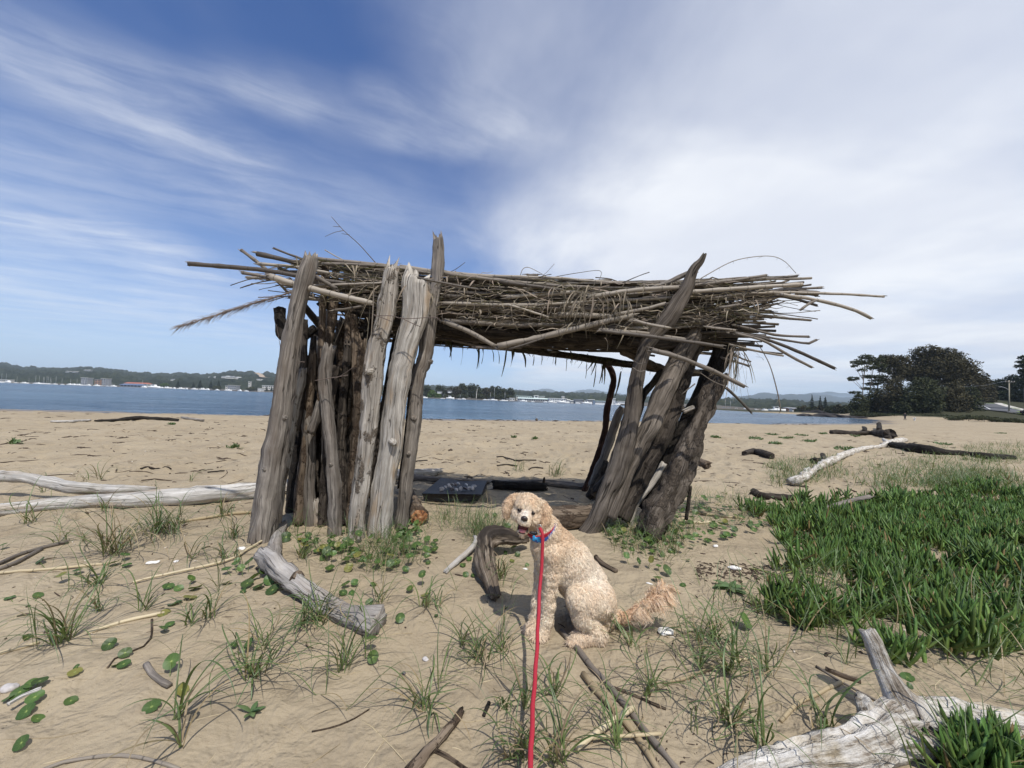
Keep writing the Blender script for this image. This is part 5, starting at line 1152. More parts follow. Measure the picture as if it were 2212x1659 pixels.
o = dl.build('hanging_strips', M['darkleaf'], hut); o['kind'] = 'stuff'
rl = MB()
for k in range(26):
    u = rng.uniform(1575, 1598); hang(rl, u, rng.uniform(735, 765), 3.75 + .2 * rng.random(), rng.uniform(40, 130), rng.normal() * 16 + 2, rng.uniform(1.4, 3.2), rng.normal() * 5)
for (x0, y0, dx, L) in ((1010, 780, 40, 85), (1040, 830, 25, 70), (970, 800, -14, 120), (960, 900, -12, 90), (1060, 810, 35, 20), (1150, 860, 16, 10)):
    q = C_((x0, y0))[0]; hang(rl, q[0], q[1], 3.7, L, dx, 3.0, 3)
o = rl.build('drooping_leaves', M['dryleaf'], hut); o['kind'] = 'stuff'
# long loose stems
def stem(name, pts, d, r0, r1, mat='cane'):
    P, _ = px_line([p + (1,) for p in pts], d, d); Q = spline(P, 26); mb = MB(); tube(mb, Q, np.linspace(r0, r1, 26) * d / FPX, 6); return mb, Q
mb, Q = stem('s', C_((640, 360), (690, 320), (800, 250), (1000, 150), (1230, 118), (1350, 150), (1445, 245)), 3.75, 1.3, .55)
for i in range(5, 24, 3): tube(mb, [Q[i], Q[i] + (rng.normal() * .02, 0, -.025)], [.0015, .0008], 4)
mb.build('arching_stem', M['cane'], hut)
mb, Q = stem('s', C_((1130, 745), (1160, 760), (1250, 920), (1310, 1130), (1332, 1260)), 3.7, .7, 1.3)
for i in range(19, 26): tube(mb, [Q[i], Q[i] + (-.03 + rng.normal() * .015, 0, -.05)], [.002, .001], 4)
mb.build('drooping_stem', M['cane'], hut)
mb, Q = stem('s', A((1500, 335), (1380, 200), (1270, 100), (1185, 5)), 3.85, 1.2, .6)
for (a, b_, c_) in (((1270, 100), (1210, 112), (1140, 142)), ((1250, 75), (1200, 72), (1195, 70)), ((1310, 130), (1260, 122), (1255, 122))):
    P, _ = px_line([q + (1,) for q in A(a, b_, c_)], 3.85, 3.83); tube(mb, spline(P, 7), np.linspace(.7, .4, 7) * 3.85 / FPX, 5)
mb.build('upright_stem', M['cane'], hut)
for pts in (B_((950, 470), (970, 420), (1010, 405), (1080, 435), (1160, 480)), B_((1200, 485), (1400, 450), (1580, 433), (1575, 510)), B_((940, 470), (900, 475), (870, 480))):
    mb, Q = stem('s', pts, 3.95, .8, .5); mb.build('loose_stem', M['cane'], hut)
# feathery plume at the left end
pm = MB(); P, _ = px_line([q + (1,) for q in A((1150, 505), (980, 510), (800, 560), (500, 650), (100, 778))], 3.6, 3.5); Q = spline(P, 40); tube(pm, Q, np.linspace(.009, .0015, 40), 6)
for k in range(420):
    t = .22 + .78 * rng.random() ** .8; i = int(t * 38); p = Q[i]; L = rng.uniform(.06, .20) * (1.15 - t * .6); dr = (Q[min(i + 1, 39)] - Q[i]); dr /= np.linalg.norm(dr)
    e = p + dr * L + np.array([rng.normal() * .015, rng.normal() * .03, -L * rng.uniform(.0, .42) + .01 * rng.normal()]); mid = (p + e) / 2 + (0, 0, .012)
    tube(pm, [p, mid, e], [.0016, .0013, .0005], 3, cap=False)
pm.build('seed_plume', canemat('plume', (.13, .095, .075), (.24, .185, .15), (.34, .28, .235)), hut)
# wires binding the posts
def wire(pts, d, r=.9, mat='wire'):
    P, _ = px_line([q + (1,) for q in pts], d, d); Q = spline(P, 14); mb = MB(); tube(mb, Q, r * d / FPX, 5); mb.build('tie_wire', M[mat], hut)
wire(A((830, 985), (900, 1000), (1000, 1010)), 3.42); wire(A((805, 750), (830, 900), (835, 985)), 3.5, .5); wire(A((830, 985), (810, 1050), (808, 1085)), 3.5, .8)
wire(A((1475, 680), (1540, 705), (1600, 728)), 3.40); wire(A((1480, 690), (1600, 690), (1650, 705)), 3.42); wire(A((1650, 705), (1750, 708), (1900, 700), (1925, 720)), 3.38); wire(A((1660, 700), (1740, 740), (1800, 765)), 3.38)
wire(A((1070, 1138), (1180, 1120), (1300, 1100)), 3.45); wire(A((1330, 1050), (1240, 1110), (1210, 1120)), 3.5, .6)
for y0 in (905, 960): wire(C_((240, y0 - 20), (290, y0 + 8), (345, y0)), 3.42, .9, 'cane')
wire(C_((740, 980), (830, 1040), (925, 1080)), 3.45, .9, 'cane')
wire([(1216, 1070), (1262, 1095), (1280, 1108)], 4.6, .5)
bpy.context.view_layer.update()
# ================================================================ one smooth skin from a field (surface nets)
def surface_nets(f, org, h):
    s = f < 0; nx, ny, nz = f.shape
    acc = np.zeros((nx - 1, ny - 1, nz - 1, 3)); cnt = np.zeros((nx - 1, ny - 1, nz - 1))
    cor = [(a, b, c) for a in (0, 1) for b in (0, 1) for c in (0, 1)]
    def sub(q): return f[q[0]:nx - 1 + q[0], q[1]:ny - 1 + q[1], q[2]:nz - 1 + q[2]]
    for a in cor:
        for ax in range(3):
            if a[ax]: continue
            b = list(a); b[ax] = 1; fa, fb = sub(a), sub(b); cr = (fa < 0) != (fb < 0)
            t = np.where(cr, fa / np.where(np.abs(fa - fb) < 1e-12, 1, fa - fb), 0)
            for k in range(3): acc[..., k] += cr * (a[k] + (t if k == ax else 0))
            cnt += cr
    on = cnt > 0; idx = -np.ones(cnt.shape, int); idx[on] = np.arange(on.sum())
    I = np.argwhere(on); V = (I + acc[on] / cnt[on][:, None]) * h + org
    F = []
    for ax in range(3):
        o1, o2 = (ax + 1) % 3, (ax + 2) % 3
        sl0 = [slice(1, -1)] * 3; sl1 = [slice(1, -1)] * 3; sl0[ax] = slice(0, -1); sl1[ax] = slice(1, None)
        A_, B2 = s[tuple(sl0)], s[tuple(sl1)]; E = np.argwhere(A_ != B2)
        if not len(E): continue
        flip = A_[tuple(E.T)]
        P = E.copy(); P[:, o1] += 1; P[:, o2] += 1
        def cell(d1, d2):
            q = P.copy(); q[:, o1] += d1; q[:, o2] += d2; return idx[q[:, 0], q[:, 1], q[:, 2]]
        q = np.stack([cell(-1, -1), cell(0, -1), cell(0, 0), cell(-1, 0)], 1)
        F.append(np.where(flip[:, None], q, q[:, ::-1]))
    return V, np.concatenate(F)
class Field:
    def __init__(s, k=.02): s.p = []; s.k = k
    def cone(s, a, b, ra, rb, k=None): s.p.append(('c', np.array(a, float), np.array(b, float), ra, rb, k or s.k)); return s
    def chain(s, rows, k=None):
        for a, b in zip(rows[:-1], rows[1:]): s.cone(a[0], b[0], a[1], b[1], k)
        return s
    def ell(s, c, r, M3=None, k=None): s.p.append(('e', np.array(c, float), np.array(r, float), np.eye(3) if M3 is None else np.array(M3), 0, k or s.k)); return s
    def bounds(s, pad):
        lo = np.full(3, 1e9); hi = -lo
        for q in s.p:
            if q[0] == 'c':
                r = max(q[3], q[4]); lo = np.minimum(lo, np.minimum(q[1], q[2]) - r); hi = np.maximum(hi, np.maximum(q[1], q[2]) + r)
            else: r = q[2].max(); lo = np.minimum(lo, q[1] - r); hi = np.maximum(hi, q[1] + r)
        return lo - pad, hi + pad
    def val(s, X):
        out = None
        for q in s.p:
            if q[0] == 'c':
                ab = q[2] - q[1]; t = np.clip(((X - q[1]) @ ab) / max(ab @ ab, 1e-12), 0, 1)
                d = np.linalg.norm(X - q[1] - t[..., None] * ab, axis=-1) - (q[3] + (q[4] - q[3]) * t)
            else:
                L = (X - q[1]) @ q[3].T / q[2]; n = np.linalg.norm(L, axis=-1); n2 = np.linalg.norm(L / q[2], axis=-1)
                d = n * (n - 1) / np.maximum(n2, 1e-6)
            if out is None: out = d; continue
            hh = np.clip(.5 + .5 * (out - d) / q[5], 0, 1); out = out * (1 - hh) + d * hh - q[5] * hh * (1 - hh)
        return out
    def mesh(s, h, warp=None):
        lo, hi = s.bounds(.05 + 3 * h); n = np.ceil((hi - lo) / h).astype(int)
        g = [lo[i] + np.arange(n[i]) * h for i in range(3)]
        f = np.empty(n)
        for i in range(n[0]):
            Y, Z = np.meshgrid(g[1], g[2], indexing='ij'); X = np.stack([np.full(Y.shape, g[0][i]), Y, Z], -1)
            v = s.val(X)
            if warp is not None: v = v + warp(X)
            f[i] = v
        return surface_nets(f, lo, h)
def vnormals(V, F):
    n = np.cross(V[F[:, 2]] - V[F[:, 0]], V[F[:, 3]] - V[F[:, 1]]); N = np.zeros_like(V)
    for k in range(4): np.add.at(N, F[:, k], n)
    return N / (np.linalg.norm(N, axis=1)[:, None] + 1e-12)

# ================================================================ the sitting dog
D0 = float((gnd(1172, 1360) - C0) @ F_)
def DP(u, v, o=0.0): return at(u, v, D0 + o)
dog = thing('dog', 'curly cream and apricot dog sitting on the sand, facing the viewer with open mouth', 'dog', gnd(1235, 1362))
Hc = DP(1139, 1099, -.05)
hf = np.array([-.13, -1, .02]); hf /= np.linalg.norm(hf); h0 = np.cross(hf, (0, 0, 1.0)); h0 /= np.linalg.norm(h0)
if h0[0] < 0: h0 = -h0
u0_ = np.cross(h0, -hf) * 1.0
if u0_[2] < 0: u0_ = -u0_
rl_ = R_(9); hx = math.cos(rl_) * h0 - math.sin(rl_) * u0_; hu = math.sin(rl_) * h0 + math.cos(rl_) * u0_
HM = np.array([hx, hu, hf])                                     # rows: head right (image right), up, forward
HS = .885
def HP(x, y, z): return Hc + (hx * x + hu * y + hf * z) * HS
def gfix(p, r):                                                 # rest a ball on the sand
    p = np.array(p, float); p[2] = gz(p[0], p[1]) + r * .92; return p
Fd = Field(.035)
Fd.chain([(DP(1178, 1143, 0), .074), (DP(1203, 1182, .03), .094), (DP(1234, 1213, .05), .107), (DP(1265, 1254, .06), .103), (DP(1286, 1298, .06), .106), (DP(1298, 1328, .06), .085)])
Fd.cone(DP(1171, 1176, 0), DP(1184, 1212, .02), .062, .072).cone(DP(1215, 1225, .04), DP(1245, 1268, .06), .095, .085)
Fd.cone(DP(1176, 1144, 0), DP(1150, 1112, -.03), .072, .068)
# front legs
Fd.chain([(DP(1194, 1194, -.045), .058), (DP(1192, 1240, -.05), .042), (DP(1184, 1304, -.055), .031), (DP(1180, 1340, -.06), .031), (gfix(DP(1173, 1353, -.075), .033), .034)], .02)
pn = gfix(DP(1166, 1356, -.09), .026)
for dx in (-.022, -.008, .008, .022): Fd.cone(pn + (dx * .4 + .004, .01, .002), pn + (dx - .010, -.016, -.002), .016, .014, .008)
Fd.chain([(DP(1178, 1190, .06), .055), (DP(1173, 1240, .05), .042), (DP(1163, 1302, .03), .031), (DP(1158, 1340, .01), .031), (gfix(DP(1154, 1350, -.01), .033), .033)], .02)
pn = gfix(DP(1148, 1354, -.03), .026)
for dx in (-.022, -.008, .008, .022): Fd.cone(pn + (dx * .4 + .004, .01, .002), pn + (dx - .010, -.016, -.002), .016, .014, .008)
# hind legs
Fd.chain([(DP(1288, 1294, -.02), .098), (DP(1268, 1296, -.06), .080), (DP(1251, 1294, -.085), .060), (DP(1259, 1330, -.09), .050), (gfix(DP(1294, 1354, -.085), .04), .040)], .03)
Fd.chain([(gfix(DP(1294, 1354, -.085), .04), .039), (gfix(DP(1268, 1362, -.10), .034), .033), (gfix(DP(1250, 1366, -.11), .034), .036)], .02)
pn = gfix(DP(1243, 1369, -.125), .026)
for dx in (-.026, -.009, .009, .026): Fd.cone(pn + (dx * .3 + .012, .012, .004), pn + (dx * .8 - .010, -.010 - .2 * dx, -.002), .018, .015, .008)
Fd.chain([(DP(1282, 1300, .13), .088), (DP(1244, 1302, .14), .050), (gfix(DP(1280, 1340, .13), .04), .036), (gfix(DP(1244, 1346, .11), .03), .030)], .03)
# tail
TAIL = spline(np.array([DP(1318, 1322, .05), DP(1338, 1334, .03), DP(1358, 1332, .01), DP(1380, 1316, .0), DP(1402, 1300, .0), DP(1420, 1288, .0), DP(1432, 1276, .0)]), 24)
for i in range(23): Fd.cone(TAIL[i], TAIL[i + 1], .026 - .0009 * i, .026 - .0009 * (i + 1), .012)
# head
def he(c, r, k=.018): Fd.ell(HP(*c), np.array(r) * HS, HM, k)
he((0, .022, -.012), (.076, .060, .085)); he((0, .056, .016), (.056, .026, .052), .03)
for s in (-1, 1):
    he((s * .036, .030, .048), (.028, .016, .024)); he((s * .046, -.036, .022), (.040, .046, .050), .025)
    Fd.chain([(HP(s * .064, .056, -.014), .020 * HS), (HP(s * .094, .046, -.010), .019 * HS), (HP(s * .122, .016, -.002), .022 * HS), (HP(s * .128, -.028, .004), .023 * HS), (HP(s * .120, -.066, .008), .017 * HS)], .006)
    he((s * .017, -.052, .112), (.022, .021, .026), .012)
Fd.cone(HP(0, -.018, .045), HP(0, -.036, .128), .043 * HS, .030 * HS, .02)
Fd.cone(HP(0, -.088, .030), HP(0, -.124, .090), .036 * HS, .020 * HS, .012); Fd.cone(HP(-.016, -.116, .078), HP(.016, -.116, .078), .019 * HS, .019 * HS, .012)
def curls(X):
    r = fbm(X[..., 0] * 46, X[..., 1] * 46, X[..., 2] * 46, 2, 5) * .0030
    L = (X - Hc) @ HM.T / HS
    face = np.exp(-((L[..., 0] / .05) ** 2 + ((L[..., 1] + .035) / .055) ** 2 + ((L[..., 2] - .10) / .06) ** 2))
    return -r * (1 - .85 * face)
dV, dF = Fd.mesh(.0068, curls)
dN = vnormals(dV, dF)
def coat(P):
    """fur colour by region: cream body with apricot patches, pale muzzle, tawny lips"""
    cream = np.array([.85, .738, .58]); apr = np.array([.72, .53, .348]); pale = np.array([.90, .83, .73]); tawny = np.array([.30, .155, .080]); dust = np.array([.56, .42, .30])
    n = fbm(P[:, 0] * 9, P[:, 1] * 9, P[:, 2] * 9, 3, 3) * .5 + .42
    f = fbm(P[:, 0] * 60, P[:, 1] * 60, P[:, 2] * 60, 2, 8) * .35
    c = cream + (apr - cream) * np.clip(n + f * .9 - .12, 0, 1)[:, None] * .80
    u, v, _ = proj_many(P)
    shoulder = np.exp(-(((P - DP(1205, 1160, 0)) / .11) ** 2).sum(1)); c = c + (apr - c) * (.6 * shoulder)[:, None]
    flank = np.exp(-(((P - DP(1275, 1235, 0)) / .12) ** 2).sum(1)); c = c + (pale - c) * (.6 * flank)[:, None]
    L = (P - Hc) @ HM.T / HS
    hd = sstep(.19, .13, np.linalg.norm(L - (0, .0, .03), axis=1))
    ear = sstep(.086, .102, np.abs(L[:, 0])) * hd; c = c + (apr - c) * (.75 * ear)[:, None]
    crease_shade = np.exp(-((np.abs(L[:, 0]) - .090) / .010) ** 2) * hd * (L[:, 1] < .03); c = c + (tawny * 1.5 - c) * (.35 * crease_shade)[:, None]  # dark line of shade between ear and cheek, painted into the coat colour
    brg = np.exp(-((L[:, 0] / .020) ** 2 + ((L[:, 1] + .004) / .034) ** 2 + ((L[:, 2] - .105) / .045) ** 2)); c = c + (np.array([.84, .78, .70]) - c) * np.clip(1.3 * brg, 0, 1)[:, None]
    lip = np.exp(-((L[:, 0] / .042) ** 2 + ((L[:, 1] + .078) / .022) ** 2 + ((L[:, 2] - .095) / .05) ** 2)); c = c + (tawny - c) * np.clip(1.25 * lip, 0, 1)[:, None]
    cor = sum(np.exp(-(((L[:, 0] - s * .043) / .016) ** 2 + ((L[:, 1] - .000) / .011) ** 2)) for s in (-1, 1)) * (L[:, 2] > .03) * hd; c = c + (tawny - c) * np.clip(.75 * cor, 0, 1)[:, None]
    tl = np.min(np.linalg.norm(P[:, None, :] - TAIL[None, 6:, :], axis=2), axis=1) < .05; c[tl] = c[tl] * .3 + np.array([.70, .47, .29]) * .7
    low = sstep(.10, .0, P[:, 2] - ground(P[:, 0], P[:, 1])); c = c + (dust - c) * (.45 * low)[:, None]
    return np.clip(c, .02, .95)
def proj_many(P):
    q = P - C0; d = q @ F_; return CX + FPX * (q @ RT) / d, CY - FPX * (q @ UP) / d, d
def furmat(name, tr):
    mt, w, bs, out = newmat(name)
    a = w.new('ShaderNodeAttribute', attribute_name='coat').outputs['Color']
    k = w.new('ShaderNodeNewGeometry').outputs['Random Per Island']
    hs = w.new('ShaderNodeHueSaturation', ins={'Color': a, 'Value': w.math('ADD', .92, w.math('MULTIPLY', k, .26)), 'Saturation': 1.0})
    w.l.new(hs.outputs[0], bs.inputs['Base Color']); w.put(bs, 'Roughness', .75); w.put(bs, 'Specular IOR Level', .15); w.put(bs, 'Sheen Weight', .15)
    if tr:
        t = w.new('ShaderNodeBsdfTranslucent', ins={'Color': hs.outputs[0]}); mx = w.new('ShaderNodeMixShader', ins={0: .3, 1: bs.outputs[0], 2: t.outputs[0]}); w.l.new(mx.outputs[0], out.inputs[0])
    return mt
M['fur'] = furmat('dog_fur', False); M['hair'] = furmat('dog_hair', True)
mb = MB(); mb.add(dV, dF.tolist(), None, coat(dV)); body = mb.build('body', M['fur'], dog)
# curls of the coat
def locks(P0, N0, L, wd, seed, down=.6, lift=.55, bias=None):
    r = np.random.default_rng(seed); n = len(P0)
    g = np.array([.15, 0, -1.0]) if bias is None else bias
    t = r.normal(size=(n, 3)) * (1 - down) * 1.2 + g * down * 1.5; t -= N0 * (t * N0).sum(1)[:, None]; t /= np.linalg.norm(t, axis=1)[:, None] + 1e-9
    t2 = r.normal(size=(n, 3)); t2 -= N0 * (t2 * N0).sum(1)[:, None]; t2 /= np.linalg.norm(t2, axis=1)[:, None] + 1e-9
    L = L[:, None]
    p0 = P0 - N0 * .004; p1 = P0 + N0 * L * lift * .7 + t * L * .25; p2 = p1 + (N0 * lift * .35 + t * .55 + t2 * .3) * L * .7; p3 = p2 + (t2 * .6 + t * .3 - N0 * .35) * L * .45
    pts = np.stack([p0, p1, p2, p3], 1); sd = np.cross(t + .4 * r.normal(size=(n, 3)), N0); sd /= np.linalg.norm(sd, axis=1)[:, None] + 1e-9
    wv = wd * np.array([.9, 1.0, .7, .12])
    V = np.stack([pts - sd[:, None, :] * wv[None, :, None] * .5, pts + sd[:, None, :] * wv[None, :, None] * .5], 2).reshape(n, 8, 3)
    return V
LF = np.array([(0, 1, 3, 2), (2, 3, 5, 4), (4, 5, 7, 6)])
def sample(V, F, N, n, seed):
    r = np.random.default_rng(seed); a = np.linalg.norm(np.cross(V[F[:, 2]] - V[F[:, 0]], V[F[:, 3]] - V[F[:, 1]]), axis=1); i = r.choice(len(F), n, p=a / a.sum())
    w = r.dirichlet((1, 1, 1, 1), n); return (V[F[i]] * w[:, :, None]).sum(1), (N[F[i]] * w[:, :, None]).sum(1)
P0, N0 = sample(dV, dF, dN, 76000, 1); N0 /= np.linalg.norm(N0, axis=1)[:, None]
Lh = (P0 - Hc) @ HM.T / HS
bare = (((Lh[:, 0] / .034) ** 2 + ((Lh[:, 1] + .092) / .036) ** 2 < 1) & (Lh[:, 2] > .06)) | ((np.linalg.norm(Lh - (0, -.022, .158), axis=1)) < .026)
for s in (-1, 1): bare |= (((Lh[:, 0] - s * .042) / .021) ** 2 + ((Lh[:, 1] - .003) / .016) ** 2 < 1) & (Lh[:, 2] > .03)
keep = ~bare & (P0[:, 2] > ground(P0[:, 0], P0[:, 1]) + .006); P0, N0, Lh = P0[keep], N0[keep], Lh[keep]
onhead = np.linalg.norm(Lh - (0, 0, .02), axis=1) < .155; muzz = (np.abs(Lh[:, 0]) < .05) & (Lh[:, 2] > .05) & (Lh[:, 1] < .02) & onhead; ears = onhead & (np.abs(Lh[:, 0]) > .085)
ln = rng.uniform(.014, .030, len(P0)); ln[onhead] *= 1.05; ln[muzz] *= .5; ln[onhead & (Lh[:, 1] < -.06) & (Lh[:, 2] > .03)] *= .5; ln[ears] *= 1.1; ln[onhead] *= .85
lV = locks(P0, N0, ln, .0033, 2, .72, .36)
cl = coat(P0) * (1 + .10 * rng.normal(size=(len(P0), 1)))
fm = MB(); fm.V = [lV.reshape(-1, 3)]; fm.n = len(P0) * 8; fm.F = (LF[None] + (np.arange(len(P0)) * 8)[:, None, None]).reshape(-1, 4).tolist(); fm.C = [np.repeat(np.clip(cl, .02, .95), 8, 0)]
fm.build('coat', M['hair'], dog)
# long feathering of the tail
tm = MB(); nh = 8500; r = np.random.default_rng(5); ti = r.uniform(4.5, 23, nh); i0 = ti.astype(int).clip(0, 22); p = TAIL[i0] + (TAIL[i0 + 1] - TAIL[i0]) * (ti - i0)[:, None]
tg = TAIL[np.minimum(i0 + 1, 23)] - TAIL[i0]; tg /= np.linalg.norm(tg, axis=1)[:, None]
dn = np.array([.16, 0, -1.0]); nc = 90; ct = r.uniform(4.5, 23, nc); ck = np.argmin(np.abs(ti[:, None] - ct[None] + r.normal(size=(nh, nc)) * .9), axis=1)
L = (r.uniform(.06, .165, nc)[ck] * r.uniform(.7, 1.1, nh)) * np.clip((ti - 2) / 9, .35, 1.0); cw = r.normal(size=(nc, 3)) * np.array([.42, .50, .20]); wav = cw[ck]
d1 = tg * .8 + wav + r.normal(size=(nh, 3)) * .10 + np.array([.15, -.05, .08]); d1 /= np.linalg.norm(d1, axis=1)[:, None]
curl_ = (r.normal(size=(nc, 3)) * np.array([.45, .45, .15]))[ck]
p1 = p + d1 * L[:, None] * .4; d2 = d1 * .50 + dn * .62 + curl_ * .6 + r.normal(size=(nh, 3)) * .05; p2 = p1 + d2 * L[:, None] * .38; d3 = dn * .55 + d1 * .30 - curl_ * .9 + r.normal(size=(nh, 3)) * .07; p3 = p2 + d3 * L[:, None] * .4
for q in (p1, p2, p3): q[:, 2] = np.maximum(q[:, 2], ground(q[:, 0], q[:, 1]) + .004 + .006 * r.random(nh))
pts = np.stack([p, p1, p2, p3], 1); sd = np.cross(d1, r.normal(size=(nh, 3))); sd /= np.linalg.norm(sd, axis=1)[:, None]; wv = .0023 * np.array([1, 1, .8, .15])
V = np.stack([pts - sd[:, None] * wv[None, :, None] * .5, pts + sd[:, None] * wv[None, :, None] * .5], 2).reshape(-1, 3)
mixc = r.random((nh, 1)) * .8; mixc = np.clip(mixc + .7 * sstep(14, 4, ti)[:, None], 0, 1); tc_ = np.array([.76, .54, .34]) * (1 - mixc) + np.array([.88, .76, .60]) * mixc
tm.V = [V]; tm.n = nh * 8; tm.F = (LF[None] + (np.arange(nh) * 8)[:, None, None]).reshape(-1, 4).tolist(); tm.C = [np.repeat(tc_, 8, 0)]
tm.build('tail_plume', M['hair'], dog)
# face
M['nose'] = flat('dog_nose', (.030, .020, .018), .35, .3, 90, spec=.5); M['eye'] = flat('dog_eye', (.010, .005, .003), .22, .2, 30, spec=.4)
M['mouth'] = flat('dog_mouth', (.10, .020, .022), .5, .3, 60); M['tongue'] = flat('dog_tongue', (.55, .19, .19), .35, .12, 60, spec=.5)
def fld(name, mat, *el, k=.006, h=.002):
    f = Field(k)
    for c, rr in el: f.ell(HP(*c), np.array(rr) * HS, HM)
    V, F = f.mesh(h); b = MB(); b.add(V, F.tolist()); return b.build(name, M[mat], dog)
fld('nose', 'nose', ((0, -.016, .156), (.020, .013, .012)), ((-.011, -.024, .154), (.010, .010, .010)), ((.011, -.024, .154), (.010, .010, .010)), ((0, -.032, .152), (.005, .010, .008)))
for s in (-1, 1): fld('eye', 'eye', ((s * .042, .002, .079), (.0140, .0098, .010)))
fld('mouth_cavity', 'mouth', ((0, -.088, .086), (.031, .025, .030)), ((0, -.080, .060), (.038, .018, .03)), h=.003)
fld('tongue', 'tongue', ((0, -.103, .098), (.021, .009, .027)), ((0, -.109, .116), (.018, .007, .012)), h=.002)
fld('lip', 'nose', ((0, -.119, .108), (.022, .005, .010)), ((-.029, -.100, .090), (.005, .016, .014)), ((.029, -.100, .090), (.005, .016, .014)), h=.002)
# collar, tags
na = DP(1176, 1146, 0); nb = DP(1156, 1120, -.03); ax = (nb - na) / np.linalg.norm(nb - na)
def ring(c, ax, R, wd, th, mat, name, parent, tilt=(0, 0, 0)):
    ax = ax + np.array(tilt); ax /= np.linalg.norm(ax); e1 = np.cross(ax, (0, 1.0, 0)); e1 /= np.linalg.norm(e1); e2 = np.cross(ax, e1); n = 48; V = []
    for i in range(n):
        a = i / n * 2 * math.pi; o = e1 * math.cos(a) + e2 * math.sin(a)
        for dr, da in ((0, -1), (th, -1), (th, 1), (0, 1)): V.append(c + o * (R + dr) + ax * da * wd / 2)
    b = MB(); b.add(V, [(i * 4 + j, i * 4 + (j + 1) % 4, ((i + 1) % n) * 4 + (j + 1) % 4, ((i + 1) % n) * 4 + j) for i in range(n) for j in range(4)])
    return b.build(name, mat, parent, smooth=False)
M['blue_strap'] = flat('blue_webbing', (.045, .12, .42), .7, .15, 200); M['red_rope'] = flat('red_rope', (.36, .022, .038), .75, .18, 160); M['steel'] = flat('steel', (.6, .6, .6), .25, .05, 10, metal=.9)
M['black_tag'] = flat('black_tag', (.02, .02, .025), .4, .2, 50); M['blue_tag'] = flat('blue_enamel', (.02, .24, .50), .25, .1, 40, spec=.6)
colr = ring(na + ax * .018, ax, .083, .024, .006, M['blue_strap'], 'collar', dog)
b = MB(); c = DP(1158.5, 1164, -.135); f = Field(.004)
for s in (-1, 1):
    for t in (-1, 1): f.ell(c + np.array([s * .013, -.002 * s, t * .007 - s * .002]), (.0085, .004, .0085))
f.ell(c, (.016, .004, .008)); V, F = f.mesh(.0015); b.add(V, F.tolist()); b.build('bone_tag', M['blue_tag'], colr)
b = MB(); c2 = DP(1156, 1152, -.12); f = Field(.004); f.ell(c2, (.014, .009, .011)); f.ell(c2 + (-.018, 0, .003), (.012, .008, .008)); V, F = f.mesh(.002); b.add(V, F.tolist()); b.build('black_charm', M['black_tag'], colr)
# lead
lead = thing('leash', 'red rope lead running from the dog down to the lower edge of the photo', 'leash', gnd(1148, 1640))
lp = [(1166, 1141, D0 - .145), (1171, 1152, D0 - .165), (1172, 1175, D0 - .18), (1171, 1211, D0 - .20), (1167, 1259, D0 - .25), (1163, 1331, D0 - .37), (1160, 1400, D0 - .54), (1156, 1460, D0 - .67), (1151.5, 1520, D0 - .80), (1148.5, 1590, D0 - .93), (1146, 1659, D0 - 1.03)]
P = [at(u, v, d) for u, v, d in lp] + [np.array([.07, .85, .16]), np.array([.12, .55, .32]), np.array([.17, .35, .62])]
Q = spline(np.array(P), 150); rr = np.linspace(.0088, .0082, 150) * (1 + .05 * np.sin(np.arange(150) * 1.9)); Q[:, 0] += .0012 * np.sin(np.arange(150) * .5); b = MB(); tube(b, Q, rr, 10); b.build('rope', M['red_rope'], lead)
ring(na + ax * .040, ax, .080, .017, .010, M['red_rope'], 'neck_loop', lead, (.25, 0, .0))
rc = DP(1165, 1140, -.14); b = MB(); a = np.linspace(0, 2 * math.pi, 25); tube(b, rc + np.column_stack([.011 * np.cos(a), -.004 * np.cos(a), .016 * np.sin(a)]), .0022, 6, cap=False); b.build('metal_ring', M['steel'], lead)
b = MB(); tube(b, rc + np.column_stack([.009 * np.cos(a) + .004, -.002 + .004 * np.sin(a), .014 * np.sin(a) - .022]), .0020, 6, cap=False); b.build('metal_ring', M['steel'], lead)

# ---------------------------------------------------------------- the walker and dog far along the beach
def walker():
    g = gnd(1955, 908); k = 1.72 / 1.72; t = thing('person', 'person in dark clothes walking along the far beach in front of the headland trees', 'person', g)
    def q(x, y, z): return g + np.array([x, y, z])
    f = Field(.03); f.chain([(q(0, 0, .92), .15), (q(0, 0, 1.15), .15), (q(0, 0, 1.38), .16)]); f.cone(q(0, 0, 1.45), q(0, 0, 1.56), .06, .055); f.ell(q(0, 0, 1.64), (.085, .10, .115))
    f.chain([(q(-.03, .0, .92), .12), (q(-.16, -.02, .50), .075), (q(-.22, .0, .09), .05), (q(-.30, .0, .05), .045)]); f.chain([(q(.03, .0, .92), .12), (q(.14, .0, .50), .075), (q(.24, .0, .12), .05), (q(.17, 0, .05), .045)])
    f.chain([(q(-.02, -.2, 1.38), .065), (q(.10, -.24, 1.12), .05), (q(-.02, -.24, .90), .04)]); f.chain([(q(-.02, .2, 1.38), .065), (q(-.14, .24, 1.12), .05), (q(-.24, .22, .93), .04)])
    V, F = f.mesh(.022); b = MB(); c = np.where((V[:, 2] - g[2] > 1.5)[:, None], (.42, .28, .20), np.where((V[:, 2] - g[2] > .9)[:, None], (.02, .022, .028), (.018, .02, .03))); b.add(V, F.tolist(), None, c); b.build('body', M['fur'], t)
    b = MB(); f = Field(.02); f.ell(q(.01, 0, 1.69), (.10, .11, .09)); V, F = f.mesh(.02); b.add(V, F.tolist()); b.build('hair', M['black_tag'], t)
walker()
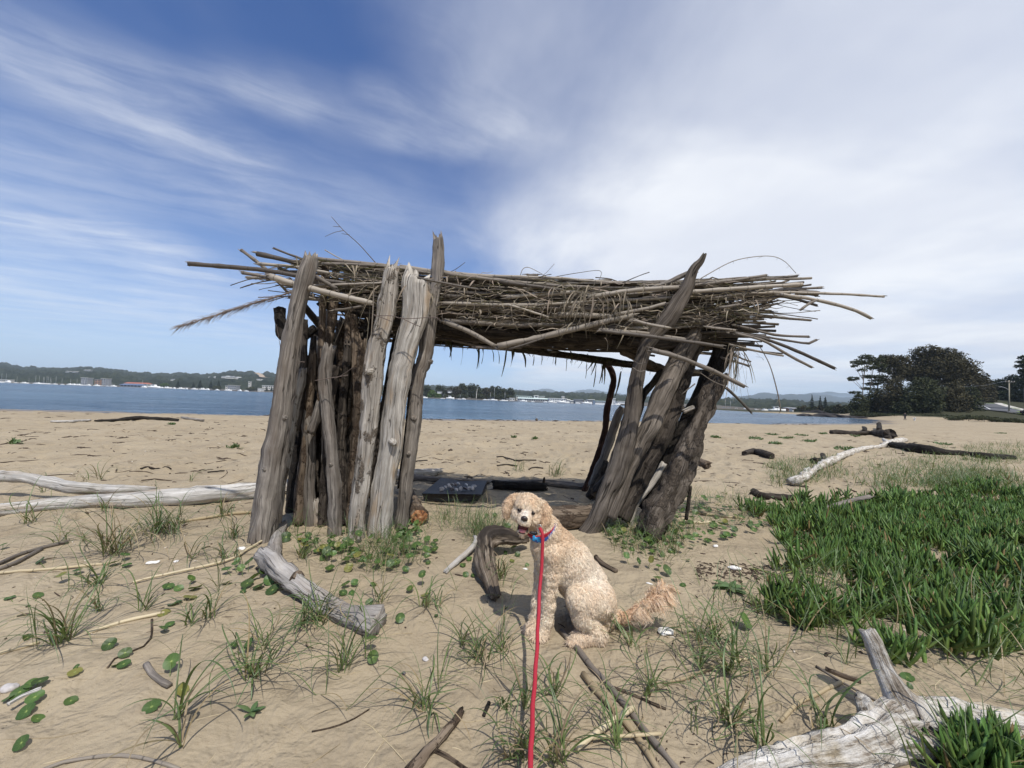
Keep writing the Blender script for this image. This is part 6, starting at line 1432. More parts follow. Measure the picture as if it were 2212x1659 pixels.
def far_dog():
    g = gnd(1975.5, 909); t = thing('dog', 'small white dog trotting on the far beach beside the walking person', 'dog', g)
    def q(x, y, z): return g + np.array([x, y, z])
    f = Field(.04); f.chain([(q(-.05, -.15, .48), .13), (q(.05, .05, .47), .12), (q(.1, .2, .46), .11)]); f.cone(q(-.06, -.2, .56), q(-.10, -.28, .70), .07, .07); f.ell(q(-.11, -.3, .74), (.085, .1, .085)); f.cone(q(-.11, -.34, .72), q(-.13, -.44, .69), .05, .035)
    for x, y in ((-.11, -.16), (.0, -.13), (.05, .2), (.15, .17)): f.chain([(q(x, y, .42), .06), (q(x + .02, y + .03, .22), .04), (q(x - .01, y, .03), .035)])
    f.chain([(q(.1, .3, .52), .04), (q(.14, .42, .62), .035), (q(.14, .46, .74), .03)])
    V, F = f.mesh(.02); b = MB(); b.add(V, F.tolist(), None, np.array([.80, .78, .74])); b.build('body', M['fur'], t)
far_dog()
# ================================================================ driftwood, canes and finds lying about
M['stumpwood'] = wood('stump_wood', (.035, .027, .021), (.145, .112, .082), (.30, .25, .195), stain=(.022, .018, .016), stain_amt=.92, crack=.8)
def flakymat():
    mt, w, bs, out = newmat('flaky_driftwood'); tc = w.new('ShaderNodeTexCoord'); uv, ob = tc.outputs['UV'], tc.outputs['Object']
    wp = w.vmath('ADD', ob, w.vmath('SCALE', w.new('ShaderNodeTexNoise', ins={'Vector': ob, 'Scale': 6.0, 'Detail': 3.0}).outputs['Color'], .16))
    a = w.noise(w.mapping(uv, scale=(20, 3, 1)), 1.0, 6, .7, .6); b = w.noise(wp, 13, 5, .68); c = w.noise(w.mapping(uv, scale=(110, 9, 1)), 1.0, 4, .65)
    k = w.math('ADD', w.math('MULTIPLY', a, .5), w.math('ADD', w.math('MULTIPLY', b, .35), w.math('MULTIPLY', c, .25)))
    col = w.ramp(k, [(.40, (.075, .060, .045)), (.475, (.25, .21, .165)), (.53, (.46, .425, .37)), (.60, (.63, .60, .55)), (.68, (.76, .74, .70))])
    yl = w.noise(ob, 5, 3, .6); col = w.mix(w.mapr(yl, .5, .7, 0, .45), col, (.44, .36, .22))
    w.l.new(col, bs.inputs['Base Color']); w.put(bs, 'Roughness', .9); w.put(bs, 'Specular IOR Level', .15); bump(w, bs, k, .05, 1.0); return mt
M['flaky'] = flakymat()
def lay(pts, lift=0.0):
    """(u, v, r px[, extra height m]): v is the middle of the piece as seen; it rests on the sand below"""
    P = []; r = []
    for q in pts:
        g = gnd(q[0], q[1] + q[2]); d = float((g - C0) @ F_); rr = q[2] * d / FPX
        e = q[3] if len(q) > 3 else 0.0
        if e:                                                  # raised above the sand: keep it on its line of sight
            for _ in range(6):
                p = at(q[0], q[1], d); hz_ = gz(p[0], p[1]) + rr + e; d = d + (p[2] - hz_) / max(.05, -ray(q[0], q[1])[2]) ; rr = q[2] * d / FPX
            p = at(q[0], q[1], d)
        else: p = at(q[0], q[1], d); p[2] = gz(p[0], p[1]) + rr * .82
        P.append(p + (0, 0, lift)); r.append(rr)
    return np.array(P), np.array(r)
ls = [100]
def log_thing(name, label, cat, pts, mat, group=None, branches=(), n=20, **kw):
    ls[0] += 3; P, r = lay(pts); mb = MB(); logmesh(mb, P, r, n, ls[0], **kw)
    if not branches: return tag(mb.build(name, M[mat]), label, cat, group)
    i = len(P) // 2; t = thing(name, label, cat, (P[i][0], P[i][1], gz(P[i][0], P[i][1])), group)
    mb.build('trunk', M[mat], t)
    for bn, bp, bmat in branches:
        ls[0] += 3; P, r = lay(bp) if not callable(bp) else bp(); mb = MB(); logmesh(mb, P, r, 16, ls[0], step=.02); mb.build(bn, M[bmat], t)
    return t
def a3(s, ox, oy): return lambda x, y: ((x / s + ox) / 1.15732, (y / s + oy) / 1.15732)
q4, q5, q6, q7, q7b, q8, qF, qR = a3(3.16, 0, 1140), a3(3.16, 0, 1400), a3(2.676, 600, 1300), a3(3.607, 1150, 1180), a3(3.16, 1200, 1500), a3(2.2425, 1760, 1180), a3(5.53, 1000, 1140), a3(2.731, 1750, 840)
def pz(f, rows, s): return [f(x, y) + (r * s,) + tuple(o) for x, y, r, *o in rows]
log_thing('driftwood_log', 'long forked silver log lying from the left edge to behind the hut', 'log', pz(q4, [(-250, 450, 56), (0, 418, 55), (400, 375, 50), (700, 350, 52), (900, 340, 58), (1200, 325, 66), (1500, 308, 72), (1800, 280, 68), (2030, 258, 64)], .27345) + [(640, 1046, 15), (760, 1034, 13), (860, 1024, 11), (946, 1017, 8)], 'bleached', n=28, rag=(.3, 1.5), step=.05, groove=.08,
          branches=[('branch', pz(q4, [(-250, 165, 46, .16), (0, 158, 46, .16), (220, 175, 46, .14), (420, 222, 48, .10), (600, 255, 46, .06), (800, 262, 38, .03), (1000, 262, 30, .02), (1230, 262, 20)], .27345), 'bleached')])
log_thing('driftwood_log', 'silvery log with a knobbed end lying in front of the hut posts', 'log', pz(q6, [(150, 228, 42, .06), (215, 285, 58, .04), (310, 375, 62, .02), (430, 465, 58, .01), (560, 545, 56), (690, 605, 60), (820, 650, 72), (925, 668, 88)], .32293), 'greylog', n=30, rag=(.5, .12), lump=.26, groove=.09, rough=.2,
          branches=[('branch', pz(q6, [(235, 270, 44), (228, 200, 42), (245, 120, 36), (285, 25, 30)], .32293), 'greylog'), ('branch_stub', pz(q6, [(350, 400, 20, .08), (385, 360, 22, .09), (420, 385, 14, .07)], .32293), 'brownwood')])
log_thing('driftwood_root', 'hooked dark driftwood root standing beside the dog', 'driftwood', pz(q7, [(590, 595, 46, .05), (500, 590, 60, .08), (400, 575, 74, .09), (290, 580, 84, .10), (225, 640, 74, .09), (228, 780, 84, .05), (262, 930, 74, .02), (300, 1050, 64), (322, 1120, 50)], .23956), 'stumpwood', lump=.24, groove=.13, rag=(1.0, .5), step=.012, n=24)
log_thing('driftwood_stick', 'short pale stick leaning on the hooked root', 'stick', pz(q6, [(1372, 345, 15), (1430, 295, 18), (1500, 235, 19, .01), (1560, 175, 18, .03), (1580, 130, 15, .05), (1570, 110, 11, .06)], .32293), 'bleached', n=12)
def stick_up(rows, d0, d1, s=.3853):
    def f(): return px_line([q8(x, y) + (r * s,) for x, y, r in rows], d0, d1)
    return f
dL = float((gnd(*q8(1000, 1500)) - C0) @ F_)
log_thing('driftwood_log', 'big bleached driftwood trunk with an upright branch in the lower right corner', 'log', pz(q8, [(110, 1720, 60), (330, 1640, 78), (560, 1590, 92), (780, 1545, 96), (980, 1475, 106), (1150, 1405, 114), (1350, 1370, 98), (1560, 1385, 84), (1800, 1415, 74), (2050, 1450, 60)], .3853), 'flaky', n=44, lump=.24, groove=.13, rough=.14, rag=(.6, .5), step=.018,
          branches=[('branch', stick_up([(908, 882, 42), (950, 960, 46), (1000, 1080, 50), (1046, 1190, 62), (1088, 1265, 82), (1128, 1325, 108), (1180, 1400, 118)], dL + .16, dL + .0), 'flaky'), ('branch_stub', stick_up([(886, 1275, 36), (905, 1330, 48), (930, 1400, 56), (950, 1470, 60)], dL + .02, dL + .04), 'flaky')])
log_thing('bark_stick', 'thick brown forked stick at the bottom edge, left of the lead', 'stick', pz(q6, [(1485, 1270, 20), (1430, 1350, 26), (1370, 1420, 30), (1290, 1505, 30), (1210, 1590, 42), (1120, 1690, 44)], .32293), 'brownwood', n=16, lump=.2, branches=[('branch', pz(q6, [(1270, 1530, 16), (1340, 1555, 14), (1420, 1600, 12), (1520, 1670, 11)], .32293), 'brownwood')])
log_thing('log', 'dark barky log lying across the hut floor behind the dog', 'log', pz(qF, [(1285, 390, 62), (1450, 395, 66), (1700, 405, 66), (1900, 415, 62), (2025, 425, 50)], .15625), 'charwood', n=18, lump=.14, branches=[('branch_stub', pz(qF, [(1985, 370, 20, .05), (1990, 330, 18, .12), (1995, 300, 12, .17)], .15625), 'brownwood')])
log_thing('timber_beam', 'long grey timber half buried along the back of the hut', 'timber', [(884, 1030, 8), (960, 1036, 6), (1051, 1040, 5), (1120, 1041, 5), (1192, 1043, 7), (1262, 1050, 7)], 'greybrown', n=14)
log_thing('burnt_log', 'short log with a burnt orange end beside the hut post', 'log', [(874, 1050, 12), (884, 1072, 15), (896, 1095, 18), (905, 1112, 20)], 'brownwood', n=18, rag=(.2, .35))
def burnt_face():
    o = bpy.data.objects['burnt_log']; P, r = lay([(906, 1112, 19)]); mb = MB(); c = P[0] + np.array([.01, -.055, .0]); th = np.arange(16) / 16 * 2 * math.pi
    rr = r[0] * (.86 + .12 * fbm(np.cos(th) * 2, np.sin(th) * 2, 0, 2, 4)); V = np.column_stack([c[0] + rr * np.cos(th), c[1] + .02 * np.cos(th), c[2] + rr * np.sin(th)]); V = np.vstack([V, c - (0, .03, 0)])
    mb.add(V, [(i, (i + 1) % 16, 16) for i in range(16)])
    mt, w, bs, out = newmat('burnt_end'); ob = w.new('ShaderNodeTexCoord').outputs['Object']; n = w.noise(ob, 22, 5, .65)
    w.l.new(w.ramp(n, [(.36, (.02, .014, .01)), (.47, (.22, .085, .03)), (.58, (.40, .20, .09)), (.7, (.50, .36, .24))]), bs.inputs['Base Color']); w.put(bs, 'Roughness', .9); bump(w, bs, n, .02)
    mb.build('burnt_end', mt, o)
burnt_face()
log_thing('log', 'short brown sawn log lying right behind the sitting dog', 'log', pz(qF, [(1940, 845, 165), (2150, 835, 168), (2420, 820, 160), (2700, 780, 130)], .15625), 'brownwood', n=20, rag=(.1, .2))
# right middle ground
log_thing('driftwood_log', 'long white weathered branch lying on the open sand right of the hut', 'log', pz(qR, [(612, 998, 24), (690, 968, 30), (745, 940, 24), (790, 905, 18), (850, 868, 24), (940, 830, 20), (1020, 795, 19), (1120, 768, 15), (1230, 752, 14), (1300, 728, 20), (1395, 708, 16)], .3164), 'flaky', n=18, lump=.4, rag=(.8, 1.5), step=.04,
          branches=[('branch_stub', pz(qR, [(850, 850, 18), (838, 810, 14, .08)], .3164), 'darkwood'), ('branch_stub', pz(qR, [(735, 945, 16), (720, 915, 12, .06), (745, 905, 10, .05)], .3164), 'bleached'), ('root', pz(qR, [(820, 850, 16), (795, 848, 24), (770, 850, 22)], .3164), 'charwood'), ('root', pz(qR, [(1300, 735, 18), (1265, 715, 12, .10), (1250, 705, 8, .12)], .3164), 'bleached')])
log_thing('driftwood_log', 'long dark log lying behind the white branch, toward the right edge', 'log', pz(qR, [(1310, 738, 20), (1400, 750, 26), (1500, 766, 32), (1650, 785, 24), (1800, 800, 20), (1980, 818, 22), (2140, 826, 16)], .3164), 'charwood', n=16, rag=(.8, .5), step=.08)
log_thing('driftwood_log', 'dark log with upright stubs far right on the beach', 'log', pz(qR, [(895, 655, 14), (950, 654, 16), (1040, 660, 14), (1150, 658, 16), (1230, 660, 26), (1300, 668, 34)], .3164), 'darkwood', n=16, lump=.25, rag=(.5, .8), step=.08,
          branches=[('branch_stub', pz(qR, [(1120, 650, 14), (1125, 632, 12, .1), (1112, 622, 6, .16)], .3164), 'charwood'), ('branch_stub', pz(qR, [(1224, 640, 14, .05), (1224, 615, 13, .2), (1222, 598, 12, .3)], .3164), 'charwood')])
log_thing('driftwood_log', 'short brown bent log with a pale end, right of the hut', 'log', pz(qR, [(302, 798, 18), (370, 785, 22), (440, 800, 25), (492, 818, 24)], .3164), 'darkwood', n=14, rag=(.4, .2))
log_thing('driftwood_log', 'small broken log beside the right hut posts', 'log', [(1492, 992, 7), (1512, 996, 8), (1530, 1003, 9)], 'brownwood', n=12, rag=(.3, 1.2))
log_thing('driftwood_log', 'dark log lying on the beachward side of the green groundcover', 'log', pz(q8, [(270, 105, 18), (350, 132, 22), (450, 140, 18), (560, 135, 24)], .3853), 'darkwood', n=14, lump=.3)
log_thing('plank', 'split grey plank half sunk in the green groundcover', 'timber', pz(q8, [(580, 226, 10, .02), (700, 195, 18, .07), (820, 160, 22, .13), (922, 140, 26, .20)], .3853), 'greybrown', n=14, flat=.4, rag=(.3, 1.2))
log_thing('driftwood_log', 'flattened dark driftwood by the waterline left of the hut', 'log', [(205, 908.5, 1.5), (246, 907, 4), (300, 902.5, 4), (350, 904, 4), (385, 907, 3)], 'charwood', n=12, lump=.4, step=.15)
log_thing('driftwood_log', 'pale broken driftwood right of the flattened dark piece by the waterline', 'log', [(392, 901, 2), (420, 905, 3), (440, 908, 3)], 'greylog', n=10, lump=.4, step=.15)
log_thing('driftwood_stick', 'pale weathered branch on the sand near the waterline at left', 'stick', [(110, 910, 2), (150, 910, 3), (195, 907, 2)], 'bleached', n=10, step=.1)
log_thing('driftwood_stick', 'short brown stump sticking up at the waterline, centre of the view through the hut', 'stick', pz(a3(3.16, 1000, 920), [(1080, 408, 9), (1072, 392, 10, .15), (1066, 375, 9, .35)], .27345), 'brownwood', n=10)
log_thing('driftwood_stick', 'dark forked stick at the waterline left in the view through the hut', 'stick', pz(a3(3.16, 1000, 920), [(600, 400, 5), (520, 396, 6), (455, 390, 6), (425, 378, 4, .12)], .27345), 'darkwood', n=8)
# canes and straws
def cane_thing(name, label, pts, r, mat='straw', f=None, cat='cane', group='loose canes on the sand', lift=0.0):
    rows = [(f(*p) if f else tuple(p)) + (r,) for p in pts]; P, rr = lay(rows, lift); m = max(8, int(np.linalg.norm(np.diff(P, axis=0), axis=1).sum() / .05)); Q = spline(np.column_stack([P, rr]), min(m, 40))
    Q[:, 2] = np.maximum(Q[:, 2], ground(Q[:, 0], Q[:, 1]) + Q[:, 3] * .7 + lift); mb = MB(); tube(mb, Q[:, :3], Q[:, 3] * (1 + .08 * rng.normal(size=len(Q))), 9, uvo=rng.random() * 3)
    return tag(mb.build(name, M[mat]), label, cat, group)
cane_thing('dry_cane', 'long brown cane running from the dog\'s hind paw to the bottom edge', [(640, 240), (740, 340), (900, 545), (1050, 705), (1250, 960), (1440, 1190), (1580, 1360)], 6.5, 'cane', q7b)
cane_thing('dry_cane', 'pale cane with a split tip, lying left of the long brown cane', [(815, 580), (930, 720), (1100, 900), (1250, 1090), (1410, 1340)], 7.0, 'straw', q7b)
cane_thing('broken_stalk', 'frayed thick straw lying across both canes', [(1215, 885), (1100, 960), (1000, 1030), (880, 1120), (760, 1212)], 6.0, 'straw', q7b, lift=.022)
cane_thing('broken_stalk', 'thin pale straw crossing the canes below the frayed one', [(880, 1130), (1150, 1110), (1430, 1090)], 3.6, 'straw', q7b, lift=.018)
cane_thing('broken_stalk', 'flat straw between the lead and the two canes', [(465, 1030), (600, 1080), (720, 1105), (890, 1122)], 2.6, 'straw', q7b)
cane_thing('twig', 'dark twig pointing right from the two canes', [(1060, 690), (1250, 765), (1470, 860)], 2.8, 'brownwood', q7b, 'twig', 'loose twigs')
cane_thing('broken_stalk', 'pale stalk right of the canes below the dog\'s tail', [(1450, 650), (1640, 612), (1740, 570), (1860, 520)], 3.4, 'straw', q7b)
cane_thing('broken_stalk', 'short whitish stalk far right below the tail, by the groundcover', [(1985, 490), (2080, 468), (2175, 448)], 2.8, 'straw', q7b)
cane_thing('charcoal_piece', 'small black piece of charcoal on bare sand left of the lead', [(30, 910), (50, 860), (72, 808)], 4.0, 'charwood', q7b, 'charcoal', None)
cane_thing('broken_stalk', 'bent pale straw left of the corner trunk, by its upright branch', [(430, 1395), (520, 1300), (640, 1240), (780, 1170)], 4.0, 'straw', q8)
cane_thing('dry_cane', 'thin grey cane running up to the corner trunk\'s upright branch', [(630, 1090), (760, 1170), (880, 1235), (980, 1285)], 2.6, 'cane', q8)
cane_thing('dry_cane', 'reddish bark strip lying beyond the corner trunk\'s upright branch', [(680, 1100), (780, 1140), (880, 1170)], 5.0, 'brownwood', q8, 'bark', None)
cane_thing('dry_cane', 'long pale cane crossing the green groundcover at right', [(1000, 705), (1150, 730), (1300, 765), (1500, 800), (1690, 825), (1850, 850)], 3.6, 'straw', q8, lift=.03)
cane_thing('dry_cane', 'long thin cane from the hut\'s leftmost post out over the sand', [(2185, 608), (2000, 720), (1850, 812), (1700, 860), (1500, 905), (1250, 960), (1050, 1010)], 2.6, 'straw', q4, lift=.012)
cane_thing('dry_cane', 'pale cane at the left edge, the straight one below the dark bundle', [(-60, 925), (200, 905), (450, 885), (660, 865), (850, 850)], 3.2, 'straw', q4)
cane_thing('dry_cane', 'dark grey cane at the left edge, upper of two close together', [(-60, 870), (120, 790), (300, 730), (540, 675)], 3.8, 'cane', q4)
cane_thing('dry_cane', 'dark grey cane at the left edge, lower of two close together', [(-60, 905), (80, 860), (220, 790), (330, 730)], 4.2, 'cane', q4)
cane_thing('dry_cane', 'cane half buried in front of the big forked log, left of the hut', [(1410, 520), (1600, 490), (1800, 455), (2000, 440)], 3.4, 'straw', q4)
cane_thing('dry_cane', 'pale cane at the left edge beside a large grass tuft', [(-40, 745), (100, 705), (200, 680), (310, 645)], 3.6, 'straw', q5)
cane_thing('dry_cane', 'dark tipped pale cane lying below the grass, left foreground', [(690, 575), (850, 520), (1050, 465), (1300, 412)], 3.6, 'straw', q5)
cane_thing('dry_cane', 'curved brown cane along the bottom edge at left', [(300, 1670), (480, 1600), (700, 1560), (900, 1540), (1100, 1555), (1280, 1600), (1420, 1650)], 3.6, 'cane', q5)
cane_thing('driftwood_stick', 'small white stick lying on round leaves near the left edge', [(60, 1200), (180, 1130), (320, 1072)], 4.0, 'bleached', q5, 'stick', None, .03)
cane_thing('twig', 'thin brown forked twig on bare sand, lower left of centre', [(480, 1415), (620, 1385), (760, 1330), (865, 1265)], 1.6, 'brownwood', q6, 'twig', 'loose twigs')
cane_thing('twig', 'crooked twig on the sand above the two round leaves at left', [(850, 850), (930, 760), (1100, 700), (1190, 620), (1200, 470)], 2.0, 'brownwood', q5, 'twig', 'loose twigs')
cane_thing('dry_cane', 'pale cane under the round leaves, right of the hut', pz(a3(3.19, 1380, 860), [(1100, 1330, 0), (1300, 1365, 0), (1540, 1388, 0)], 0), 2.6, 'straw', lambda u, v, _: (u, v))
cane_thing('dry_cane', 'short pale cane below the long one, right of the hut', pz(a3(3.19, 1380, 860), [(1000, 1410, 0), (1150, 1420, 0), (1320, 1430, 0)], 0), 3.0, 'straw', lambda u, v, _: (u, v))
for lb, a, b_ in (('straight dark twig alone on open sand above the forked log', (1110, 98), (1350, 103)), ('short dark twig on open sand left of the hut, near its post', (1640, 128), (1770, 116))): cane_thing('twig', lb, [a, ((a[0] + b_[0]) / 2, (a[1] + b_[1]) / 2), b_], 1.6, 'charwood', q4, 'twig', 'loose twigs')
for lb, pp in (('long thin twig on the sand seen through the hut, above the shells', [(1340, 10), (1450, 20), (1570, 50)]), ('dark twig right of the long thin one, seen through the hut', [(1570, 60), (1700, 55), (1880, 55)]), ('bent dark twig above the dog\'s head', [(1780, 185), (1870, 155), (1980, 168)]), ('tangled thin twigs on the sand above the dark log', [(1340, 130), (1480, 115), (1620, 135)]), ('short dark twig at the top left of the shell tray', [(225, 70), (300, 62), (380, 58)])): cane_thing('twig', lb, pp, 1.5, 'darkwood', qF, 'twig', 'loose twigs')
# black shade-cloth table with shells
def tray():
    top = [(953, 1034), (1052, 1040), (1040, 1068), (911, 1066)]; bot = [(955, 1040), (1051, 1047), (1033, 1090), (914, 1083)]
    dB = float((gnd(1000, 1047) - C0) @ F_); dF_ = float((gnd(975, 1087) - C0) @ F_)
    hb = at(953, 1034, dB)[2]; hf_ = at(960, 1067, dF_)[2]; z = max(gz(0, dF_) + .08, hf_)
    def onz(u, v, z): r = ray(u, v); return C0 + r * ((z - CAMZ) / r[2])
    T = [onz(u, v, z) for u, v in top]; t = thing('shell_table', 'low black shade cloth table on the hut floor, heaped with shells', 'table', (T[0] + T[2]) / 2 * np.array([1, 1, 0]) + (0, 0, gz(0, dF_)))
    mt, w, bs, out = newmat('shade_cloth'); uv = w.new('ShaderNodeTexCoord').outputs['UV']; ck = w.new('ShaderNodeTexChecker', ins={'Vector': w.mapping(uv, scale=(1, 1, 1), rot=(0, 0, .78)), 'Scale': 90.0, 'Color1': (.006, .006, .007, 1), 'Color2': (.045, .045, .05, 1)})
    w.l.new(ck.outputs[0], bs.inputs['Base Color']); w.put(bs, 'Roughness', .65)
    mb = MB(); n = 16; V = []; UV = []
    for i in range(n + 1):
        for j in range(n + 1):
            a, b_ = i / n, j / n; p = (T[0] * (1 - a) + T[1] * a) * (1 - b_) + (T[3] * (1 - a) + T[2] * a) * b_; p = p + (0, 0, .012 * math.cos(a * 6.3) * (1 - b_) - .02 * math.sin(a * 3.14) * math.sin(b_ * 3.14)); V.append(p)
    F = [(i * (n + 1) + j, i * (n + 1) + j + 1, (i + 1) * (n + 1) + j + 1, (i + 1) * (n + 1) + j) for i in range(n) for j in range(n)]
    for f in F: UV += [(V[k][0], V[k][1]) for k in f]
    mb.add(V, F, UV); mb.build('table_top', mt, t)
    mb = MB(); B2 = [np.array([p[0], p[1], gz(p[0], p[1]) + .0]) for p in T]; B2[3] += (.04, .05, 0); B2[2] += (-.05, .05, 0)
    for a, b_ in ((3, 2), (2, 1), (1, 0), (0, 3)):
        V = []; UV = []; F = []
        for i in range(13):
            s = i / 12; p = T[a] * (1 - s) + T[b_] * s; q = B2[a] * (1 - s) + B2[b_] * s
            for j in range(6): f = j / 5; V.append(p * (1 - f) + q * f + np.array([0, .03 * math.sin(f * 3.14) * math.sin(s * 3.14), 0]) - (0, 0, .004 if j == 0 else 0))
        for i in range(12):
            for j in range(5): k = [i * 6 + j, i * 6 + j + 1, (i + 1) * 6 + j + 1, (i + 1) * 6 + j]; F.append(k); UV += [(V[m][0], V[m][2] * 1.3) for m in k]
        mb.add(V, F, UV)
    mb.build('skirt', mt, t)
    M['shell'] = flat('grey_shell', (.48, .45, .43), .5, .35, 60); M['shell_white'] = flat('white_shell', (.72, .70, .66), .45, .12, 40); M['shell_dark'] = flat('dark_shell', (.14, .12, .12), .45, .4, 70)
    SH = [(580, 455, 'leftmost oval shell of the heap'), (625, 435, 'small shell second from the left of the heap'), (672, 408, 'shell at the upper left of the heap'), (690, 432, 'round shell left of centre in the heap'), (718, 400, 'shell at the back, left of the highest'), (722, 458, 'upright thin shell at the front left of the heap'), (776, 468, 'yellowish shell at the front of the heap'), (803, 384, 'highest shell at the back of the heap'), (765, 396, 'small shell left under the highest one'), (842, 450, 'purplish upright shell in the middle of the heap'), (890, 452, 'dark hollow shell right of the purplish one'), (912, 404, 'white curved shell arching over the dark hollow one'), (958, 446, 'round shell right of the dark hollow one'), (1000, 450, 'flat shell toward the right end of the heap'), (1026, 420, 'rightmost round shell of the heap')]
    for i, (x, y, lb) in enumerate(SH):
        u, v = qF(x, y); p = onz(u, v, z + .015); f = MB(); n = 12; V = []; rx, ry = rng.uniform(.030, .042), rng.uniform(.022, .030); rz = rng.uniform(0, 3.1); tl = rng.uniform(.3, 1.3)
        for s_ in range(7):                                    # ribbed dome of a bivalve
            t_ = s_ / 6 * 1.45
            for k in range(n):
                a = k / n * 2 * math.pi; rb_ = 1 + .05 * math.cos(k * math.pi); X = rx * math.sin(t_ + .06) * math.cos(a) * rb_ - .006 * s_ / 6; Y = ry * math.sin(t_ + .06) * math.sin(a) * rb_; Z = .022 * math.cos(t_)
                Y, Z = Y * math.cos(tl) - Z * math.sin(tl), Y * math.sin(tl) + Z * math.cos(tl); V.append((p[0] + X * math.cos(rz) - Y * math.sin(rz), p[1] + X * math.sin(rz) + Y * math.cos(rz), p[2] + Z))
        f.add(V, [(s_ * n + k, s_ * n + (k + 1) % n, (s_ + 1) * n + (k + 1) % n, (s_ + 1) * n + k) for s_ in range(6) for k in range(n)] + [tuple(range(n - 1, -1, -1))])
        o = f.build('shell', M['shell_white' if i == 11 else ('shell_dark' if i in (10, 5, 8) else 'shell')]); tag(o, lb, 'shell', 'shells heaped on the black table')
tray()
def find(name, label, cat, u, v, rx, ry, rz_, mat, yaw=0.0, group=None, seed=0, h=.004, tiltx=0.0):
    g = gnd(u, v); f = Field(.01); co, si = math.cos(yaw), math.sin(yaw); M3 = np.array([(co, si, 0), (-si, co, 0), (0, 0, 1)]); f.ell(g + (0, 0, rz_ * .6), (rx, ry, rz_), M3)
    V, F = f.mesh(h, lambda X: rx * .14 * fbm(X[..., 0] / rx * 1.4 + seed, X[..., 1] / rx * 1.4, X[..., 2] / rx * 2, 2, seed)); b = MB(); b.add(V, F.tolist()); return tag(b.build(name, M[mat]), label, cat, group)
find('shell', 'large white oyster shell under the tip of the dog\'s tail', 'shell', 1437, 1366, .048, .036, .014, 'shell_white', .2, None, 3)
find('shell', 'round brownish shell near the left edge by the leaf cluster', 'shell', q5(75, 0)[0], q5(0, 1025)[1], .028, .022, .014, 'shell', .2, None, 5)
find('shell', 'bluish white shell fragment on the sand left of the hut', 'shell', q4(1205, 0)[0], q4(0, 850)[1], .040, .020, .012, 'shell_white', .4, None, 7)
find('pebble', 'small white pebble beside the leftmost hut post', 'pebble', q4(1910, 0)[0], q4(0, 738)[1], .030, .020, .014, 'shell_white', .1, None, 8)
find('shell', 'tiny white shell near the left hut shell fragment', 'shell', q4(1390, 0)[0], q4(0, 838)[1], .018, .014, .008, 'shell_white', .3, None, 9)
find('shell', 'small pinkish shell alone on bare sand, centre foreground', 'shell', q6(1240, 0)[0], q6(0, 938)[1], .018, .012, .008, 'shell', -.5, None, 10, .003)
find('shell', 'small dark shell on bare sand below the two round leaves', 'shell', q6(1095, 0)[0], q6(0, 1032)[1], .010, .008, .008, 'shell_dark', -.5, None, 11, .002)
find('shell', 'half white shell in the dark seaweed right of the dog', 'shell', q8(170, 0)[0], q8(0, 545)[1], .05, .022, .015, 'shell_white', -.2, None, 12)
find('shell', 'white shell at the edge of round leaves right of the hut', 'shell', q8(65, 0)[0], q8(0, 420)[1], .028, .02, .012, 'shell_white', .4, None, 13)
find('shell', 'small white and black shell just left of the dog\'s chest', 'shell', q7(590, 0)[0], q7(0, 880)[1], .020, .009, .008, 'shell_white', -.2, None, 14, .003)
find('shell', 'whitish shell sliver right of the dog\'s back', 'shell', q7(1705, 0)[0], q7(0, 1010)[1], .022, .008, .006, 'shell_white', -.6, None, 15, .003)
cane_thing('bark_strip', 'curled brown bark strip on the sand behind the dog\'s back', [(1225, 760), (1270, 810), (1330, 850), (1410, 890)], 4.5, 'brownwood', q7, 'bark', None)
cane_thing('bark_strip', 'curled grey dead leaf standing beside the two round leaves at left', [(1155, 820), (1200, 890), (1270, 950), (1340, 990)], 6.0, 'greybrown', q5, 'leaf', None)
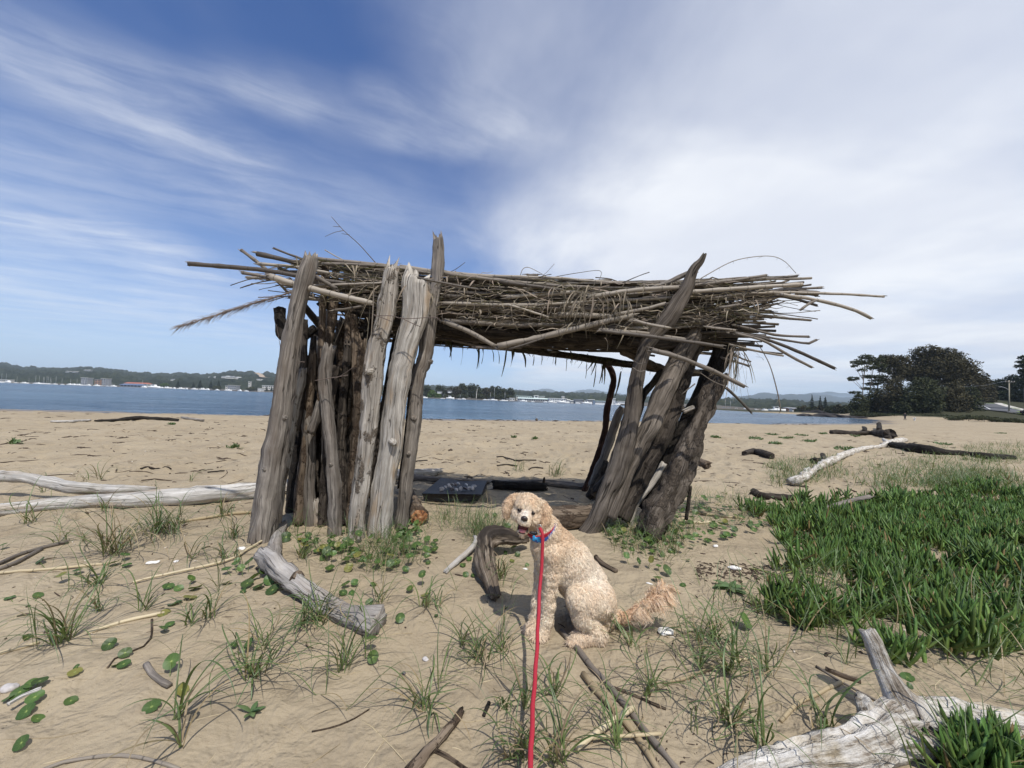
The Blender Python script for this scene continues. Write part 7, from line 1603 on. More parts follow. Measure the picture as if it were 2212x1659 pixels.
# ---- litter nobody could count: crumbs of weed, bark and shell on the sand
def litter():
    mats = {'dark': MB(), 'pale': MB()}; r = np.random.default_rng(3)
    def bit(mb, x, y, L, w_, az):
        z = gz(x, y); c, s = math.cos(az), math.sin(az); k = r.normal() * .4; P = [np.array([x + c * L * t - s * k * L * t * t, y + s * L * t + c * k * L * t * t, 0]) for t in (-.5, -.15, .2, .5)]
        for p in P: p[2] = gz(p[0], p[1]) + w_ * .35
        tube(mb, P, [w_ * .5, w_, w_ * .8, w_ * .3], 5)
    for k in range(3600):
        y = 2.0 * (27 / 2.0) ** r.random(); x = y * r.uniform(-1.38, 1.38)
        if shore_dist(np.array([x]), np.array([y]))[0] < .8: continue
        n = float(fbm(x * .5, y * .5, 0, 3, 55)); 
        far = y > 5
        if r.random() > (.16 + (.5 if far else 0.0) + .8 * max(0, n)): continue
        dark = r.random() < .86; sc = r.random() ** 2.2
        L = (.012 + (.16 if far else .07) * sc) ; bit(mats['dark' if dark else 'pale'], x, y, L * (1 if dark else .5), .0022 + .010 * r.random() ** 3 * (1.4 if far else .8), r.uniform(0, 3.14))
    for k in range(260):                                       # clots of weed, well up the beach
        y = r.uniform(5.5, 24); x = y * r.uniform(-1.35, 1.2)
        if shore_dist(np.array([x]), np.array([y]))[0] < 1.0: continue
        for _ in range(r.integers(3, 9)): bit(mats['dark'], x + r.normal() * .05, y + r.normal() * .05, r.uniform(.04, .17), r.uniform(.006, .016), r.uniform(0, 3.14))
    for k in range(230):
        u, v = r.uniform(-20, 2000), r.uniform(915, 1045); g = gnd(u, v)
        if shore_dist(np.array([g[0]]), np.array([g[1]]))[0] > 1: bit(mats['dark'], g[0], g[1], .06 + .42 * r.random() ** 3, r.uniform(.004, .012), r.normal() * .5)
    for k in range(260):                                       # weed line right of the dog
        u, v = q8(r.uniform(-40, 520), r.normal() * 28 + 555); g = gnd(u, v); bit(mats['dark'], g[0], g[1], r.uniform(.01, .06), r.uniform(.002, .008), r.uniform(0, 3.14))
    for k in range(260):
        u, v = q7b(r.uniform(1250, 2212), r.uniform(250, 1300)); g = gnd(u, v); bit(mats['dark'], g[0], g[1], .004 + .03 * r.random() ** 4, .0010 + .003 * r.random() ** 2, r.uniform(0, 3.14))
    for k in range(140):
        a = r.random(); sd = SHORE[4] + (SHORE[9] - SHORE[4]) * a; x = np.interp(a, np.linspace(0, 1, 6), SHORE[4:10, 0]); y = np.interp(a, np.linspace(0, 1, 6), SHORE[4:10, 1]) - r.uniform(1.5, 4); bit(mats['dark'], x, y, r.uniform(.1, .7), r.uniform(.015, .05), r.uniform(-.5, .5))
    stw = MB()
    for k in range(420):
        y = r.uniform(1.2, 4.6); x = y * r.uniform(-1.38, 1.2)
        if float(fbm(x * 1.1, y * 1.1, 0, 3, 66)) < r.uniform(-.3, .5): continue
        bit(stw, x, y, .04 + .34 * r.random() ** 2, .0009 + .0016 * r.random(), r.normal() * .7 + .35)
    o = stw.build('straw_litter', M['straw']); o['kind'] = 'stuff'
    o = mats['dark'].build('beach_litter', flat('weed_litter', (.060, .042, .030), .9, .5, 8)); o['kind'] = 'stuff'
    o = mats['pale'].build('shell_grit', flat('shell_grit', (.52, .46, .38), .7, .3, 20)); o['kind'] = 'stuff'
litter()
# ================================================================ grasses, round leaves, ground cover
M['grass'] = leafmat('beach_grass', (.125, .160, .050), (.060, .108, .042), .42, .22, (.30, .22, .12), .10, .45, .30)
M['grass_dry'] = leafmat('dead_grass', (.20, .15, .09), (.30, .24, .15), .7, .15, None, 0, .25, .3)
M['penny'] = leafmat('round_leaf', (.068, .122, .028), (.055, .102, .026), .46, .22, (.20, .19, .05), .07, .45, .40, vein=True)
M['stalk'] = flat('leaf_stalk', (.12, .17, .05), .5, .2, 20)
M['pig'] = leafmat('fleshy_leaf', (.175, .250, .058), (.085, .165, .042), .42, .16, (.24, .17, .07), .05, .4, .45)
M['herb'] = leafmat('herb_leaf', (.075, .13, .045), (.11, .17, .07), .5, .2, None, 0, .4, .25)
gr = np.random.default_rng(21)
def blade(mb, base, az, el, L, curv, wd, tw, n=17):
    ds = L / (n - 1); p = np.array(base, float); P = [p.copy()]; A = []
    for i in range(n - 1):
        A.append(az); c = math.cos(el); p = p + np.array([c * math.cos(az), c * math.sin(az), math.sin(el)]) * ds; P.append(p.copy())
        el -= curv * ds * (.35 + 1.3 * i / n); az += tw * ds; el = max(el, -1.45)
    A.append(az); P = np.array(P); gzv = ground(P[:, 0], P[:, 1]) + .0035; k = P[:, 2] < gzv
    P[:, 2] = np.maximum(P[:, 2], gzv + .0015 * gr.random(n))
    t = np.linspace(0, 1, n); A = np.array(A) + .5 * math.sin(az * 3); S = np.column_stack([-np.sin(A), np.cos(A), 0 * A])
    ribbon(mb, P, wd * np.minimum(1, .55 + 2.2 * t) * (1 - t ** 2.2 * .93), S)
def tuft(label, u, v, L, n, wd=.0055, spread=.016, droop=1.0, dead=.12, group='grass tufts on the sand', bias=None, name='grass_tuft'):
    g = gnd(u, v); mg, md = MB(), MB()
    for i in range(int(n * 1.5)):
        az = gr.uniform(0, 2 * math.pi) if bias is None else gr.normal(bias, .9); l = L * gr.uniform(.6, 1.75)
        el = gr.uniform(.8, 1.5); cv = gr.uniform(1.5, 3.6) * droop / max(l, .05)
        b = (g[0] + gr.normal() * spread, g[1] + gr.normal() * spread, 0); b = (b[0], b[1], gz(b[0], b[1]) - .006)
        blade(md if gr.random() < dead else mg, b, az, el, l, cv, wd * gr.uniform(.95, 1.65), gr.normal() * 4.5 * (gr.random() < .65) / max(l, .1) * .45)
    if md.n == 0: return tag(mg.build(name, M['grass']), label, 'grass', group)
    t = thing(name, label, 'grass', g, group); 
    if mg.n: mg.build('green_blades', M['grass'], t)
    md.build('dead_blades', M['grass_dry'], t); return t
T5 = [(500, 645, .34, 26, 'large arching grass tuft at the left edge of the foreground'), (1400, 1250, .36, 7, 'few broad grass blades beside two big round leaves, lower left'), (1425, 1480, .26, 4, 'three bladed grass sprig lowest left on bare sand'), (2010, 922, .30, 20, 'upright grass tuft left of the single bright round leaf'), (1510, 512, .20, 8, 'small grass tuft beside the wide log, left of its middle'), (1630, 470, .26, 9, 'slender tall grass tuft below the leaf cluster at the log'), (1130, 400, .24, 9, 'slender grass tuft half way between the left cane and the log'), (790, 410, .22, 9, 'grass tuft right of the large arching one')]
for x, y, L, n, lb in T5: tuft(lb, *q5(x, y), L, n, .0072 if n < 8 else .0058, .010 if n < 10 else .02)
T4 = [(240, 530, .34, 12, 'grass tuft in front of the forked log near the left edge'), (800, 432, .36, 9, 'grass tuft against the middle of the forked log'), (480, 680, .26, 8, 'thin brownish grass tuft above the dark canes at left'), (890, 775, .46, 40, 'big half dead grass tuft left of the shell fragment'), (1230, 605, .40, 34, 'dense grass tuft below the forked log'), (1355, 600, .36, 20, 'grass tuft joined to the right of the dense one'), (1755, 470, .34, 14, 'grass tuft near the end of the forked log'), (1835, 655, .32, 16, 'curly grass tuft left of the leftmost post'), (1520, 800, .24, 8, 'thin grass tuft below the joined tufts'), (1785, 805, .26, 10, 'grass tuft left of the long thin cane'), (795, 190, .42, 8, 'dark grass tuft behind the forked log, right one'), (690, 195, .22, 4, 'small grass sprig behind the forked log, left one'), (770, 1015, .30, 16, 'grass tuft with round leaves above the large arching one'), (345, 290, .4, 5, 'lone curved grass sprig in the crook of the forked log'), (680, 670, .16, 5, 'tiny grass sprig between the brownish and the big half dead tuft'), (1510, 200, .42, 5, 'grass sprig on open sand above the forked log, right part')]
for x, y, L, n, lb in T4: tuft(lb, *q4(x, y), L, n, .006, .02 if n < 20 else .045, 1.0, .45 if 'dead' in lb else .2)
T6 = [(540, 692, .30, 22, 'grass tuft growing in front of the silvery log, middle one'), (410, 705, .24, 12, 'grass tuft in front of the silvery log, left one'), (710, 992, .34, 16, 'grass tuft left of the two glossy round leaves, centre left'), (935, 560, .26, 8, 'grass tuft standing behind the thick end of the silvery log'), (800, 720, .24, 6, 'sparse grass sprig against the underside of the silvery log'), (1225, 1275, .22, 16, 'flattened star shaped grass tuft above the forked stick'), (1600, 945, .24, 18, 'curly grass tuft left of the lead, level with the dog\'s paws'), (1490, 842, .20, 8, 'small curly grass tuft left of the curly one by the paws'), (1750, 882, .22, 9, 'grass tuft beside the dog\'s front paw'), (1230, 585, .22, 9, 'grass tuft with two round leaves, centre, right of the log end'), (1310, 565, .18, 7, 'short bright grass tuft right of the log end'), (410, 262, .26, 12, 'grass tuft in front of the leftmost post, left of the green mat'), (1760, 1255, .12, 5, 'tiny dark grass sprig left of the lead'), (1735, 385, .24, 20, 'dark grass tuft between the hooked root and the dog'), (150, 860, .26, 12, 'tall grass tuft directly below the knobbed log end')]
for x, y, L, n, lb in T6: tuft(lb, *q6(x, y), L, n, .0055, .014 if n < 15 else .022)
T7 = [(1190, 372, .22, 8, 'grass tuft in front of the dog\'s tail base'), (590, 772, .24, 8, 'grass tuft right of the lead, below the dog'), (355, 862, .24, 8, 'grass tuft touching the lead, upper one'), (1310, 762, .22, 9, 'grass tuft right of the canes, left of a pair'), (1388, 702, .22, 9, 'grass tuft right of the canes, right of a pair'), (1968, 1005, .26, 12, 'broad bladed grass tuft left of the corner trunk'), (1078, 1175, .20, 10, 'short grass tuft growing between the two canes'), (340, 1240, .22, 14, 'straw coloured grass tuft behind the lead near the bottom'), (620, 1300, .28, 18, 'dark green grass tuft at the bottom edge right of the lead'), (225, 1270, .18, 9, 'yellowish grass tuft behind the lead at the bottom edge'), (1730, 322, .26, 9, 'grass tuft right of the white oyster shell'), (1852, 302, .26, 10, 'grass tuft second right of the white oyster shell'), (1970, 585, .30, 9, 'tall grass tuft beside the short whitish stalk'), (2012, 455, .28, 8, 'tall grass tuft above the short whitish stalk'), (1095, 250, .20, 7, 'sparse grass sprig behind the dog\'s heel'), (185, 850, .14, 5, 'small grass sprig between the charcoal piece and the lead'), (510, 745, .12, 5, 'tiny grass sprig touching the lead, lower one'), (1735, 540, .24, 8, 'grass tuft above the pale stalk below the tail')]
for x, y, L, n, lb in T7: tuft(lb, *q7b(x, y), L, n, .0058, .010 if n < 12 else .016, 1.0, .3 if 'straw' in lb or 'yellow' in lb else .12)
T8 = [(145, 1425, .24, 7, 'grass tuft left of the corner trunk\'s tip'), (318, 1545, .34, 6, 'tall straight grass tuft standing over the corner trunk\'s tip'), (365, 1135, .26, 8, 'grass tuft with a big broad leaf right of the tail'), (140, 1130, .22, 8, 'grass tuft on weedy sand below the tail, right side'), (640, 1455, .28, 6, 'grass tuft touching the top of the corner trunk, left one'), (702, 1442, .26, 6, 'grass tuft touching the top of the corner trunk, right one'), (292, 785, .28, 9, 'grass tuft at the left rim of the green groundcover'), (70, 950, .24, 9, 'grass tuft on the weed line right of the dog'), (800, 1075, .18, 4, 'grass sprig below the groundcover rim, left of the upright branch'), (1500, 1620, .20, 10, 'grass growing over the corner trunk at the right edge')]
for x, y, L, n, lb in T8: tuft(lb, *q8(x, y), L, n, .0062, .012)
tuft('thin grass tuft on the sand behind the hut, right of the shell table', *qF(1660, 210), .34, 12, .006, .05)
tuft('grass tuft behind the hut above the right pole foot', *qF(2150, 280), .4, 22, .006, .06)
# grass that no one could count
def grass_patch(name, polys, n, Lr, wd, dead=.1, clump=.05, per=5):
    mb = MB(); 
    for k in range(n):
        poly = polys[gr.integers(len(polys))] if len(polys) > 1 else polys[0]; u, v = inpoly(poly); g = gnd(u, v)
        for _ in range(per):
            b = (g[0] + gr.normal() * clump, g[1] + gr.normal() * clump); L = gr.uniform(*Lr)
            blade(mb, (b[0], b[1], gz(*b) - .006), gr.uniform(0, 6.28), gr.uniform(.5, 1.5), L, gr.uniform(.8, 2.4) / L, wd * gr.uniform(.7, 1.2), gr.normal() * 2, 9)
    o = mb.build(name, M['grass']); o['kind'] = 'stuff'
def pip(poly, u, v):
    c = False; j = len(poly) - 1
    for i in range(len(poly)):
        (x1, y1), (x2, y2) = poly[i], poly[j]
        if (y1 > v) != (y2 > v) and u < (x2 - x1) * (v - y1) / (y2 - y1) + x1: c = not c
        j = i
    return c
def inpoly(poly):
    xs = [p[0] for p in poly]; ys = [p[1] for p in poly]
    while True:
        u, v = gr.uniform(min(xs), max(xs)), gr.uniform(min(ys), max(ys))
        if pip(poly, u, v): return u, v
grass_patch('hut_grass', [[(600, 1125), (700, 1120), (900, 1135), (945, 1175), (920, 1215), (800, 1245), (730, 1230), (640, 1190)], [(780, 1165), (880, 1160), (900, 1225), (800, 1240)], [(920, 1100), (1000, 1100), (1065, 1125), (1050, 1160), (960, 1150)], [(1010, 1140), (1100, 1150), (1090, 1190), (1020, 1170)]], 190, (.16, .38), .0050)
grass_patch('hut_grass', [[(1285, 1110), (1400, 1125), (1480, 1060), (1520, 1090), (1500, 1180), (1360, 1195), (1290, 1160)], [(1490, 1060), (1600, 1070), (1640, 1130), (1500, 1150)], [(1300, 1130), (1470, 1130), (1460, 1220), (1330, 1200)]], 150, (.16, .36), .0048)
grass_patch('meadow_grass', [[(1830, 1050), (1850, 1000), (1960, 965), (2212, 950), (2240, 1055), (2000, 1062)], [(1900, 1060), (1880, 1010), (2000, 985), (2100, 990), (2090, 1060)], [(2080, 960), (2240, 955), (2240, 1000), (2100, 1010)], [(1660, 1000), (1800, 985), (1840, 1030), (1680, 1055)], [(2000, 1020), (2150, 1010), (2230, 1050), (2030, 1062)]], 1300, (.14, .34), .0105, per=4, clump=.09)
grass_patch('groundcover_grass', [[(1640, 1100), (1800, 1090), (2212, 1060), (2240, 1480), (2050, 1490), (1850, 1420), (1680, 1330)], [(1640, 1230), (1800, 1250), (1860, 1420), (1680, 1350)], [(1900, 1250), (2240, 1250), (2240, 1500), (2000, 1490)]], 80, (.25, .55), .0060, per=4, clump=.05)
grass_patch('foreground_grass', [[(1900, 1290), (2212, 1300), (2230, 1500), (2000, 1490), (1850, 1420)], [(1660, 1250), (1850, 1230), (1900, 1400), (1700, 1360)], [(1440, 1330), (1640, 1300), (1680, 1480), (1460, 1460)], [(1960, 1640), (2230, 1620), (2230, 1720), (2000, 1720)]], 70, (.25, .55), .0058, per=3, clump=.03)
grass_patch('beach_sprigs', [[(60, 1060), (560, 1100), (560, 1160), (60, 1150)], [(20, 1250), (540, 1300), (560, 1450), (20, 1420)], [(560, 1330), (1050, 1380), (1000, 1560), (560, 1520)], [(1180, 1480), (1600, 1480), (1560, 1659), (1160, 1659)], [(1500, 1230), (1640, 1230), (1700, 1400), (1480, 1390)], [(200, 1180), (560, 1200), (540, 1300), (160, 1290)], [(960, 1260), (1130, 1260), (1120, 1500), (930, 1500)], [(1500, 1060), (1650, 1060), (1640, 1090), (1500, 1090)]], 64, (.14, .42), .0048, per=3, clump=.02)
# ---- round glossy leaves
def round_leaf(mb, c, R, nrm, seed):
    nrm = np.array(nrm, float); nrm /= np.linalg.norm(nrm); e1 = np.cross(nrm, (0, 1, .3)); e1 /= np.linalg.norm(e1); e2 = np.cross(nrm, e1); n = 26; V = [np.array(c) - nrm * R * .10]; UV = []; F = []
    rs = (.35, .72, 1.0); ph = seed * 1.7
    for q in rs:
        for k in range(n):
            a = k / n * 2 * math.pi; rr = R * q * (1 + (.05 * abs(math.sin(a * 5.5 + ph)) - .02) * q + .05 * math.sin(2 * a + ph)); notch = 1 - .22 * math.exp(-((a - math.pi) / .12) ** 2) * q
            V.append(np.array(c) + (e1 * math.cos(a) + e2 * math.sin(a)) * rr * notch + nrm * R * (.10 * q * q - .10 + .07 * q * math.sin(3 * a + ph)))
    for k in range(n):
        j = (k + 1) % n; F.append((0, 1 + k, 1 + j)); UV += [(k / n, 0), (k / n, rs[0]), ((k + 1) / n, rs[0])]
        for q in (0, 1):
            F.append((1 + q * n + k, 1 + (q + 1) * n + k, 1 + (q + 1) * n + j, 1 + q * n + j)); UV += [(k / n, rs[q]), (k / n, rs[q + 1]), ((k + 1) / n, rs[q + 1]), ((k + 1) / n, rs[q])]
    mb.add(V, F, UV)
def lean(): return np.array([gr.normal() * .38 + .06, gr.normal() * .38 - .25, 1.0])
def penny(label, leaves_, group='round leaved plants'):
    """leaves_: (u, v, radius px, height m[, normal])"""
    G = [gnd(q[0], q[1]) for q in leaves_]; root = np.mean(G, 0); root[2] = gz(root[0], root[1]); t = thing('pennywort', label, 'plant', root, group)
    for i, q in enumerate(leaves_):
        g = G[i]; d = float((g - C0) @ F_); R = q[2] * d / FPX * .74 * gr.uniform(.85, 1.1); c = g + (0, 0, q[3]); nr = np.array(q[4], float) if len(q) > 4 else lean(); mb = MB(); round_leaf(mb, c, R, nr, gr.integers(99)); mb.build('leaf', M['penny'], t)
        b0 = np.array([g[0] * .7 + root[0] * .3, g[1] * .7 + root[1] * .3, 0]); b0[2] = gz(b0[0], b0[1]) - .01; sm = MB(); tube(sm, spline([b0, (b0 + c) / 2 + (gr.normal() * .004, 0, .004), c - (0, 0, R * .1)], 6), .0016, 5); sm.build('stalk', M['stalk'], t)
    return t
def P5(rows, k=.27345): return [q5(r[0], r[1]) + (r[2] * k, r[3]) + tuple(r[4:]) for r in rows]
def P6(rows, k=.32293): return [q6(r[0], r[1]) + (r[2] * k, r[3]) + tuple(r[4:]) for r in rows]
def P7(rows, k=.23956): return [q7(r[0], r[1]) + (r[2] * k, r[3]) + tuple(r[4:]) for r in rows]
penny('round leaved plant with two big bright leaves and a dead curled leaf, lower left', P5([(1345, 890, 70, .05, (.2, -.9, .6)), (1195, 1175, 80, .01, (0, -.4, 1)), (1440, 1060, 60, .02, (.6, -.1, .7))]))
penny('cluster of glossy round leaves at the left edge under a white stick', P5([(150, 1080, 70, .02), (240, 1030, 70, .03), (310, 1010, 60, .03), (60, 1120, 48, .015), (200, 1225, 85, .015), (270, 1140, 75, .03), (300, 1270, 50, .01)]))
penny('single large round leaf lowest at the left edge', P5([(160, 1490, 78, .02, (-.1, -.6, .8))]))
penny('small round leaf right of the leaf cluster at left', P5([(590, 910, 52, .015), (600, 880, 30, .02)]))
penny('pair of folded leaves above the small round leaf, left foreground', P5([(910, 845, 45, .01), (975, 845, 50, .015), (985, 765, 52, .02)]))
penny('tilted oval leaf above the crooked twig, left foreground', P5([(860, 695, 60, .02, (.2, -.5, .9))]))
penny('small leaves with an orange snail-like bud, left of centre foreground', P5([(1290, 580, 50, .03), (1340, 520, 40, .01), (1295, 430, 55, .01)]))
penny('narrow leaf flat on the sand left of the big bright leaves', P5([(560, 1125, 48, .008)]))
penny('flat leaf beside the large arching grass tuft', P5([(220, 625, 48, .01), (75, 310, 40, .01), (300, 290, 44, .01)]))
penny('broad leaf standing beside the upright grass tuft, left of the two glossy leaves', P5([(1960, 725, 52, .04, (-.3, -.6, .6)), (1845, 700, 40, .02)]))
penny('cluster of many round leaves tucked against the knobbed end of the silvery log', [q4(x, y) + (r * .27345, h) for x, y, r, h in [(1965, 895, 44, .06), (1850, 905, 36, .05), (1785, 935, 44, .04), (1900, 940, 40, .05), (1870, 880, 30, .05), (2000, 990, 62, .03), (1950, 1040, 55, .03), (2040, 1050, 62, .02), (2130, 1010, 58, .03), (2150, 1080, 58, .02), (1790, 1015, 46, .015), (2080, 960, 46, .05), (1920, 1080, 40, .01)]])
penny('round leaves in the grass below the log cluster', P5([(1510, 190, 42, .04), (1540, 240, 58, .02), (1330, 230, 46, .02), (1410, 240, 44, .015), (1500, 310, 58, .015), (1380, 350, 60, .01)]))
penny('two dark leaves left of the big half dead tuft', [q4(x, y) + (r * .27345, h) for x, y, r, h in [(480, 1010, 46, .06), (730, 955, 44, .05), (610, 935, 40, .03), (310, 850, 40, .02)]])
penny('leaves inside the big half dead tuft', [q4(x, y) + (r * .27345, h) for x, y, r, h in [(985, 830, 40, .05), (900, 870, 50, .03), (1000, 880, 44, .02)]])
penny('round leaf at the far left edge below the forked log', [q4(20, 740) + (10, .04)])
penny('two glossy round leaves, one upright and one flat, centre left foreground', P6([(868, 880, 56, .07, (0, .3, .9)), (887, 965, 56, .035, (.35, -.8, .45))]))
penny('round leaf pair in the sand above the thick log end', P6([(705, 455, 36, .03), (765, 445, 32, .03), (690, 500, 36, .015), (745, 500, 30, .01)]))
penny('lone scalloped round leaf between the log end and the hooked root', P6([(1137, 485, 38, .03)]))
penny('lone oval leaf right of the thick log end', P6([(1070, 690, 46, .03, (.4, -.7, .5))]))
penny('smallest lone round leaf left of the dog\'s shadow', P6([(1313, 650, 22, .012)]))
penny('two leaves in a thin grass tuft right of the log end', P6([(1215, 440, 34, .08), (1235, 520, 38, .02), (1240, 550, 32, .01)]))
penny('leaf pair below the green mat, left part', P6([(600, 345, 46, .03), (725, 345, 44, .03), (550, 270, 30, .02)]))
penny('small leaves between the pale stick and the hooked root', P6([(1490, 310, 28, .01), (1535, 270, 26, .015), (1510, 375, 26, .01), (1560, 380, 24, .01)]))
penny('leaf flat on sand below the green mat, middle', P6([(893, 438, 32, .012), (865, 560, 32, .01)]))
penny('leaf at the left hut post foot', P6([(150, 90, 40, .06, (.4, -.6, .5)), (305, 145, 48, .04)]))
penny('row of standing leaves on long stalks right of the dog\'s back', P7([(1500, 830, 42, .07, (.2, -.7, .6)), (1612, 870, 40, .06, (.5, -.5, .4)), (1722, 880, 42, .08, (-.6, -.4, .4))]))
penny('dark large leaves on the sand right of the dog\'s back', P7([(1790, 990, 62, .03), (1870, 940, 64, .05, (.3, -.6, .7)), (1790, 890, 40, .04), (2010, 1030, 42, .01)]))
penny('scattered leaves below the right hut posts, right group', P7([(1640, 735, 36, .03), (1732, 742, 38, .03), (1822, 760, 40, .02), (2060, 810, 30, .02), (1480, 690, 34, .02), (1840, 620, 44, .03)]))
penny('leaves behind the hooked root, left of the dog\'s chest', P7([(485, 705, 44, .03), (470, 810, 34, .01), (410, 745, 24, .02), (520, 760, 40, .02), (605, 850, 28, .01)]))
penny('two small leaf pairs left of the hooked root', P7([(75, 800, 32, .015), (30, 850, 34, .01), (60, 930, 30, .01), (118, 938, 30, .008)]))
penny('pale rimmed round leaf left of the dog\'s head', P7([(315, 410, 28, .03), (240, 415, 30, .03), (430, 510, 44, .03)]))
penny('big broad leaf at the left rim of the green groundcover', [q8(235, 880) + (26, .05, (.5, -.5, .6)), q8(265, 1405) + (12, .01), q8(170, 850) + (12, .02)])
penny('low leaf beside the corner trunk\'s upright branch', [q8(1140, 1160) + (16, .01), q8(1155, 1210) + (9, .01)])
def mat_leaves(name, poly, n, r0, r1, h1):
    mb, sm = MB(), MB()
    for k in range(n):
        u, v = inpoly(poly); g = gnd(u, v); h = gr.uniform(.01, h1); R = gr.uniform(r0, r1); round_leaf(mb, g + (0, 0, h), R, lean(), k); tube(sm, [g - (0, 0, .01), g + (gr.normal() * .004, 0, h * .6), g + (0, 0, h - R * .08)], .0014, 4)
    o = mb.build(name, M['penny']); o['kind'] = 'stuff'; return o
mat_leaves('pennywort_mat', [(640, 1165), (760, 1150), (900, 1150), (945, 1165), (935, 1215), (860, 1245), (740, 1225), (640, 1190)], 120, .018, .034, .09)
mat_leaves('pennywort_mat', [(1285, 1120), (1400, 1135), (1480, 1065), (1600, 1078), (1690, 1090), (1700, 1150), (1560, 1170), (1470, 1200), (1330, 1185)], 230, .018, .036, .09)
mat_leaves('pennywort_mat', [(880, 1120), (905, 1125), (900, 1165), (860, 1165)], 22, .018, .03, .08)
def seedling(label, u, v, s, n, mat='herb'):
    g = gnd(u, v); mb = MB(); tube(mb, [g - (0, 0, .01), g + (0, 0, s * .3)], .003, 5)
    for k in range(n):
        az = k * 2.4 + gr.normal() * .3; el = gr.uniform(.3, 1.0); p0 = g + (0, 0, s * .2 * gr.random()); t = np.linspace(0, 1, 6); L = s * gr.uniform(.7, 1.2)
        P = np.array([p0 + np.array([math.cos(az) * math.cos(el - .5 * q) * L * q, math.sin(az) * math.cos(el - .5 * q) * L * q, math.sin(el - .5 * q) * L * q]) for q in t]); ribbon(mb, P, s * .36 * np.sin(np.clip(t * 2.6 + .35, 0, 3.1)), np.tile([-math.sin(az), math.cos(az), 0], (6, 1)))
    return tag(mb.build('seedling', M[mat]), label, 'plant', None)
seedling('small pale green seedling alone on bare sand, lower left of centre', *q5(1985, 1215), .055, 7)
seedling('dusty green seedling with pointed leaves on the weed line right of the dog', *q8(145, 660), .12, 12)
for i, (x, y, s, lb) in enumerate([(385, 700, .22, 'low green plant on the beach, leftmost of the row right of the hut'), (490, 675, .22, 'low green plant second in the row right of the hut'), (590, 698, .26, 'widest low green plant, middle of the row right of the hut'), (690, 680, .24, 'low green plant beside the widest, toward the dark log'), (745, 722, .20, 'low green plant just below the row, toward the dark log'), (510, 735, .16, 'small low green plant below the row right of the hut'), (840, 668, .16, 'small low green plant touching the far dark log'), (990, 770, .24, 'green plant on the sand above the white branch'), (1060, 690, .14, 'tiny plant just below the far dark log'), (110, 690, .14, 'tiny green plant nearest the right hut posts'), (1660, 740, .26, 'low plant behind the long dark log, left'), (2050, 665, .3, 'low plant far right near the beach top')]):
    u, v = qR(x, y); g = gnd(u, v); mb = MB()
    for k in range(120):
        az = gr.uniform(0, 6.28); rr = s * 1.7 * gr.random() ** .6; p = np.array([g[0] + rr * .8 * math.cos(az), g[1] + rr * .6 * math.sin(az), 0]); p[2] = gz(p[0], p[1]); L = gr.uniform(.05, .12); a2 = gr.uniform(0, 6.28); t = np.linspace(0, 1, 4); e = gr.uniform(.4, 1.3)
        P = np.array([p + np.array([math.cos(a2) * math.cos(e) * L * q, math.sin(a2) * math.cos(e) * L * q, math.sin(e) * L * q]) for q in t]); ribbon(mb, P, .035 * np.sin(np.clip(t * 2.5 + .4, 0, 3.1)), np.tile([-math.sin(a2), math.cos(a2), 0], (4, 1)))
    tag(mb.build('low_plant', M['herb']), lb, 'plant', 'low plants on the open beach')
for x, y, lb in ((390, 915, 'small green plant on the sand above the flattened dark driftwood, left'),): pass
for u, v, s, lb in ((1110, 945, .16, 'low green plant on the sand seen through the hut, left one'), (1155, 948, .18, 'low green plant on the sand seen through the hut, right one'), (370, 917, .16, 'small plant below the flattened dark driftwood at left'), (505, 967, .14, 'small plant on open sand left of the hut'), (35, 958, .2, 'small plant on open sand at the left edge')):
    g = gnd(u, v); mb = MB()
    for k in range(44):
        p = np.array([g[0] + gr.normal() * s * .28, g[1] + gr.normal() * s * .2, 0]); p[2] = gz(p[0], p[1]); L = gr.uniform(.05, .12); a2 = gr.uniform(0, 6.28); t = np.linspace(0, 1, 4); e = gr.uniform(.3, 1.2)
        P = np.array([p + np.array([math.cos(a2) * math.cos(e) * L * q, math.sin(a2) * math.cos(e) * L * q, math.sin(e) * L * q]) for q in t]); ribbon(mb, P, .03 * np.sin(np.clip(t * 2.5 + .4, 0, 3.1)), np.tile([-math.sin(a2), math.cos(a2), 0], (4, 1)))
    tag(mb.build('low_plant', M['herb']), lb, 'plant', 'low plants on the open beach')
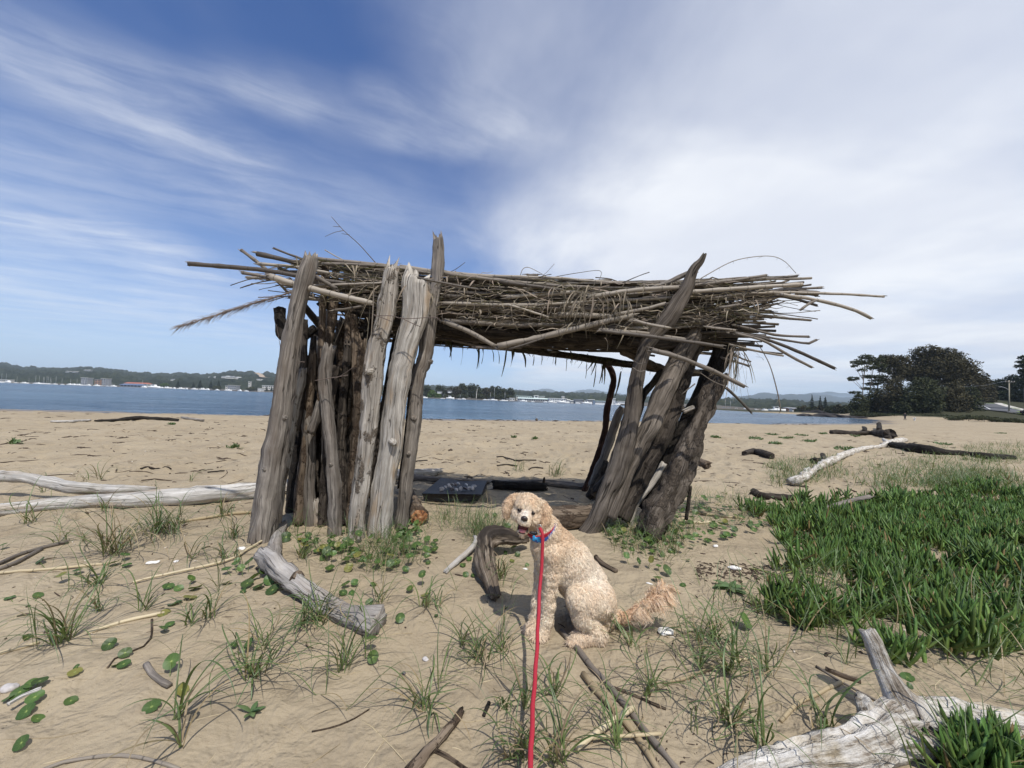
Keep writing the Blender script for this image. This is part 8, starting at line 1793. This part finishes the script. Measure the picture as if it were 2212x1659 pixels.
# ---- fleshy ground cover
def pigface():
    Z8 = lambda pts: [q8(x, y) for x, y in pts]
    main = Z8([(270, 215), (360, 185), (470, 205), (600, 225), (760, 215), (930, 190), (1100, 165), (1300, 140), (1450, 105), (1900, 95), (3300, 120), (3300, 1250), (1900, 1090), (1700, 1085), (1450, 1120), (1330, 1100), (1150, 1080), (1000, 1030), (900, 950), (770, 950), (650, 910), (480, 870), (340, 790), (330, 690), (385, 610), (430, 520), (405, 440), (370, 390), (310, 290)])
    hole = Z8([(1330, 740), (1480, 730), (1700, 800), (1760, 900), (1640, 930), (1480, 880), (1360, 830)])
    corner = Z8([(1560, 1660), (1680, 1600), (1900, 1580), (1900, 1860), (1520, 1860), (1500, 1740)])
    C = []; H = []
    for poly, n in ((main, 3300), (corner, 36)):
        tgt = []
        G0 = [gnd(*p) for p in poly]; x0, x1 = min(g[0] for g in G0), max(g[0] for g in G0); y0, y1 = min(g[1] for g in G0), max(g[1] for g in G0); k = 0
        X = gr.uniform(x0, x1, n * 8); Y = gr.uniform(y0, y1, n * 8); Z = ground(X, Y); U, Vv, D = proj_many(np.column_stack([X, Y, Z]))
        for i in range(len(X)):
            wu, wv = 46 * float(fbm(X[i] * 2.1, Y[i] * 2.1, 0, 3, 5)), 22 * float(fbm(X[i] * 2.1, Y[i] * 2.1, 0, 3, 6))
            if D[i] < .2 or not pip(poly, U[i] + wu, Vv[i] + wv): continue
            if not pip(poly, U[i] + wu + 50 * gr.normal(), Vv[i] + wv + 20 * gr.normal()) and gr.random() < .6: continue
            if poly is main and pip(hole, U[i], Vv[i]) and gr.random() > .12: continue
            nz = float(fbm(X[i] * 2.3 + 7.7, Y[i] * 2.3 + 3.1, 0, 3, 91))
            if nz < -.52: continue
            tgt.append((X[i], Y[i], Z[i])); k += 1
            if k >= n: break
        C += tgt
    C = np.array(C); hgt = .02 + .17 * np.clip(fbm(C[:, 0] * 2.6, C[:, 1] * 2.6, 0, 3, 12) + .25, 0, 1.1)
    mb = MB(); n = len(C); q = 9                                # leaves per shoot tip
    base = np.repeat(C, q, 0); hh = np.repeat(hgt, q); N = len(base); base = base + np.column_stack([gr.normal(size=N) * .017, gr.normal(size=N) * .017, hh * gr.random(N)])
    az = gr.uniform(0, 6.28, N); el = gr.uniform(.5, 1.5, N); L = gr.uniform(.07, .15, N); w_ = gr.uniform(.0075, .0120, N)
    dirv = np.column_stack([np.cos(az) * np.cos(el), np.sin(az) * np.cos(el), np.sin(el)]); sd = np.column_stack([-np.sin(az), np.cos(az), 0 * az]); up = np.cross(dirv, sd); up *= np.where(up[:, 2:3] < 0, -1, 1)
    V = []; ts = (0, .35, .75, 1.0); ws = (.75, 1.0, .85, .06)
    for t, s in zip(ts, ws):
        c = base + dirv * (L * t)[:, None] + np.array([0, 0, 1.0]) * (L * .22 * t * t)[:, None]
        for a in (0, 1, 2):
            an = a * 2.094 + .5236; V.append(c + (sd * math.cos(an) + up * math.sin(an)) * (w_ * s)[:, None])
    V = np.stack(V, 1); F = []; UV = []
    pat = [(r * 3 + a, r * 3 + (a + 1) % 3, (r + 1) * 3 + (a + 1) % 3, (r + 1) * 3 + a) for r in range(3) for a in range(3)]
    F = (np.array(pat)[None] + (np.arange(N) * 12)[:, None, None]).reshape(-1, 4); uv1 = []
    for r in range(3):
        for a in range(3): uv1 += [(0, ts[r]), (1, ts[r]), (1, ts[r + 1]), (0, ts[r + 1])]
    mb.V = [V.reshape(-1, 3)]; mb.n = N * 12; mb.F = F.tolist(); mb.UV = uv1 * N
    o = mb.build('pigface_groundcover', M['pig']); o['kind'] = 'stuff'
    st = MB()                                                  # trailing stems
    for k in range(150):
        i = gr.integers(n); p = C[i]; a = gr.uniform(0, 6.28); P = [np.array([p[0] + math.cos(a + .4 * math.sin(t * 3)) * .35 * t, p[1] + math.sin(a + .3 * math.sin(t * 4)) * .35 * t, 0]) for t in np.linspace(0, 1, 8)]
        for x in P: x[2] = gz(x[0], x[1]) + .012 + .02 * gr.random()
        tube(st, P, np.linspace(.006, .004, 8), 6)
    o = st.build('pigface_stems', flat('fleshy_stem', (.22, .24, .07), .5, .3, 20)); o['kind'] = 'stuff'
pigface()
